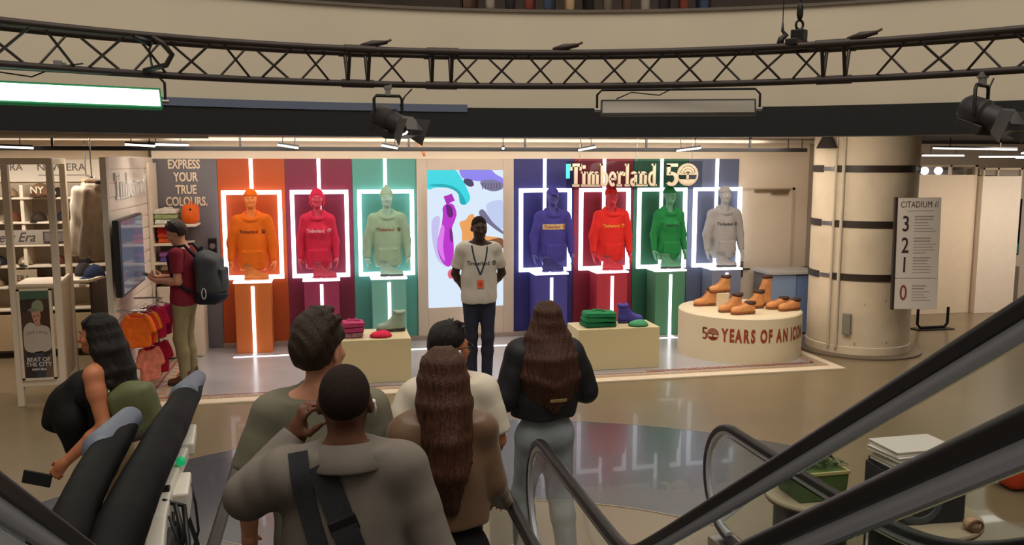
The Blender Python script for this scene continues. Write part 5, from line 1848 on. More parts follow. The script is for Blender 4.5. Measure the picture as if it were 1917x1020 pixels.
def cap_(label, loc, rz, m, mb_=None, badge=None, tilt=0.0, s=1.0, group=None, name='baseball_hat'):
    C = cap_meshes()
    r = thing(name, label, 'cap', loc, R(rz), group)
    r.rotation_euler.x = R(tilt)
    r.scale = (s, s, s)
    obj('crown', C['crown'], m, r)
    obj('brim', C['brim'], mb_ or m, r)
    obj('button', C['button'], mb_ or m, r)
    if badge:
        obj('badge', C['badge'], badge, r)
    return r


S = SDF()
S.k = 0.02
S.ell((0, 0, 0.02), (0.115, 0.09, 0.045))
S.ell((0.02, 0, 0.035), (0.08, 0.07, 0.035))
S.cut((0, 0, 0.0), (0, 0, -1))
flat_me = S.mesh('knit', 0.007, folds(0.002, 4, 60))
S = SDF()
for i in range(18):
    P = lambda a: (0.108 * math.cos(a), 0.084 * math.sin(a), 0.014)
    S.cap(P(2 * PI * i / 18), P(2 * PI * (i + 1) / 18), 0.013, k=0.01)
S.cut((0, 0, 0.001), (0, 0, -1))
cuff_me = S.mesh('cuff', 0.007)
for l_, p_, c_ in (('raspberry red knit cap lying flat on the low plinth', (0.54, 9.56, 0.502), (206, 44, 74)), ('green knit cap lying flat at the edge of the low plinth', (3.57, 9.58, 0.502), (74, 146, 104))):
    r = thing('knit_hat', l_, 'cap', p_)
    obj('knit', flat_me, fabric('knit_%d' % c_[0], c_, var=0.1), r)
    obj('cuff', cuff_me, fabric('knit_cuff_%d' % c_[0], tuple(int(v * 0.86) for v in c_), var=0.1), r)
# ------------------------------------------------------------------ two escalators coming down from behind the camera
SLOPE = 0.70
SOFT = {2.47: 0.14}


def rail_z(y, ye, z0=1.0):
    d = ye - y
    return z0 + SLOPE * 0.5 * (d + math.sqrt(d * d + SOFT.get(ye, 0.008)))


def rail_path(a, ye, yn=4.16, z0=1.0, ytop=-1.2, loop=True, rad=0.31):
    pts = []
    y = ytop
    while y < yn:
        pts.append(Vector((a, y, rail_z(y, ye, z0))))
        y += 0.06
    zt = pts[-1].z
    if loop:
        for k in range(0, 181, 10):
            pts.append(Vector((a, yn + rad * math.sin(R(k)), zt - rad + rad * math.cos(R(k)))))
        pts.append(Vector((a, yn - 0.5, zt - 2 * rad)))
        pts.append(Vector((a, yn - 1.0, zt - 2 * rad)))
    return pts


def sweep_yz(pts, prof):
    """sweep a section (across x, outward n) along a path lying in a plane x=const"""
    rings = []
    for i, p in enumerate(pts):
        t = (pts[min(i + 1, len(pts) - 1)] - pts[max(i - 1, 0)]).normalized()
        n = Vector((1, 0, 0)).cross(t)
        rings.append([p + Vector((1, 0, 0)) * u + n * v for u, v in prof])
    return MB().sweep(rings)


KR = 0.57
RUB = [(0.040 * math.cos(R(k)) * (1 if abs(math.cos(R(k))) < 0.9 else 1), 0.006 + 0.024 * math.sin(R(k))) for k in range(-10, 191, 20)] + [(-0.040, -0.030), (-0.024, -0.036), (0.024, -0.036), (0.040, -0.030)]
GUIDE = [(0.030, -0.034), (0.030, -0.058), (0.020, -0.074), (-0.020, -0.074), (-0.030, -0.058), (-0.030, -0.034)]
RUB = [(a * KR, b * KR) for a, b in RUB]
GUIDE = [(a * KR, b * KR) for a, b in GUIDE]
M_alu = mat('satin_aluminium', (188, 190, 198), rough=0.4, metal=0.25)


def balustrade(name, label, a, ye, width_dir, yn=4.16):
    r = thing(name, label, 'escalator rail', (a, 3.6, 0.0))
    pts = rail_path(a, ye, yn)
    obj('handrail', sweep_yz(pts, RUB), M_rubber, r, smooth=50, world=True)
    obj('guide_profile', sweep_yz(pts[:-2], GUIDE), M_alu, r, smooth=50, world=True)
    # glass panels between the guide profile and the deck, one pane per bay
    ys = [-1.2, 0.5, 2.95, yn + 0.0]
    for i in range(len(ys) - 1):
        y0, y1 = ys[i] + 0.008, ys[i + 1] - 0.008
        n = 16
        up = [(y0 + (y1 - y0) * k / n, rail_z(y0 + (y1 - y0) * k / n, ye) - 0.056) for k in range(n + 1)]
        if i == len(ys) - 2:
            zt = rail_z(yn, ye)
            up += [(yn + 0.255 * math.sin(R(k)), zt - 0.31 + 0.255 * math.cos(R(k))) for k in range(15, 180, 15)]
            lo = [(y1, zt - 0.62 + 0.06), (y0, zt - 0.62 + 0.06)]
        else:
            lo = [(y, z - 0.58) for y, z in reversed(up)]
        obj('glass_pane', MB().prism(up + lo, a - 0.005, a + 0.005, 'x'), M_glass, r, world=True)
    dk = [(-1.2 + 0.2 * k, rail_z(-1.2 + 0.2 * k, ye) - 0.62) for k in range(27)] + [(yn + 0.12, 0.37)]
    obj('deck', MB().prism(dk + [(y, z - 0.06) for y, z in reversed(dk)], a - 0.07, a + 0.07, 'x'), M_steel, r, world=True, bev=0.006)
    sk = [(y, z - 0.06) for y, z in dk]
    obj('skirt', MB().prism(sk + [(yn + 0.12, 0.004), (2.6, 0.004), (-1.2, rail_z(-1.2, ye) - 1.9)], a - 0.055, a + 0.055, 'x'), mat('skirt_grey', (92, 92, 94), rough=0.35, metal=0.7), r, world=True)
    return r


balustrade('escalator_balustrade', 'handrail and glass side next to the padded machine, beside the strapped man', -0.46, 2.70, -1)
balustrade('escalator_balustrade', 'handrail with glass side that the woman in the brown blouse holds', 0.73, 2.44, 1)
balustrade('escalator_balustrade', 'handrail with glass side whose end loop stands before the woman in the black jacket', 1.05, 2.87, -1)
balustrade('escalator_balustrade', 'outer handrail with glass side next to the round stands with planter and box', 2.10, 2.47, 1)

stp = mat('step_aluminium', (112, 112, 114), rough=0.4, metal=0.8)
for nm, x0, x1, ye, lab in (('escalator_steps', -0.36, 0.63, 2.55, 'grooved metal steps of the escalator carrying the group of people'), ('escalator_steps', 1.16, 2.02, 2.7, 'grooved metal steps of the neighbouring empty escalator')):
    r = thing(nm, lab, 'escalator', ((x0 + x1) / 2, 3.0, 0))
    y = 3.42
    i = 0
    while y > -1.0:
        zt = max(0.02, rail_z(y - 0.2, ye) - 0.98)
        mb = MB().b2(x0, x1, y - 0.395, y, zt - 0.19 if zt > 0.2 else 0.004, zt)
        for g in range(16):
            gx = x0 + 0.03 + (x1 - x0 - 0.06) * g / 15
            mb.b2(gx - 0.012, gx + 0.012, y - 0.39, y - 0.01, zt, zt + 0.008)
        obj('step', mb, stp, r, world=True)
        y -= 0.4
        i += 1
    obj('comb_plate', MB().b2(x0, x1, 3.43, 3.62, 0.003, 0.018), M_chrome, r, world=True)
    obj('landing_plate', MB().b2(x0 - 0.02, x1 + 0.02, 3.62, 4.45, 0.003, 0.012), mat('landing_plate_metal', (140, 134, 124), rough=0.42, metal=0.6), r, world=True)

# ------------------------------------------------------------------ padded machine with cables beside the escalator
M_pad = mat('black_padding', (10, 10, 12), rough=0.6, var=0.1, vs=5, spec=0.15)
M_padg = mat('grey_pad_sheen', (92, 100, 116), rough=0.45)
pm = thing('padded_machine', 'machine with two raised black padded arms, white brackets and loose cables beside the escalator', 'machine', (-0.78, 2.9, 0))
for pts, rs_ in (([(-0.603, 4.08, 1.455), (-0.605, 3.8, 1.46), (-0.60, 3.3, 1.46), (-0.59, 2.75, 1.455), (-0.58, 2.45, 1.45), (-0.57, 2.1, 1.42)], [0.032, 0.056, 0.066, 0.070, 0.072, 0.076]),
                 ([(-0.735, 3.30, 1.50), (-0.74, 3.15, 1.50), (-0.72, 2.75, 1.50), (-0.69, 2.40, 1.50), (-0.67, 2.25, 1.49)], [0.042, 0.058, 0.058, 0.056, 0.06])):
    S = SDF()
    S.path(pts, rs_, k=0.001)
    arm = obj('padded_arm', S.mesh('padded_arm', 0.010, folds(0.002, 3, 20), relax=3), M_pad, pm, world=True)
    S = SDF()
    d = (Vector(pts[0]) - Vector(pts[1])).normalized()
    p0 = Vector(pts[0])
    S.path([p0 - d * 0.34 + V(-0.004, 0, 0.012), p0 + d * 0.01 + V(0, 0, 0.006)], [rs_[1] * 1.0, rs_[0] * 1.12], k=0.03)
    obj('arm_end_sheen', S.mesh('arm_end_sheen', 0.010), M_padg, pm, world=True)  # grey sheen at the arm tip put in as a paler sleeve
S = SDF()
S.k = 0.08
S.box((-0.70, 2.25, 1.05), (0.11, 0.18, 0.30), 0.06)
S.box((-0.70, 2.35, 0.42), (0.13, 0.26, 0.40), 0.06)
obj('machine_body', S.mesh('machine_body', 0.014), M_pad, pm, world=True)
W_ = M_whitep


def bent_plate(pts, w_, t):
    """strip of plate bent along pts in the y-z plane at x = pts[i][0]"""
    rings = []
    P = [Vector(p) for p in pts]
    for i, p in enumerate(P):
        tg = (P[min(i + 1, len(P) - 1)] - P[max(i - 1, 0)]).normalized()
        n = Vector((1, 0, 0)).cross(tg).normalized()
        rings.append([p + Vector((w_ / 2, 0, 0)) + n * t / 2, p - Vector((w_ / 2, 0, 0)) + n * t / 2, p - Vector((w_ / 2, 0, 0)) - n * t / 2, p + Vector((w_ / 2, 0, 0)) - n * t / 2])
    return MB().sweep(rings)


obj('white_bracket', bent_plate([(-0.545, 2.66, 1.05), (-0.55, 2.70, 1.24), (-0.555, 2.80, 1.31), (-0.575, 3.05, 1.325), (-0.575, 3.40, 1.335)], 0.056, 0.05), W_, pm, world=True, bev=0.008)
obj('white_bracket', MB().box((-0.535, 3.12, 1.27), (0.06, 0.22, 0.10), 0.1), W_, pm, world=True, bev=0.008)
obj('white_bracket', MB().box((-0.565, 3.52, 1.35), (0.05, 0.26, 0.05), 0.1), W_, pm, world=True, bev=0.008)
for p in ((-0.546, 2.67, 1.13), (-0.57, 3.00, 1.349)):
    obj('socket_hole', MB().box((p[0] + 0.012, p[1] - 0.018, p[2]), (0.022, 0.03, 0.022)), M_dark, pm, world=True, bev=0.003)
obj('white_box', MB().box((-0.640, 2.12, 1.36), (0.07, 0.12, 0.08), 0.2), W_, pm, world=True, bev=0.01)
obj('white_box', MB().box((-0.60, 2.25, 1.10), (0.09, 0.12, 0.05), 0.2), W_, pm, world=True, bev=0.01)
obj('grey_panel', MB().box((-0.545, 2.85, 1.12), (0.03, 0.26, 0.20)), mat('dark_grey_panel', (62, 62, 66), rough=0.5), pm, world=True, bev=0.005)
rs = random.Random(5)
for i in range(7):
    y0 = 2.45 + 0.08 * i
    p = [(-0.525 + rs.uniform(-0.01, 0.01), y0 + 0.35 + rs.uniform(-0.02, 0.02), 1.26 + rs.uniform(0, 0.08))]
    for k in range(1, 6):
        p.append((p[0][0] + 0.035 * math.sin(k * 1.1 + i) , p[0][1] - 0.03 * k + rs.uniform(-0.02, 0.02), p[0][2] - 0.10 * k))
    obj('cable', MB().tube(p, 0.005 + 0.003 * (i % 2), 6), M_dark, pm, smooth=True, world=True)
obj('cable', MB().tube([(-0.555, 2.9, 1.34), (-0.50, 2.95, 1.30), (-0.475, 2.85, 1.20), (-0.49, 2.75, 1.08), (-0.52, 2.7, 0.9)], 0.009, 8), M_dark, pm, smooth=True, world=True)
for p in ((-0.64, 3.3, 1.33), (-0.545, 3.2, 1.37)):
    obj('green_lamp', MB().sphere(p, 0.018, 10, 8), mat('green_lamp', (20, 160, 96), emit=0.6), pm, smooth=True, world=True)
gp = thing('green_glow_board', 'glowing green board added for the green light between the padded arms', 'panel', (-0.80, 2.95, 0.0))  # upright glowing board added to stand in for green light
obj('panel_body', MB().b2(-0.98, -0.72, 3.10, 3.13, 0.02, 1.08), mat('green_glow_face', (12, 120, 70), rough=0.3, emit=0.25), gp, world=True, bev=0.01)
obj('panel_frame', MB().b2(-1.0, -0.70, 3.13, 3.15, 0.0, 1.10), M_black, gp, world=True)

# ------------------------------------------------------------------ round stands beside the outer handrail
M_disc = mat('stand_top_taupe', (168, 150, 124), rough=0.5)
M_stand = mat('stand_body_dark', (44, 44, 46), rough=0.45, var=0.1, vs=3)


def stand(label, loc, r_, hgt):
    t = thing('round_stand', label, 'stand', loc)
    obj('stand_top', MB().lathe([(r_, hgt - 0.022), (r_ + 0.004, hgt - 0.012), (r_, hgt)], n=48), M_disc, t, smooth=35)
    obj('stand_edge', MB().lathe([(r_ - 0.004, hgt - 0.034), (r_ + 0.003, hgt - 0.022)], n=48), mat('stand_edge_dark', (58, 44, 34), rough=0.5), t, smooth=35)
    obj('stand_body', MB().lathe([(r_ * 0.80, 0), (r_ * 0.80, hgt - 0.034)], n=48), M_stand, t, smooth=35)
    return t


stand('round dark stand with taupe top carrying the green leafy planter', (2.83, 4.55, 0.003), 0.27, 0.44)
stand('round dark stand with taupe top carrying the big black box', (3.17, 4.04, 0.003), 0.33, 0.50)
pl = thing('leafy_planter', 'square green planter rimmed with small leaves on a round stand', 'planter', (2.83, 4.55, 0.443))
obj('planter_box', MB().prism([(-0.15, 0), (0.15, 0), (0.165, 0.17), (-0.165, 0.17)], -0.13, 0.13), mat('green_planter', (74, 96, 48), rough=0.5, var=0.08), pl, bev=0.01)
obj('pale_rim', MB().b2(-0.168, 0.168, -0.136, -0.124, 0.160, 0.182).b2(-0.168, 0.168, 0.124, 0.136, 0.160, 0.182).b2(-0.168, -0.156, -0.124, 0.124, 0.16, 0.182).b2(0.156, 0.168, -0.124, 0.124, 0.16, 0.182), mat('planter_rim', (176, 166, 112), rough=0.5), pl, bev=0.004)
mb = MB()
rs = random.Random(11)
for i in range(420):
    x, y = rs.uniform(-0.16, 0.16), rs.uniform(-0.06, 0.15)
    z = 0.18 + rs.uniform(0, 0.055) * (1 - abs(x) * 3)
    if i % 3 == 0:
        x, z = rs.choice((-0.17, 0.17)) + rs.uniform(-0.012, 0.012), rs.uniform(0.07, 0.2)
    a, b, l_ = rs.uniform(0, 6.28), rs.uniform(-0.3, 1.0), rs.uniform(0.022, 0.042)
    d = Vector((math.cos(a) * math.cos(b), math.sin(a) * math.cos(b), math.sin(b)))
    s_ = d.cross(Vector((0, 0, 1))).normalized() * l_ * 0.32
    p = Vector((x, y, z))
    mb.add([p, p + d * l_ * 0.5 + s_, p + d * l_, p + d * l_ * 0.5 - s_ + V(0, 0, 0.002)], [(0, 1, 2, 3)])
o = obj('leaves', mb, mat('small_leaf', (62, 84, 40), rough=0.6, var=0.4, vs=20), pl)
o['kind'] = 'stuff'
bx = thing('black_box', 'large black upright box with a faint grey ring on its front, on a round stand', 'box', (3.14, 4.04, 0.503), R(-4))
obj('box_body', MB().b2(-0.21, 0.21, -0.15, 0.15, 0, 0.27), mat('black_box_card', (36, 36, 40), rough=0.5, var=0.08), bx, bev=0.006)
obj('front_ring', MB().tube([(-0.06 + 0.12 * math.cos(R(a)), -0.152, 0.135 + 0.115 * math.sin(R(a))) for a in range(0, 360, 12)], 0.024, 6, closed=True).xf(Matrix.Translation((0, -0.152, 0)) @ Matrix.Scale(0.06, 4, (0, 1, 0)) @ Matrix.Translation((0, 0.152, 0))), mat('grey_ring_tone', (72, 72, 76), rough=0.5), bx, smooth=True)  # flattened grey ring on the box front
obj('lid_flap', MB().b2(-0.20, 0.205, -0.12, 0.14, 0.27, 0.295), mat('black_lid', (28, 28, 30), rough=0.5), bx, bev=0.004)
M_pap = mat('glossy_white_cover', (214, 206, 196), rough=0.22)
for i, (dx, dy, rz) in enumerate(((0.0, 0.02, 3), (0.01, 0.03, -3), (-0.012, 0.035, 6), (0.0, 0.04, 1))):
    t = thing('magazine', ('white magazine at the bottom of the pile on the black box', 'white magazine second from the bottom on the black box', 'white magazine third from the bottom on the black box', 'white magazine on top of the pile on the black box')[i], 'magazine', (3.13 + dx, 4.02 + dy, 0.799 + i * 0.026), R(rz), 'white magazines on the black box')
    obj('cover', MB().b2(-0.19, 0.19, -0.125, 0.125, 0.019, 0.024).b2(-0.19, 0.19, -0.125, 0.125, 0, 0.004), M_pap, t, bev=0.001)
    obj('pages', MB().b2(-0.186, 0.186, -0.121, 0.121, 0.004, 0.019), mat('paper_edges', (186, 176, 160), rough=0.9), t)
kt = thing('knotted_cord', 'small tan knotted ball standing at the edge of the stand before the black box', 'ornament', (3.30, 3.78, 0.503))
obj('knot', MB().sphere((0, 0, 0.035), (0.045, 0.04, 0.036), 14, 10), mat('tan_cord', (176, 140, 106), rough=0.8, var=0.3, vs=30), kt, smooth=True)
obj('cord_loop', MB().tube([(0.04 * math.cos(R(a)), -0.036, 0.035 + 0.028 * math.sin(R(a))) for a in range(0, 360, 30)], 0.008, 6, closed=True), mat('brown_cord', (104, 70, 48), rough=0.8), kt, smooth=True)
S = SDF()
S.k = 0.04
S.box((0, 0, 0.10), (0.14, 0.12, 0.09), 0.05)
S.ell((-0.06, -0.02, 0.12), (0.12, 0.11, 0.08))
ob = thing('orange_bag', 'orange red soft bag with white edge on the open floor past the black box', 'bag', (5.07, 5.38, 0.003))
ob.scale = (1.25, 1.25, 1.25)
obj('bag_body', S.mesh('bag_body', 0.01, folds(0.006, 7, 20)), mat('orange_red_cloth', (196, 62, 24), rough=0.5), ob)
obj('white_edge', MB().tube([(-0.10, -0.11, 0.17), (-0.02, -0.12, 0.195), (0.10, -0.10, 0.21)], 0.012, 8), mat('glossy_white', (246, 240, 230)), ob, smooth=True)
# ------------------------------------------------------------------ ring truss under the parapet
TC, TR, ZL, ZU = (0.8, 2.6), 4.5, 3.05, 3.30
M_truss = mat('truss_dark_brown', (50, 40, 36), rough=0.45, metal=0.3, var=0.15, vs=6)


def tp(phi, r, z):
    return Vector((TC[0] + r * math.sin(R(phi)), TC[1] + r * math.cos(R(phi)), z))


tr = thing('ring_truss', 'dark curved lighting truss with crossing braces hung in front of the pale parapet', 'truss', (TC[0], TC[1], ZL))
A0, A1 = -78, 88
for r_, z in ((TR - 0.13, ZU), (TR + 0.13, ZU), (TR, ZL)):
    obj('chord', MB().tube([tp(A0 + (A1 - A0) * i / 60, r_, z) for i in range(61)], 0.026, 10), M_truss, tr, smooth=50, world=True)
step = math.degrees(0.30 / TR)
for face, r_, ph in ((0, TR - 0.13, 0.0), (1, TR + 0.13, 0.5)):
    n = int((A1 - A0) / (2 * step))
    for i in range(n):
        b0 = A0 + (i + ph) * 2 * step
        for s_ in (0, 1):
            p, q = tp(b0 + s_ * step + (0.35 if s_ == 0 else 0.35), TR if s_ == 0 else r_, ZL if s_ == 0 else ZU), tp(b0 + (s_ + 1) * step - 0.35, r_ if s_ == 0 else TR, ZU if s_ == 0 else ZL)
            mid = (b0 + s_ * step + 0.5 * step)
            if any(abs(mid - j) < 2.2 for j in (-6.9, 1.6, 41.0)):
                continue
            obj('brace', MB().tube([p, q], 0.0095, 6), M_truss, tr, smooth=50, world=True)
for j in (-6.9, 1.6, 41.0):
    for d in (-1.0, 1.0):
        for r_ in (TR - 0.13, TR + 0.13):
            obj('joint_post', MB().tube([tp(j + d, TR, ZL), tp(j + d, r_, ZU)], 0.014, 8), M_truss, tr, smooth=50, world=True)
    for r_, z in ((TR - 0.13, ZU), (TR + 0.13, ZU), (TR, ZL)):
        obj('coupler', MB().tube([tp(j - 1.6, r_, z), tp(j + 1.6, r_, z)], 0.033, 10), M_truss, tr, smooth=50, world=True)
for j in (-24, -10, 8, 27, 40, 56):
    obj('top_tie', MB().tube([tp(j, TR - 0.13, ZU), tp(j, TR + 0.13, ZU)], 0.012, 6), M_truss, tr, world=True)
# curved cable hank wound round the truss
hk = thing('cable_hank', 'dark drooping cable loop tied around the truss above the lit lamp panel', 'cable', tuple(tp(-25.2, TR, ZU)))
obj('cable', MB().tube([tp(-26.7, TR - 0.15, ZU - 0.01), tp(-25.8, TR - 0.17, ZU - 0.05), tp(-25.0, TR - 0.16, ZU - 0.12), tp(-25.4, TR - 0.12, ZU - 0.19), tp(-27.0, TR - 0.02, ZL + 0.02)], 0.020, 8), M_truss, hk, smooth=True, world=True)
obj('cable', MB().tube([tp(-26.5, TR - 0.15, ZU - 0.02), tp(-27.0, TR - 0.16, ZU - 0.1), tp(-26.6, TR - 0.1, ZU - 0.2)], 0.008, 8), M_dark, hk, smooth=True, world=True)
obj('plug', MB().tube([tp(-28.2, TR - 0.15, ZU - 0.02), tp(-26.8, TR - 0.15, ZU - 0.05)], [0.015, 0.03], 8), M_dark, hk, smooth=True, world=True)
for j, lab in ((-4.6, 'dark clamp with a bent tail on top of the truss above the stage light'), (15.3, 'dark clamp with a bent tail on top of the truss near its middle'), (44.5, 'rusty clamp with a bent tail on top of the truss beside the chain hoist')):
    c = thing('truss_clamp', lab, 'clamp', tuple(tp(j, TR - 0.13, ZU + 0.026)))
    obj('clamp_body', MB().tube([tp(j - 2.2, TR - 0.13, ZU + 0.025), tp(j - 1.0, TR - 0.13, ZU + 0.045), tp(j + 0.5, TR - 0.13, ZU + 0.06)], [0.015, 0.028, 0.014], 8), M_truss, c, smooth=True, world=True)
    obj('bent_tail', MB().tube([tp(j + 0.3, TR - 0.13, ZU + 0.06), tp(j + 0.9, TR - 0.14, ZU + 0.08)], 0.010, 6), mat('rusty_metal', (96, 66, 44), rough=0.7), c, smooth=True, world=True)
# chain hoist points
hp = tp(37.6, TR - 0.0, ZU)
h1 = thing('hoist_chain', 'thick chain with shackle and clamp holding up the truss', 'chain', tuple(hp))
obj('clamp', MB().box(hp + V(0, 0, 0.03), (0.09, 0.34, 0.05), R(-50)).box(hp + V(0, 0, 0.09), (0.10, 0.10, 0.09), R(-50)), M_blackm, h1, world=True, bev=0.008)
zz = hp.z + 0.135
obj('shackle', MB().tube([hp + V(0.03 * math.cos(R(a)), 0, 0.17 + 0.035 * math.sin(R(a))) for a in range(0, 360, 30)], 0.010, 8, closed=True), M_blackm, h1, smooth=True, world=True)
obj('swivel', MB().tube([hp + V(0, 0, 0.20), hp + V(0, 0, 0.24), hp + V(0, 0, 0.30), hp + V(0, 0, 0.34)], [0.012, 0.024, 0.024, 0.012], 10), M_blackm, h1, smooth=True, world=True)
for i in range(22):
    c = hp + V(0, 0, 0.36 + i * 0.042)
    ax = V(1, 0, 0) if i % 2 else V(0, 1, 0)
    obj('chain_link', MB().tube([c + ax * 0.014 * math.cos(R(a)) + V(0, 0, 0.027 * math.sin(R(a))) for a in range(0, 360, 45)], 0.006, 5, closed=True), M_blackm, h1, smooth=True, world=True)
hp = tp(36.2, TR - 0.1, ZU)
h2 = thing('safety_wire', 'thin steel wire with hook holding the truss next to the thick chain', 'wire', tuple(hp))
obj('wire', MB().tube([hp + V(0, 0, 0.16), hp + V(0, 0, 1.3)], 0.004, 6), M_blackm, h2, world=True)
obj('hook_clamp', MB().tube([hp + V(-0.02, 0, 0.0), hp + V(-0.01, 0, 0.06), hp + V(0.03, 0, 0.09), hp + V(0.0, 0, 0.12), hp + V(0, 0, 0.18)], [0.03, 0.025, 0.022, 0.012, 0.006], 8), M_blackm, h2, smooth=True, world=True)


# ------------------------------------------------------------------ flood panels hanging from the lower chord
def flood(name, label, p0, p1, zt, hgt, lit, depth=0.05):
    """p0, p1: ends seen from the camera; a long flat lamp with a hoop bracket above it"""
    p0, p1 = Vector(p0), Vector(p1)
    L = (p1 - p0).length
    ang = math.atan2(p1.y - p0.y, p1.x - p0.x)
    r = thing(name, label, 'light', tuple((p0 + p1) / 2), ang)
    tilt = Matrix.Rotation(R(-14), 4, 'X')
    body = MB().b2(-L / 2, L / 2, 0, depth, -hgt / 2, hgt / 2).xf(tilt)
    obj('housing', body, mat('lamp_housing_halo', (14, 104, 60), rough=0.5, emit=0.35) if lit else mat('lamp_housing', (60, 58, 54), rough=0.5), r, bev=0.006)  # when lit, the lamp's green halo is put into the housing's colour and glow
    m = mat('flood_lit_face', (235, 255, 245), emit=4.5, ecol=(196, 255, 226)) if lit else mat('flood_dull_face', (176, 168, 156), rough=0.35)
    obj('lamp_face', MB().b2(-L / 2 + 0.016, L / 2 - 0.016, -0.006, 0.0, -hgt / 2 + 0.018, hgt / 2 - 0.018).xf(tilt), m, r)
    hz = hgt / 2 + 0.075
    obj('hoop_bracket', MB().tube([(-L / 2 - 0.03, 0.02, -0.03), (-L / 2 - 0.03, 0.02, hz - 0.04), (-L / 2 + 0.01, 0.02, hz), (L / 2 - 0.01, 0.02, hz), (L / 2 + 0.03, 0.02, hz - 0.04), (L / 2 + 0.03, 0.02, -0.03)], 0.010, 8), M_blackm, r, smooth=50)
    for sx in (-1, 1):
        obj('side_knob', MB().tube([(sx * (L / 2 - 0.0), 0.02, -0.02), (sx * (L / 2 + 0.05), 0.02, -0.02)], 0.016, 10), M_steel, r, smooth=50)
    obj('hanging_clamp', MB().box((0, 0.02, hz + 0.035), (0.05, 0.04, 0.07)).box((0.04, 0.02, hz + 0.045), (0.02, 0.03, 0.03)), M_steel, r, bev=0.004)
    obj('cable', MB().tube([(-L * 0.4, 0.03, hgt / 2), (-L * 0.3, 0.03, hz - 0.02), (-L * 0.12, 0.03, hgt / 2 + 0.03), (0.0, 0.03, hz + 0.03), (L * 0.12, 0.02, hz + 0.06)], 0.005, 6), M_dark, r, smooth=True)
    return r


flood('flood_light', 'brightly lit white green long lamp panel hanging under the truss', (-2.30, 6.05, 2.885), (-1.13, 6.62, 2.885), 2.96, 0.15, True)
flood('flood_light', 'unlit dull grey long lamp panel with hoop bracket hanging under the truss', (2.235, 6.98, 2.885), (3.44, 6.60, 2.885), 2.95, 0.135, False)


# ------------------------------------------------------------------ stage spotlights with barn doors
def spot(label, loc, yaw, pitch, ang, lit=True):
    r = thing('stage_spotlight', label, 'light', loc)
    yk = Matrix.Rotation(R(ang), 4, 'Z')
    obj('yoke', MB().tube([(-0.115, 0, -0.10), (-0.115, 0, 0.075), (-0.095, 0, 0.10), (0.095, 0, 0.10), (0.115, 0, 0.075), (0.115, 0, -0.10)], 0.013, 8).xf(yk), M_blackm, r, smooth=50)
    obj('hanging_clamp', MB().b2(-0.02, 0.02, -0.02, 0.02, 0.10, 0.17).b2(-0.03, 0.03, -0.025, 0.025, 0.15, 0.19), M_grey, r, bev=0.004)
    T = Matrix.Translation((0, 0, -0.09)) @ Matrix.Rotation(R(yaw), 4, 'Z') @ Matrix.Rotation(R(pitch), 4, 'X')
    # lamp axis along local -y
    prof = [(0.075, 0.13), (0.10, 0.10), (0.105, 0.0), (0.105, -0.03), (0.085, -0.05), (0.085, -0.15), (0.092, -0.15), (0.092, -0.165)]
    RX = Matrix.Rotation(R(-90), 4, 'X')
    M_sp = mat('spot_housing', (44, 42, 42), rough=0.5, metal=0.2)
    obj('lamp_housing', MB().lathe([(r_, z) for r_, z in prof], n=24).xf(T @ RX), M_sp, r, smooth=40)
    obj('heat_box', MB().b2(-0.085, 0.085, -0.09, 0.10, -0.13, -0.06).xf(T), M_sp, r, bev=0.01)
    obj('lens', MB().lathe([(0.080, -0.167), (0.078, -0.171)], n=24).xf(T @ RX), mat('spot_lens', (60, 58, 56), rough=0.08, spec=0.8), r, smooth=40)
    obj('lens_glint', MB().tube([(0.058 * math.cos(R(a)), -0.172, 0.058 * math.sin(R(a))) for a in range(-150, -20, 10)], 0.009, 8).xf(T @ Matrix.Scale(-1, 4, (0, 1, 0)) @ Matrix.Scale(-1, 4, (0, 1, 0))), mat('lens_glint_glow', (255, 250, 240), emit=3.0), r, smooth=True)  # highlight on the lens put in as a glowing arc
    for k, a in enumerate((0, 90, 180, 270)):
        Q = T @ Matrix.Rotation(R(a), 4, 'Y') @ Matrix.Translation((0, -0.165, 0.09)) @ Matrix.Rotation(R((28, -28, 40, -28)[k] if k in (1, 3) else 32), 4, 'X')
        w0, w1 = (0.075, 0.11)
        mb = MB()
        mb.add([(-w0, 0, 0), (w0, 0, 0), (w1, -0.13, 0.0), (-w1, -0.13, 0.0), (-w0, 0, 0.004), (w0, 0, 0.004), (w1, -0.13, 0.004), (-w1, -0.13, 0.004)], [(0, 1, 2, 3), (7, 6, 5, 4), (0, 4, 5, 1), (1, 5, 6, 2), (2, 6, 7, 3), (3, 7, 4, 0)])
        obj('barn_door', mb.xf(Q), mat('barn_door_metal', (92, 90, 90), rough=0.45, metal=0.5), r)
    obj('safety_cable', MB().tube([(0.10, 0, 0.02), (0.14, 0, 0.10), (0.20, 0, 0.16)], 0.006, 6).xf(yk), M_dark, r, smooth=True)
    return r


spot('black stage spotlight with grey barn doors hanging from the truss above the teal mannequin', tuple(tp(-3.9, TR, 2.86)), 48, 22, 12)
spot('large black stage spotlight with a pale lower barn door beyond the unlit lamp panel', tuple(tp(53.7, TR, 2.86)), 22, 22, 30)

# ------------------------------------------------------------------ track and stick lights under the shop ceiling
M_track = mat('black_track', (16, 13, 12), rough=0.5)
tk = thing('lighting_track', 'long thin black lighting track under the shop ceiling above the displays', 'track', (1.5, 10.3, 2.58))
obj('track_rail', MB().b2(-6.0, 6.1, 10.28, 10.32, 2.555, 2.605), M_track, tk, world=True, bev=0.003)
for x in (-4.2, -2.9, -0.95, 0.95, 2.35, 3.9, 5.3):
    obj('hanger', MB().b2(x - 0.012, x + 0.012, 10.29, 10.31, 2.60, 2.77), M_track, tk, world=True)


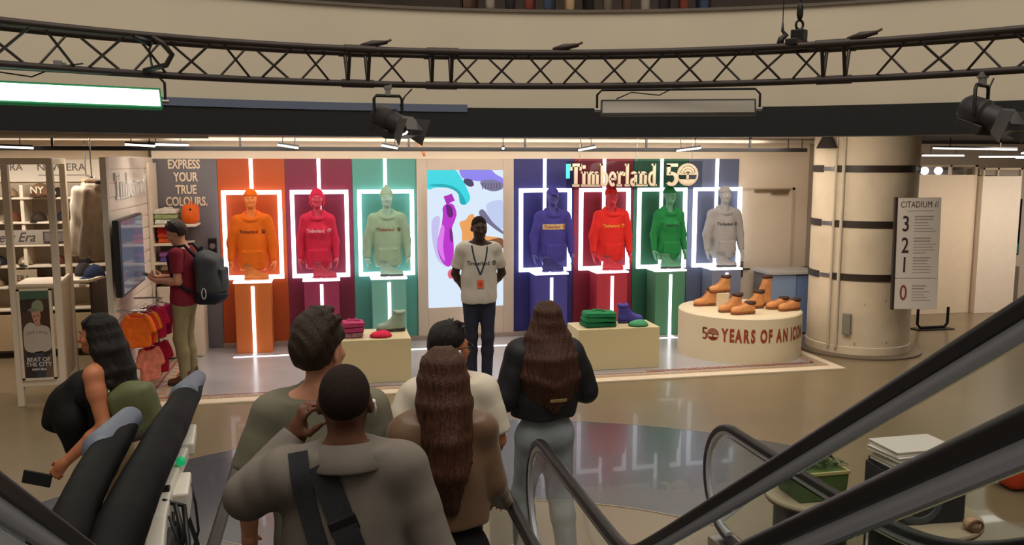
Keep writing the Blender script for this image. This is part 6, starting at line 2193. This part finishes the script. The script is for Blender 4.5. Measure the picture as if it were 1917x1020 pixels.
def stick(label, c, L, ang, tilt=0, m=None, z=None, w_=0.024, tail=True):
    r = thing('stick_light', label, 'light', c, R(ang), 'stick lights under the shop ceiling')
    r.rotation_euler.y = R(tilt)
    obj('light_bar', MB().b2(-L / 2, L / 2, -w_ / 2, w_ / 2, -0.022, 0.0), m or M_tube, r, bev=0.003)
    obj('housing', MB().b2(-L / 2, L / 2, -w_ / 2 - 0.004, w_ / 2 + 0.004, 0.0, 0.02), M_track, r)
    for q in (-0.3, 0.3):
        obj('suspension', MB().b2(q * L - 0.005, q * L + 0.005, -0.005, 0.005, 0.02, 0.14), M_track, r)
    return r


for lab, x, y, z, L, a, t in (
        ('stick light glowing white at the very start of the track, over the hat shelves', -3.35, 10.1, 2.60, 0.62, 8, 2),
        ('stick light glowing white over the white clothes wall, pointing at the displays', -1.95, 10.0, 2.62, 0.30, 12, 3),
        ('short stick light beside the one over the white clothes wall', -1.70, 10.2, 2.63, 0.42, 4, 1),
        ('stick light above the magenta panel', -0.42, 10.2, 2.615, 0.24, 24, 8),
        ('stick light above the teal panel', 0.72, 10.2, 2.615, 0.20, 24, 9),
        ('stick light turned end on above the big screen', 2.06, 10.2, 2.60, 0.14, 80, 0),
        ('stick light above the start of the hanging sign', 3.10, 10.2, 2.60, 0.22, -34, -10),
        ('stick light above the end of the hanging sign', 4.42, 10.2, 2.595, 0.30, -30, -7),
        ('stick light at the end of the track before the door', 6.05, 10.5, 2.585, 0.30, -14, -1),
        ('long stick light before the round column on its far side', 8.7, 10.4, 2.615, 1.15, -12, 1),
        ('long stick light following the one beside the round column', 10.2, 10.6, 2.55, 1.0, -10, 1),
        ('stick light low over the boxed partition', 9.0, 11.4, 2.53, 0.75, 4, 0),
        ('second stick light low over the boxed partition', 9.9, 11.2, 2.51, 0.85, -4, 0),
        ('stick light over the pale wall block', 10.7, 11.5, 2.50, 0.75, 5, 0),
        ('stick light high over the shopfront with the letter N', 10.3, 9.5, 2.66, 0.55, 2, 0)):
    stick(lab, (x, y, z), L, a, t)
dc = thing('speaker_pod', 'dark cone shaped speaker under the ceiling beside the round column', 'speaker', (6.05, 9.75, 2.66))
obj('cone', MB().lathe([(0.05, 0.1), (0.07, 0.06), (0.13, -0.06), (0.12, -0.065)], n=20), mat('dark_speaker', (52, 48, 46), rough=0.6), dc, smooth=40)
obj('stem', MB().tube([(0, 0, 0.1), (0, 0, 0.2)], 0.02, 8), M_track, dc)
ot = thing('orange_cable', 'short rusty orange cable hanging down from the ceiling above the teal panel', 'cable', (1.16, 10.9, 2.6))
obj('cable', MB().tube([(1.10, 10.9, 2.75), (1.13, 10.9, 2.66), (1.18, 10.9, 2.55), (1.20, 10.9, 2.5)], 0.016, 8), mat('rust_orange', (170, 96, 60), rough=0.7), ot, smooth=True, world=True)

# ------------------------------------------------------------------ upper floor seen over the parapet
rs = random.Random(21)
UC = [(92, 70, 56), (150, 140, 128), (48, 44, 46), (120, 60, 50), (64, 74, 96), (176, 150, 116), (36, 34, 36), (110, 100, 84)]
GAR = SDF()
GAR.k = 0.05
GAR.box((0, 0, -0.40), (0.19, 0.05, 0.36), 0.04)
GAR.cap((-0.15, 0, -0.08), (-0.24, 0, -0.5), 0.06, 0.045)
GAR.cap((0.15, 0, -0.08), (0.24, 0, -0.5), 0.06, 0.045)
GARM = GAR.mesh('garment_cloth', 0.016, folds(0.008, 5, 18))
HANG = MB().tube([(-0.16, 0, -0.03), (0, 0, 0.03), (0.16, 0, -0.03)], 0.006, 6).tube([(0, 0, 0.03), (0, 0, 0.08), (0.02, 0, 0.10), (0.035, 0, 0.08)], 0.004, 6).mesh('hanger', True)
ur = thing('clothes_rail', 'dark clothes rail on the upper floor behind the parapet', 'rail', (3.2, 10.3, 3.2))
obj('rail_bar', MB().tube([(1.6, 10.35, 5.02), (4.6, 10.1, 5.02)], 0.018, 8), M_blackm, ur, world=True, smooth=40)
for x, y in ((1.6, 10.35), (4.6, 10.1)):
    obj('rail_leg', MB().tube([(x, y, 3.2), (x, y, 5.02)], 0.018, 8), M_blackm, ur, world=True, smooth=40)
for i in range(13):
    t_ = i / 12
    r = thing('hanging_garment', ('tan', 'pale grey', 'black', 'brick red', 'slate blue', 'sand', 'charcoal', 'khaki')[i % 8] + ' garment hanging on the upper floor rail, %s along it' % ('first', 'second', 'third', 'fourth', 'fifth', 'sixth', 'seventh', 'eighth', 'ninth', 'tenth', 'eleventh', 'twelfth', 'last')[i], 'garment', (1.7 + 2.8 * t_, 10.34 - 0.24 * t_, 4.93), R(rs.uniform(62, 84)), 'garments on the upper floor rail')
    obj('garment_cloth', GARM, fabric('upper_cloth_%d' % (i % 8), UC[i % 8]), r)
    obj('hanger', HANG, M_steel, r)
for x, y, z, L, a in ((-0.6, 9.9, 4.9, 0.7, 14), (5.3, 9.6, 4.85, 0.5, -30), (0.6, 10.2, 4.75, 0.6, 24)):
    r = stick('stick light glowing on the upper floor, ' + {14: 'over the screen side', -30: 'beyond the clothes rail', 24: 'before the clothes rail'}[a], (x, y, z), L, a)
    r['group'] = 'stick lights on the upper floor'
# ------------------------------------------------------------------ hat shelves on the back wall of the left shop
M_shelf = mat('shelf_white_lacquer', (226, 210, 188), rough=0.5)
hs = thing('hat_shelves', 'wide white wall shelving full of caps in the hat shop', 'shelf', (-3.9, 11.8, 0))
SZ = [2.00, 1.70, 1.42, 1.16, 0.90, 0.62]
obj('back_board', MB().b2(-5.6, -2.72, 11.94, 11.99, 0.0, 2.15), mat('shelf_back_grey', (176, 160, 140), rough=0.6), hs, world=True)
for z in SZ:
    obj('shelf_board', MB().b2(-5.6, -2.72, 11.60, 11.94, z - 0.025, z), M_shelf, hs, world=True, bev=0.003)
for x in (-5.6, -4.62, -3.66, -2.72):
    obj('upright', MB().b2(x - 0.02, x + 0.02, 11.62, 11.94, 0.0, 2.15), M_shelf, hs, world=True, bev=0.003)
obj('drawer_front', MB().b2(-5.58, -4.64, 11.60, 11.63, 0.1, 0.55).b2(-4.60, -3.68, 11.60, 11.63, 0.1, 0.55).b2(-3.64, -2.74, 11.60, 11.63, 0.1, 0.55), mat('drawer_sand', (178, 152, 118), rough=0.5), hs, world=True, bev=0.004)
hb = thing('shop_header', 'white header board with NEW ERA lettering above the hat shelves', 'sign', (-3.6, 11.97, 2.18))
obj('board', MB().b2(-5.6, -2.30, 11.95, 11.99, 2.18, 2.46), mat('header_white', (238, 226, 206), rough=0.5), hb, world=True, bev=0.003)
M_hink = mat('header_ink', (112, 100, 90), rough=0.6)
obj('heading', text_wall('NEW ERA', 0.13, -3.28, 11.947, 2.36, ext=0.002, sx=1.0), M_hink, hb, world=True)
obj('heading', text_wall('ERA', 0.12, -3.83, 11.947, 2.36, ext=0.002, sx=1.0), M_hink, hb, world=True)
obj('heading_rule', MB().b2(-3.55, -3.0, 11.945, 11.95, 2.26, 2.268), M_hink, hb, world=True)
obj('header_frame', MB().b2(-2.78, -2.62, 11.94, 11.95, 2.30, 2.42).b2(-2.56, -2.44, 11.943, 11.95, 2.33, 2.40), mat('header_mark', (88, 78, 70), rough=0.6), hb, world=True)

CC = [(40, 36, 36), (58, 46, 38), (34, 36, 46), (118, 96, 72), (82, 76, 58), (140, 118, 92), (30, 30, 32), (96, 56, 40), (150, 132, 108)]
CN = ['black', 'dark brown', 'navy', 'camel', 'olive', 'beige', 'jet black', 'rust brown', 'stone']
M_bdg = mat('cap_badge_pale', (226, 212, 186), rough=0.6)
rs = random.Random(9)
SHN = ['top shelf', 'second shelf', 'third shelf', 'fourth shelf', 'fifth shelf']
PLC = ['first', 'second', 'third', 'fourth', 'fifth', 'sixth', 'seventh', 'eighth', 'ninth', 'tenth']
for si, z in enumerate(SZ[:5]):
    if si == 2:
        xs = [-2.92]
    elif si == 3:
        xs = [-4.3, -4.02, -3.70, -3.34, -3.02]
    else:
        xs = [-4.30, -4.06, -3.82, -3.50, -3.26, -3.0, -2.82]
    for k, x in enumerate(xs):
        ci = (si * 3 + k * 2 + rs.randint(0, 1)) % 9
        cap_('%s cap on the %s of the hat wall, %s from its outer end' % (CN[ci], SHN[si], PLC[k]), (x + rs.uniform(-0.02, 0.02), 11.74, z + 0.003), rs.uniform(-25, 25), fabric('cap_cloth_%d' % ci, CC[ci], var=0.15), fabric('cap_brim_%d' % ((ci + 1) % 9), CC[(ci + 1) % 9]), M_bdg if rs.random() < 0.6 else None, group='caps on the hat wall')
for i, (x, z) in enumerate(((-3.44, 2.02), (-2.80, 2.02))):
    t = thing('mounted_hat', ('brown cap with white NY badge on a ball stand beneath the header words', 'brown cap with white NY badge on a ball stand beside the bomber jackets')[i], 'cap', (x, 11.62, z))
    obj('crown', cap_meshes()['crown'], mat('brown_cap_cloth', (112, 80, 52), rough=0.8, var=0.2, vs=20), t)
    obj('brim', cap_meshes()['brim'], mat('dark_brown_collar', (64, 36, 24)), t)
    obj('badge', text_wall('NY', 0.09, 0, -0.108, 0.05, ext=0.004, sx=0.9), M_bdg, t)
    obj('ball_stand', MB().sphere((0, 0, 0.06), (0.07, 0.08, 0.045), 14, 8), M_grey, t, smooth=True)
    t.scale = (1.35, 1.35, 1.35)
sb = thing('script_board', 'grey shelf sign with New Era in script and a dark framed plaque', 'sign', (-3.5, 11.60, 1.445))
obj('board', MB().b2(-4.4, -3.02, 11.60, 11.62, 1.425, 1.60), mat('sign_grey', (150, 138, 124), rough=0.6), sb, world=True, bev=0.003)
obj('script_lettering', text_wall('New Era', 0.165, -3.80, 11.598, 1.51, ext=0.002, sx=0.9, shear=0.35), mat('script_ink', (66, 58, 52), rough=0.6), sb, world=True)
obj('plaque', MB().b2(-3.44, -3.08, 11.59, 11.60, 1.44, 1.58), mat('plaque_dark', (62, 56, 52), rough=0.5), sb, world=True, bev=0.003)
obj('plaque_panel', MB().b2(-3.42, -3.10, 11.586, 11.59, 1.455, 1.565), mat('plaque_grey', (108, 98, 90), rough=0.5), sb, world=True)
eb = thing('era_box', 'beige shelf sign with ERA in a thin frame between caps', 'sign', (-3.6, 11.60, 0.905))
obj('board', MB().b2(-3.86, -3.54, 11.60, 11.62, 0.905, 1.11), mat('sign_beige', (168, 150, 124), rough=0.6), eb, world=True, bev=0.003)
obj('lettering', text_wall('ERA', 0.10, -3.70, 11.598, 1.005, ext=0.002, sx=0.9), mat('script_ink', (66, 58, 52)), eb, world=True)
# ------------------------------------------------------------------ hanging jackets
J = SDF()
J.k = 0.05
J.box((0, 0, -0.42), (0.20, 0.060, 0.36), 0.05)
J.cap((-0.17, 0, -0.07), (-0.275, 0.0, -0.70), 0.062, 0.048, k=0.02)
J.cap((0.17, 0, -0.07), (0.275, 0.0, -0.70), 0.062, 0.048, k=0.02)
J.ell((0, -0.01, 0.0), (0.10, 0.07, 0.05))
JM = J.mesh('jacket_cloth', 0.012, folds(0.010, 8, 20))
C = SDF()
C.k = 0.02
for i in range(12):
    P = lambda a: (0.075 * math.cos(a), 0.06 * math.sin(a), 0.045)
    C.cap(P(2 * PI * i / 12), P(2 * PI * (i + 1) / 12), 0.02)
JC = C.mesh('jacket_collar', 0.009)
jr = thing('jacket_rail', 'steel clothes rail with bomber jackets in the hat shop', 'rail', (-2.6, 10.9, 0))
obj('rail_bar', MB().tube([(-2.86, 11.4, 2.27), (-2.50, 10.2, 2.27)], 0.014, 8), M_steel, jr, world=True, smooth=40)
for p in ((-2.86, 11.4), (-2.50, 10.2)):
    obj('rail_drop', MB().tube([(p[0], p[1], 2.27), (p[0], p[1], 2.75)], 0.008, 6), M_steel, jr, world=True)
for i, (x, y, rz, c, c2, lab) in enumerate(((-2.78, 11.20, 52, (190, 178, 158), (170, 146, 116), 'cream bomber jacket hanging first on the rail beside the hat shelves'), (-2.62, 10.75, 40, (168, 156, 140), (92, 70, 56), 'beige bomber jacket with letters hanging in the middle of the rail'), (-2.42, 10.38, 34, (146, 128, 110), (52, 40, 34), 'brown bomber jacket with dark collar hanging last on the rail'))):
    r = thing('hanging_jacket', lab, 'jacket', (x, y, 2.16), R(rz), 'bomber jackets on the rail')
    r.scale = (1.0, 1.0, 1.05)
    jk = obj('jacket_cloth', JM, fabric('bomber_cloth_%d' % i, c), r)
    obj('jacket_collar', JC, fabric('bomber_collar_%d' % i, c2), r)
    obj('hanger', HANG, M_steel, r)
    obj('front_zip', MB().b2(-0.008, 0.008, -0.078, -0.05, -0.77, -0.02), fabric('jacket_zip_dark', (60, 48, 40)), r)
    if i != 0:
        obj('jacket_lettering', text_wall('DR', 0.14, 0.02, -0.075, -0.30, ext=0.014), mat('letter_grey_print', (104, 90, 78), rough=0.8), r)
# ------------------------------------------------------------------ tall white display frame with the cap poster
F = thing('poster_stand', 'tall white open display frame with square posts holding the cap poster', 'frame', (-2.85, 9.7, 0))
for x, y in ((-3.06, 9.30), (-2.66, 9.30), (-2.775, 10.15), (-3.5, 9.9)):
    obj('post', MB().b2(x - 0.03, x + 0.03, y - 0.03, y + 0.03, 0.0, 2.409), M_shelf, F, world=True, bev=0.004)
obj('top_rail', MB().b2(-3.9, -2.63, 9.27, 9.33, 2.41, 2.47).b2(-3.6, -2.75, 10.12, 10.18, 2.41, 2.47), M_shelf, F, world=True, bev=0.004)
obj('top_rail', MB().box((-2.72, 9.72, 2.44), (0.06, 0.88, 0.06), R(7.7)), M_shelf, F, world=True, bev=0.004)
obj('lower_rail', MB().b2(-3.06, -2.66, 9.28, 9.32, 0.20, 0.26), M_shelf, F, world=True, bev=0.004)
obj('middle_rail', MB().b2(-3.06, -2.66, 9.28, 9.32, 1.205, 1.235), M_shelf, F, world=True, bev=0.004)
obj('side_panel', MB().box((-2.72, 9.73, 0.70), (0.012, 0.78, 1.0), R(7.7)), mat('side_panel_cream', (208, 188, 162), rough=0.5), F, world=True, bev=0.003)
obj('side_rail', MB().box((-2.715, 9.73, 1.22), (0.03, 0.82, 0.03), R(7.7)), M_shelf, F, world=True)
obj('shelf_board', MB().box((-2.95, 9.72, 1.19), (0.40, 0.75, 0.02), R(4)), M_shelf, F, world=True)
po = thing('cap_poster', 'framed poster of a person in pale sweater and green cap with BEAT OF THE CITY', 'poster', (-2.86, 9.25, 0.27))
PXa, PXb, PZa, PZb = -3.00, -2.735, 0.29, 1.17
YP = 9.262
M_po = mat('poster_ground', (78, 56, 44), rough=0.35)
obj('poster_sheet', MB().b2(PXa, PXb, YP, YP + 0.012, PZa, PZb), M_po, po, world=True)
obj('poster_frame', MB().b2(PXa - 0.025, PXa, YP - 0.006, YP + 0.016, PZa - 0.02, PZb + 0.02).b2(PXb, PXb + 0.025, YP - 0.006, YP + 0.016, PZa - 0.02, PZb + 0.02).b2(PXa - 0.025, PXb + 0.025, YP - 0.006, YP + 0.016, PZb, PZb + 0.022).b2(PXa - 0.025, PXb + 0.025, YP - 0.006, YP + 0.016, PZa - 0.022, PZa), M_shelf, po, world=True)


def pp(name, pts, rgb, lay, sm=True):
    q = [(PXa + (PXb - PXa) * u, PZb - (PZb - PZa) * v) for u, v in pts]
    q = blob(q) if sm else q
    q = [(min(PXb, max(PXa, a)), min(PZb, max(PZa, b))) for a, b in q]
    obj(name, MB().add([(a, YP - 0.0006 * lay, b) for a, b in q], [tuple(range(len(q)))]), mat('poster_ink_%d_%d_%d' % rgb, rgb, rough=0.4), po, world=True)


pp('printed_band', [(0, 0), (1, 0), (1, 0.09), (0, 0.10)], (76, 104, 82), 1, False)
pp('printed_band', [(0, 0.10), (0.55, 0.09), (0.5, 0.2), (0, 0.26)], (58, 44, 38), 1, False)
pp('printed_hair', [(0.42, 0.22), (0.6, 0.14), (0.9, 0.2), (0.98, 0.35), (0.98, 0.55), (0.8, 0.56), (0.7, 0.45)], (74, 44, 34), 2)
pp('printed_legs', [(0.10, 0.68), (0.92, 0.68), (0.95, 1.0), (0.05, 1.0)], (52, 48, 50), 2, False)
pp('printed_legs', [(0.4, 0.70), (0.68, 0.69), (0.72, 1.0), (0.42, 1.0)], (66, 66, 74), 3, False)
pp('printed_legs', [(0.75, 0.78), (0.95, 0.72), (1.0, 1.0), (0.72, 1.0)], (112, 90, 70), 3, False)
pp('printed_sweater', [(0.08, 0.42), (0.28, 0.36), (0.5, 0.38), (0.78, 0.40), (0.95, 0.44), (0.99, 0.6), (0.92, 0.68), (0.5, 0.71), (0.1, 0.68), (0.04, 0.55)], (192, 178, 164), 3)
pp('printed_neck', [(0.46, 0.32), (0.64, 0.32), (0.66, 0.41), (0.46, 0.40)], (182, 140, 118), 4, False)
pp('printed_face', [(0.38, 0.22), (0.62, 0.21), (0.68, 0.28), (0.62, 0.35), (0.50, 0.375), (0.41, 0.33)], (196, 142, 120), 5)
pp('printed_cap', [(0.28, 0.215), (0.38, 0.19), (0.42, 0.14), (0.58, 0.105), (0.74, 0.12), (0.80, 0.19), (0.74, 0.24), (0.60, 0.225), (0.42, 0.225)], (142, 150, 118), 6)
pp('printed_cap_brim', [(0.24, 0.215), (0.42, 0.20), (0.60, 0.215), (0.5, 0.235), (0.34, 0.235)], (122, 130, 100), 7)
pp('printed_face_shadow', [(0.42, 0.285), (0.49, 0.28), (0.50, 0.295), (0.43, 0.30)], (110, 74, 62), 6, False)
pp('printed_face_shadow', [(0.55, 0.28), (0.62, 0.275), (0.62, 0.29), (0.56, 0.295)], (110, 74, 62), 6, False)
pp('printed_mouth', [(0.47, 0.335), (0.55, 0.33), (0.56, 0.34), (0.48, 0.345)], (160, 84, 78), 6, False)
for i, ch in enumerate('OAKLAND'):
    a = (i - 3) / 3
    obj('printed_letter', text_wall(ch, 0.044, -2.865 + 0.085 * a, YP - 0.003, 0.755 - 0.016 * a * a, ext=0.0003, sx=0.8), mat('poster_letter_grey', (128, 114, 102), rough=0.5), po, world=True)
for s_, z, sz in (('BEAT OF', 0.475, 0.058), ('THE CITY', 0.425, 0.058), ('NEW ERA', 0.375, 0.032)):
    obj('printed_slogan', text_wall(s_, sz, -2.866, YP - 0.003, z, ext=0.0004, off=0.0008, sx=0.95), mat('poster_white', (222, 214, 204), rough=0.5), po, world=True)
# ------------------------------------------------------------------ dark sided table and goods between the posts
tb = thing('display_table', 'dark sided white topped display table behind the poster frame', 'table', (-2.6, 10.7, 0))
obj('dark_side_panel', MB().box((-2.52, 10.65, 0.63), (0.03, 0.90, 0.98), R(-8)), mat('dark_brown_board', (70, 56, 48), rough=0.35, var=0.1), tb, world=True, bev=0.004)
obj('white_edge', MB().box((-2.52, 10.65, 1.135), (0.04, 0.92, 0.03), R(-8)), M_shelf, tb, world=True, bev=0.003)
obj('table_top', MB().b2(-2.95, -2.55, 10.3, 11.05, 1.10, 1.13), M_shelf, tb, world=True, bev=0.003)
for i, (lab, p, c) in enumerate((('dark grey cap lying on the display table beside the jackets', (-2.78, 10.75, 1.135), (62, 56, 54)), ('navy cap lying on the display table behind the frame post', (-2.62, 10.55, 1.135), (44, 52, 78)), ('black cap on the dark sided table under the brown jacket', (-2.46, 10.9, 1.16), (28, 28, 30)))):
    cap_(lab, p, (20, -30, 50)[i], fabric('table_cap_%d' % i, c), s=1.25, group='caps on the display table')
wp = thing('print_board', 'tan printed board with brown strokes behind the dark table', 'panel', (-2.36, 10.9, 0))
obj('panel_sheet', MB().box((-2.33, 10.35, 0.75), (0.02, 0.5, 1.1), R(-8)), mat('tan_print_sheet', (182, 152, 116), rough=0.5, var=0.15, vs=6), wp, world=True)
obj('printed_stroke', MB().box((-2.318, 10.25, 0.85), (0.006, 0.03, 0.6), R(-8)).box((-2.318, 10.33, 1.2), (0.006, 0.18, 0.03), R(-8)), mat('brown_print_stroke', (112, 70, 50), rough=0.5), wp, world=True)

# ------------------------------------------------------------------ television on the white clothes wall
tv = thing('wall_television', 'large black framed television on the white wall above the hanging clothes', 'television', (-2.07, 9.7, 1.1))
TVR = Matrix.Translation((-2.045, 9.66, 1.49)) @ Matrix.Rotation(R(90 + 2), 4, 'Z')
obj('casing', MB().b2(-0.66, 0.66, -0.03, 0.03, -0.38, 0.38).xf(TVR), M_dark, tv, world=True, bev=0.006)
obj('screen', MB().b2(-0.585, 0.64, -0.036, -0.029, -0.355, 0.36).xf(TVR), mat('tv_screen_glow', (96, 110, 136), rough=0.08, emit=0.14, ecol=(120, 134, 160)), tv, world=True)
obj('wall_bracket', MB().box((-2.10, 9.4, 1.6), (0.06, 0.05, 0.06)).box((-2.10, 9.4, 1.3), (0.06, 0.05, 0.06)).box((-2.11, 10.0, 1.45), (0.06, 0.05, 0.3)), M_blackm, tv, world=True)

# ------------------------------------------------------------------ wall rail with orange and pink tops below the television
gr = thing('wall_garment_rail', 'chrome arm rail on the white wall holding orange and pink tops', 'rail', (-2.12, 9.7, 0.95))
obj('rail_bar', MB().tube([(-2.14, 9.30, 0.93), (-1.86, 9.30, 0.93), (-1.84, 9.36, 0.93), (-1.84, 10.10, 0.93), (-1.86, 10.16, 0.93), (-2.14, 10.16, 0.93)], 0.011, 8), M_chrome, gr, world=True, smooth=50)
T_ = SDF()
T_.k = 0.03
T_.box((0, 0, -0.26), (0.155, 0.030, 0.22), 0.03)
T_.cap((-0.12, 0, -0.05), (-0.19, 0.0, -0.24), 0.042, 0.036)
T_.cap((0.12, 0, -0.05), (0.19, 0.0, -0.24), 0.042, 0.036)
TM_ = T_.mesh('top_cloth', 0.010, folds(0.010, 4, 24))
TC_ = [(226, 104, 32), (196, 58, 34), (232, 120, 30), (186, 34, 66), (200, 54, 112), (168, 26, 54)]
TN_ = ['orange', 'brick red', 'bright orange', 'crimson', 'hot pink', 'deep raspberry']
for i in range(6):
    r = thing('hanging_tee', '%s top hanging on the chrome wall rail below the television' % TN_[i], 'garment', (-1.95 + (0, 0.01, 0.02, 0.09, 0.12, 0.13)[i], 9.40 + 0.12 * i, 0.875 + (0, 0, 0, 0.02, 0.03, 0.01)[i]), R((6, 14, -4, 20, 34, 48)[i]), 'tops on the chrome wall rail')
    r.scale = (0.78, 1.0, 0.74)
    obj('top_cloth', TM_, fabric('top_cloth_%d' % i, TC_[i], var=0.12), r)
    obj('hanger', HANG, M_chrome, r)
for i, (lab, x, y, z, c) in enumerate((('raspberry top hanging low under the wall rail', -1.86, 9.85, 0.52, (176, 28, 56)), ('white and coral scarf hanging low under the wall rail', -1.88, 9.55, 0.50, (206, 120, 96)))):
    r = thing('low_hanging_garment', lab, 'garment', (x, y, z), R(10 + 30 * i))
    r.scale = (0.72, 0.9, 0.78)
    obj('top_cloth', TM_, fabric('low_top_%d' % i, c, var=0.25), r)
    obj('hanger', HANG, M_chrome, r)
obj('low_rail', MB().tube([(-2.14, 9.40, 0.585), (-1.87, 9.40, 0.585), (-1.87, 10.0, 0.585), (-2.14, 10.0, 0.585)], 0.009, 8), M_chrome, gr, world=True, smooth=50)

# ------------------------------------------------------------------ corner shelf with folded garments
cs = thing('corner_shelf', 'white corner shelf unit with folded coloured garments before the grey wall', 'shelf', (-1.9, 11.45, 0))
obj('upright', MB().b2(-2.136, -2.10, 11.20, 11.66, 0.0, 2.42), M_shelf, cs, world=True, bev=0.003)
for z, x1 in ((1.665, -1.60), (1.435, -1.68), (1.20, -1.66), (0.97, -1.60)):
    obj('shelf_board', MB().b2(-2.10, x1, 11.22, 11.66, z - 0.028, z), M_shelf, cs, world=True, bev=0.003)
lc = thing('low_white_cabinet', 'low white cabinet on the floor behind the man with the backpack', 'cabinet', (-1.8, 11.4, 0.012))
obj('body', MB().b2(-2.08, -1.56, 11.18, 11.62, 0.012, 0.90), mat('cabinet_white', (222, 206, 184), rough=0.5), lc, world=True, bev=0.005)
obj('door', MB().b2(-2.06, -1.58, 11.165, 11.18, 0.03, 0.88), mat('cabinet_white', (222, 206, 184)), lc, world=True, bev=0.004)
obj('dark_end_panel', MB().b2(-2.098, -2.082, 11.24, 11.62, 0.012, 0.93), mat('dark_brown_board', (70, 56, 48)), lc, world=True)
rows = [(1.667, [(-1.96, [(206, 208, 190), (150, 160, 112), (212, 206, 190)], 'sage and white')]),
        (1.437, [(-1.93, [(206, 84, 34), (200, 70, 40), (184, 44, 40)], 'orange and red')]),
        (1.202, [(-1.92, [(92, 74, 140), (150, 90, 150)], 'violet')]),
        (0.972, [(-1.90, [(182, 150, 118), (120, 60, 44), (190, 170, 148)], 'sand and brown')])]
for z, sts in rows:
    for x, cols, nm in sts:
        for i, c in enumerate(cols):
            folded('folded_sweater', ('%s folded top, %s in its stack on the corner shelf' % (nm, ('lowest', 'middle', 'topmost')[i])), (x, 11.42, z + 0.062 * i), 3 - 4 * i, fabric('stack_%d_%d_%d' % c, c, var=0.15), (0.27, 0.26, 0.06), group='folded tops on the corner shelf')
S = SDF()
S.k = 0.05
S.box((0, 0, 0.12), (0.10, 0.09, 0.12), 0.06)
S.ell((0, -0.05, 0.10), (0.085, 0.07, 0.08))
ob = thing('orange_backpack', 'small orange backpack on top of the corner shelf', 'bag', (-1.68, 11.44, 1.667))
obj('bag_body', S.mesh('bag_body', 0.008, folds(0.004, 5, 22)), fabric('orange_nylon', (214, 92, 28), rough=0.6), ob)
obj('bag_handle', MB().tube([(-0.03, 0, 0.235), (-0.02, 0, 0.27), (0.02, 0, 0.27), (0.03, 0, 0.235)], 0.008, 8), MATS['orange_nylon'], ob, smooth=True)
obj('dark_emblem', MB().tube([(0.01, -0.097, 0.175), (0.01, -0.107, 0.175)], 0.014, 12), M_dark, ob)
ws = thing('wall_speaker', 'small black speaker on the grey wall behind the man with the backpack', 'speaker', (-1.46, 11.6, 1.36))
obj('speaker_body', MB().b2(-0.05, 0.05, 0, 0.07, -0.10, 0.10), M_dark, ws, bev=0.01)
obj('speaker_mesh', MB().tube([(0, -0.002, 0.0), (0, -0.006, 0.0)], 0.036, 16), M_grey, ws)
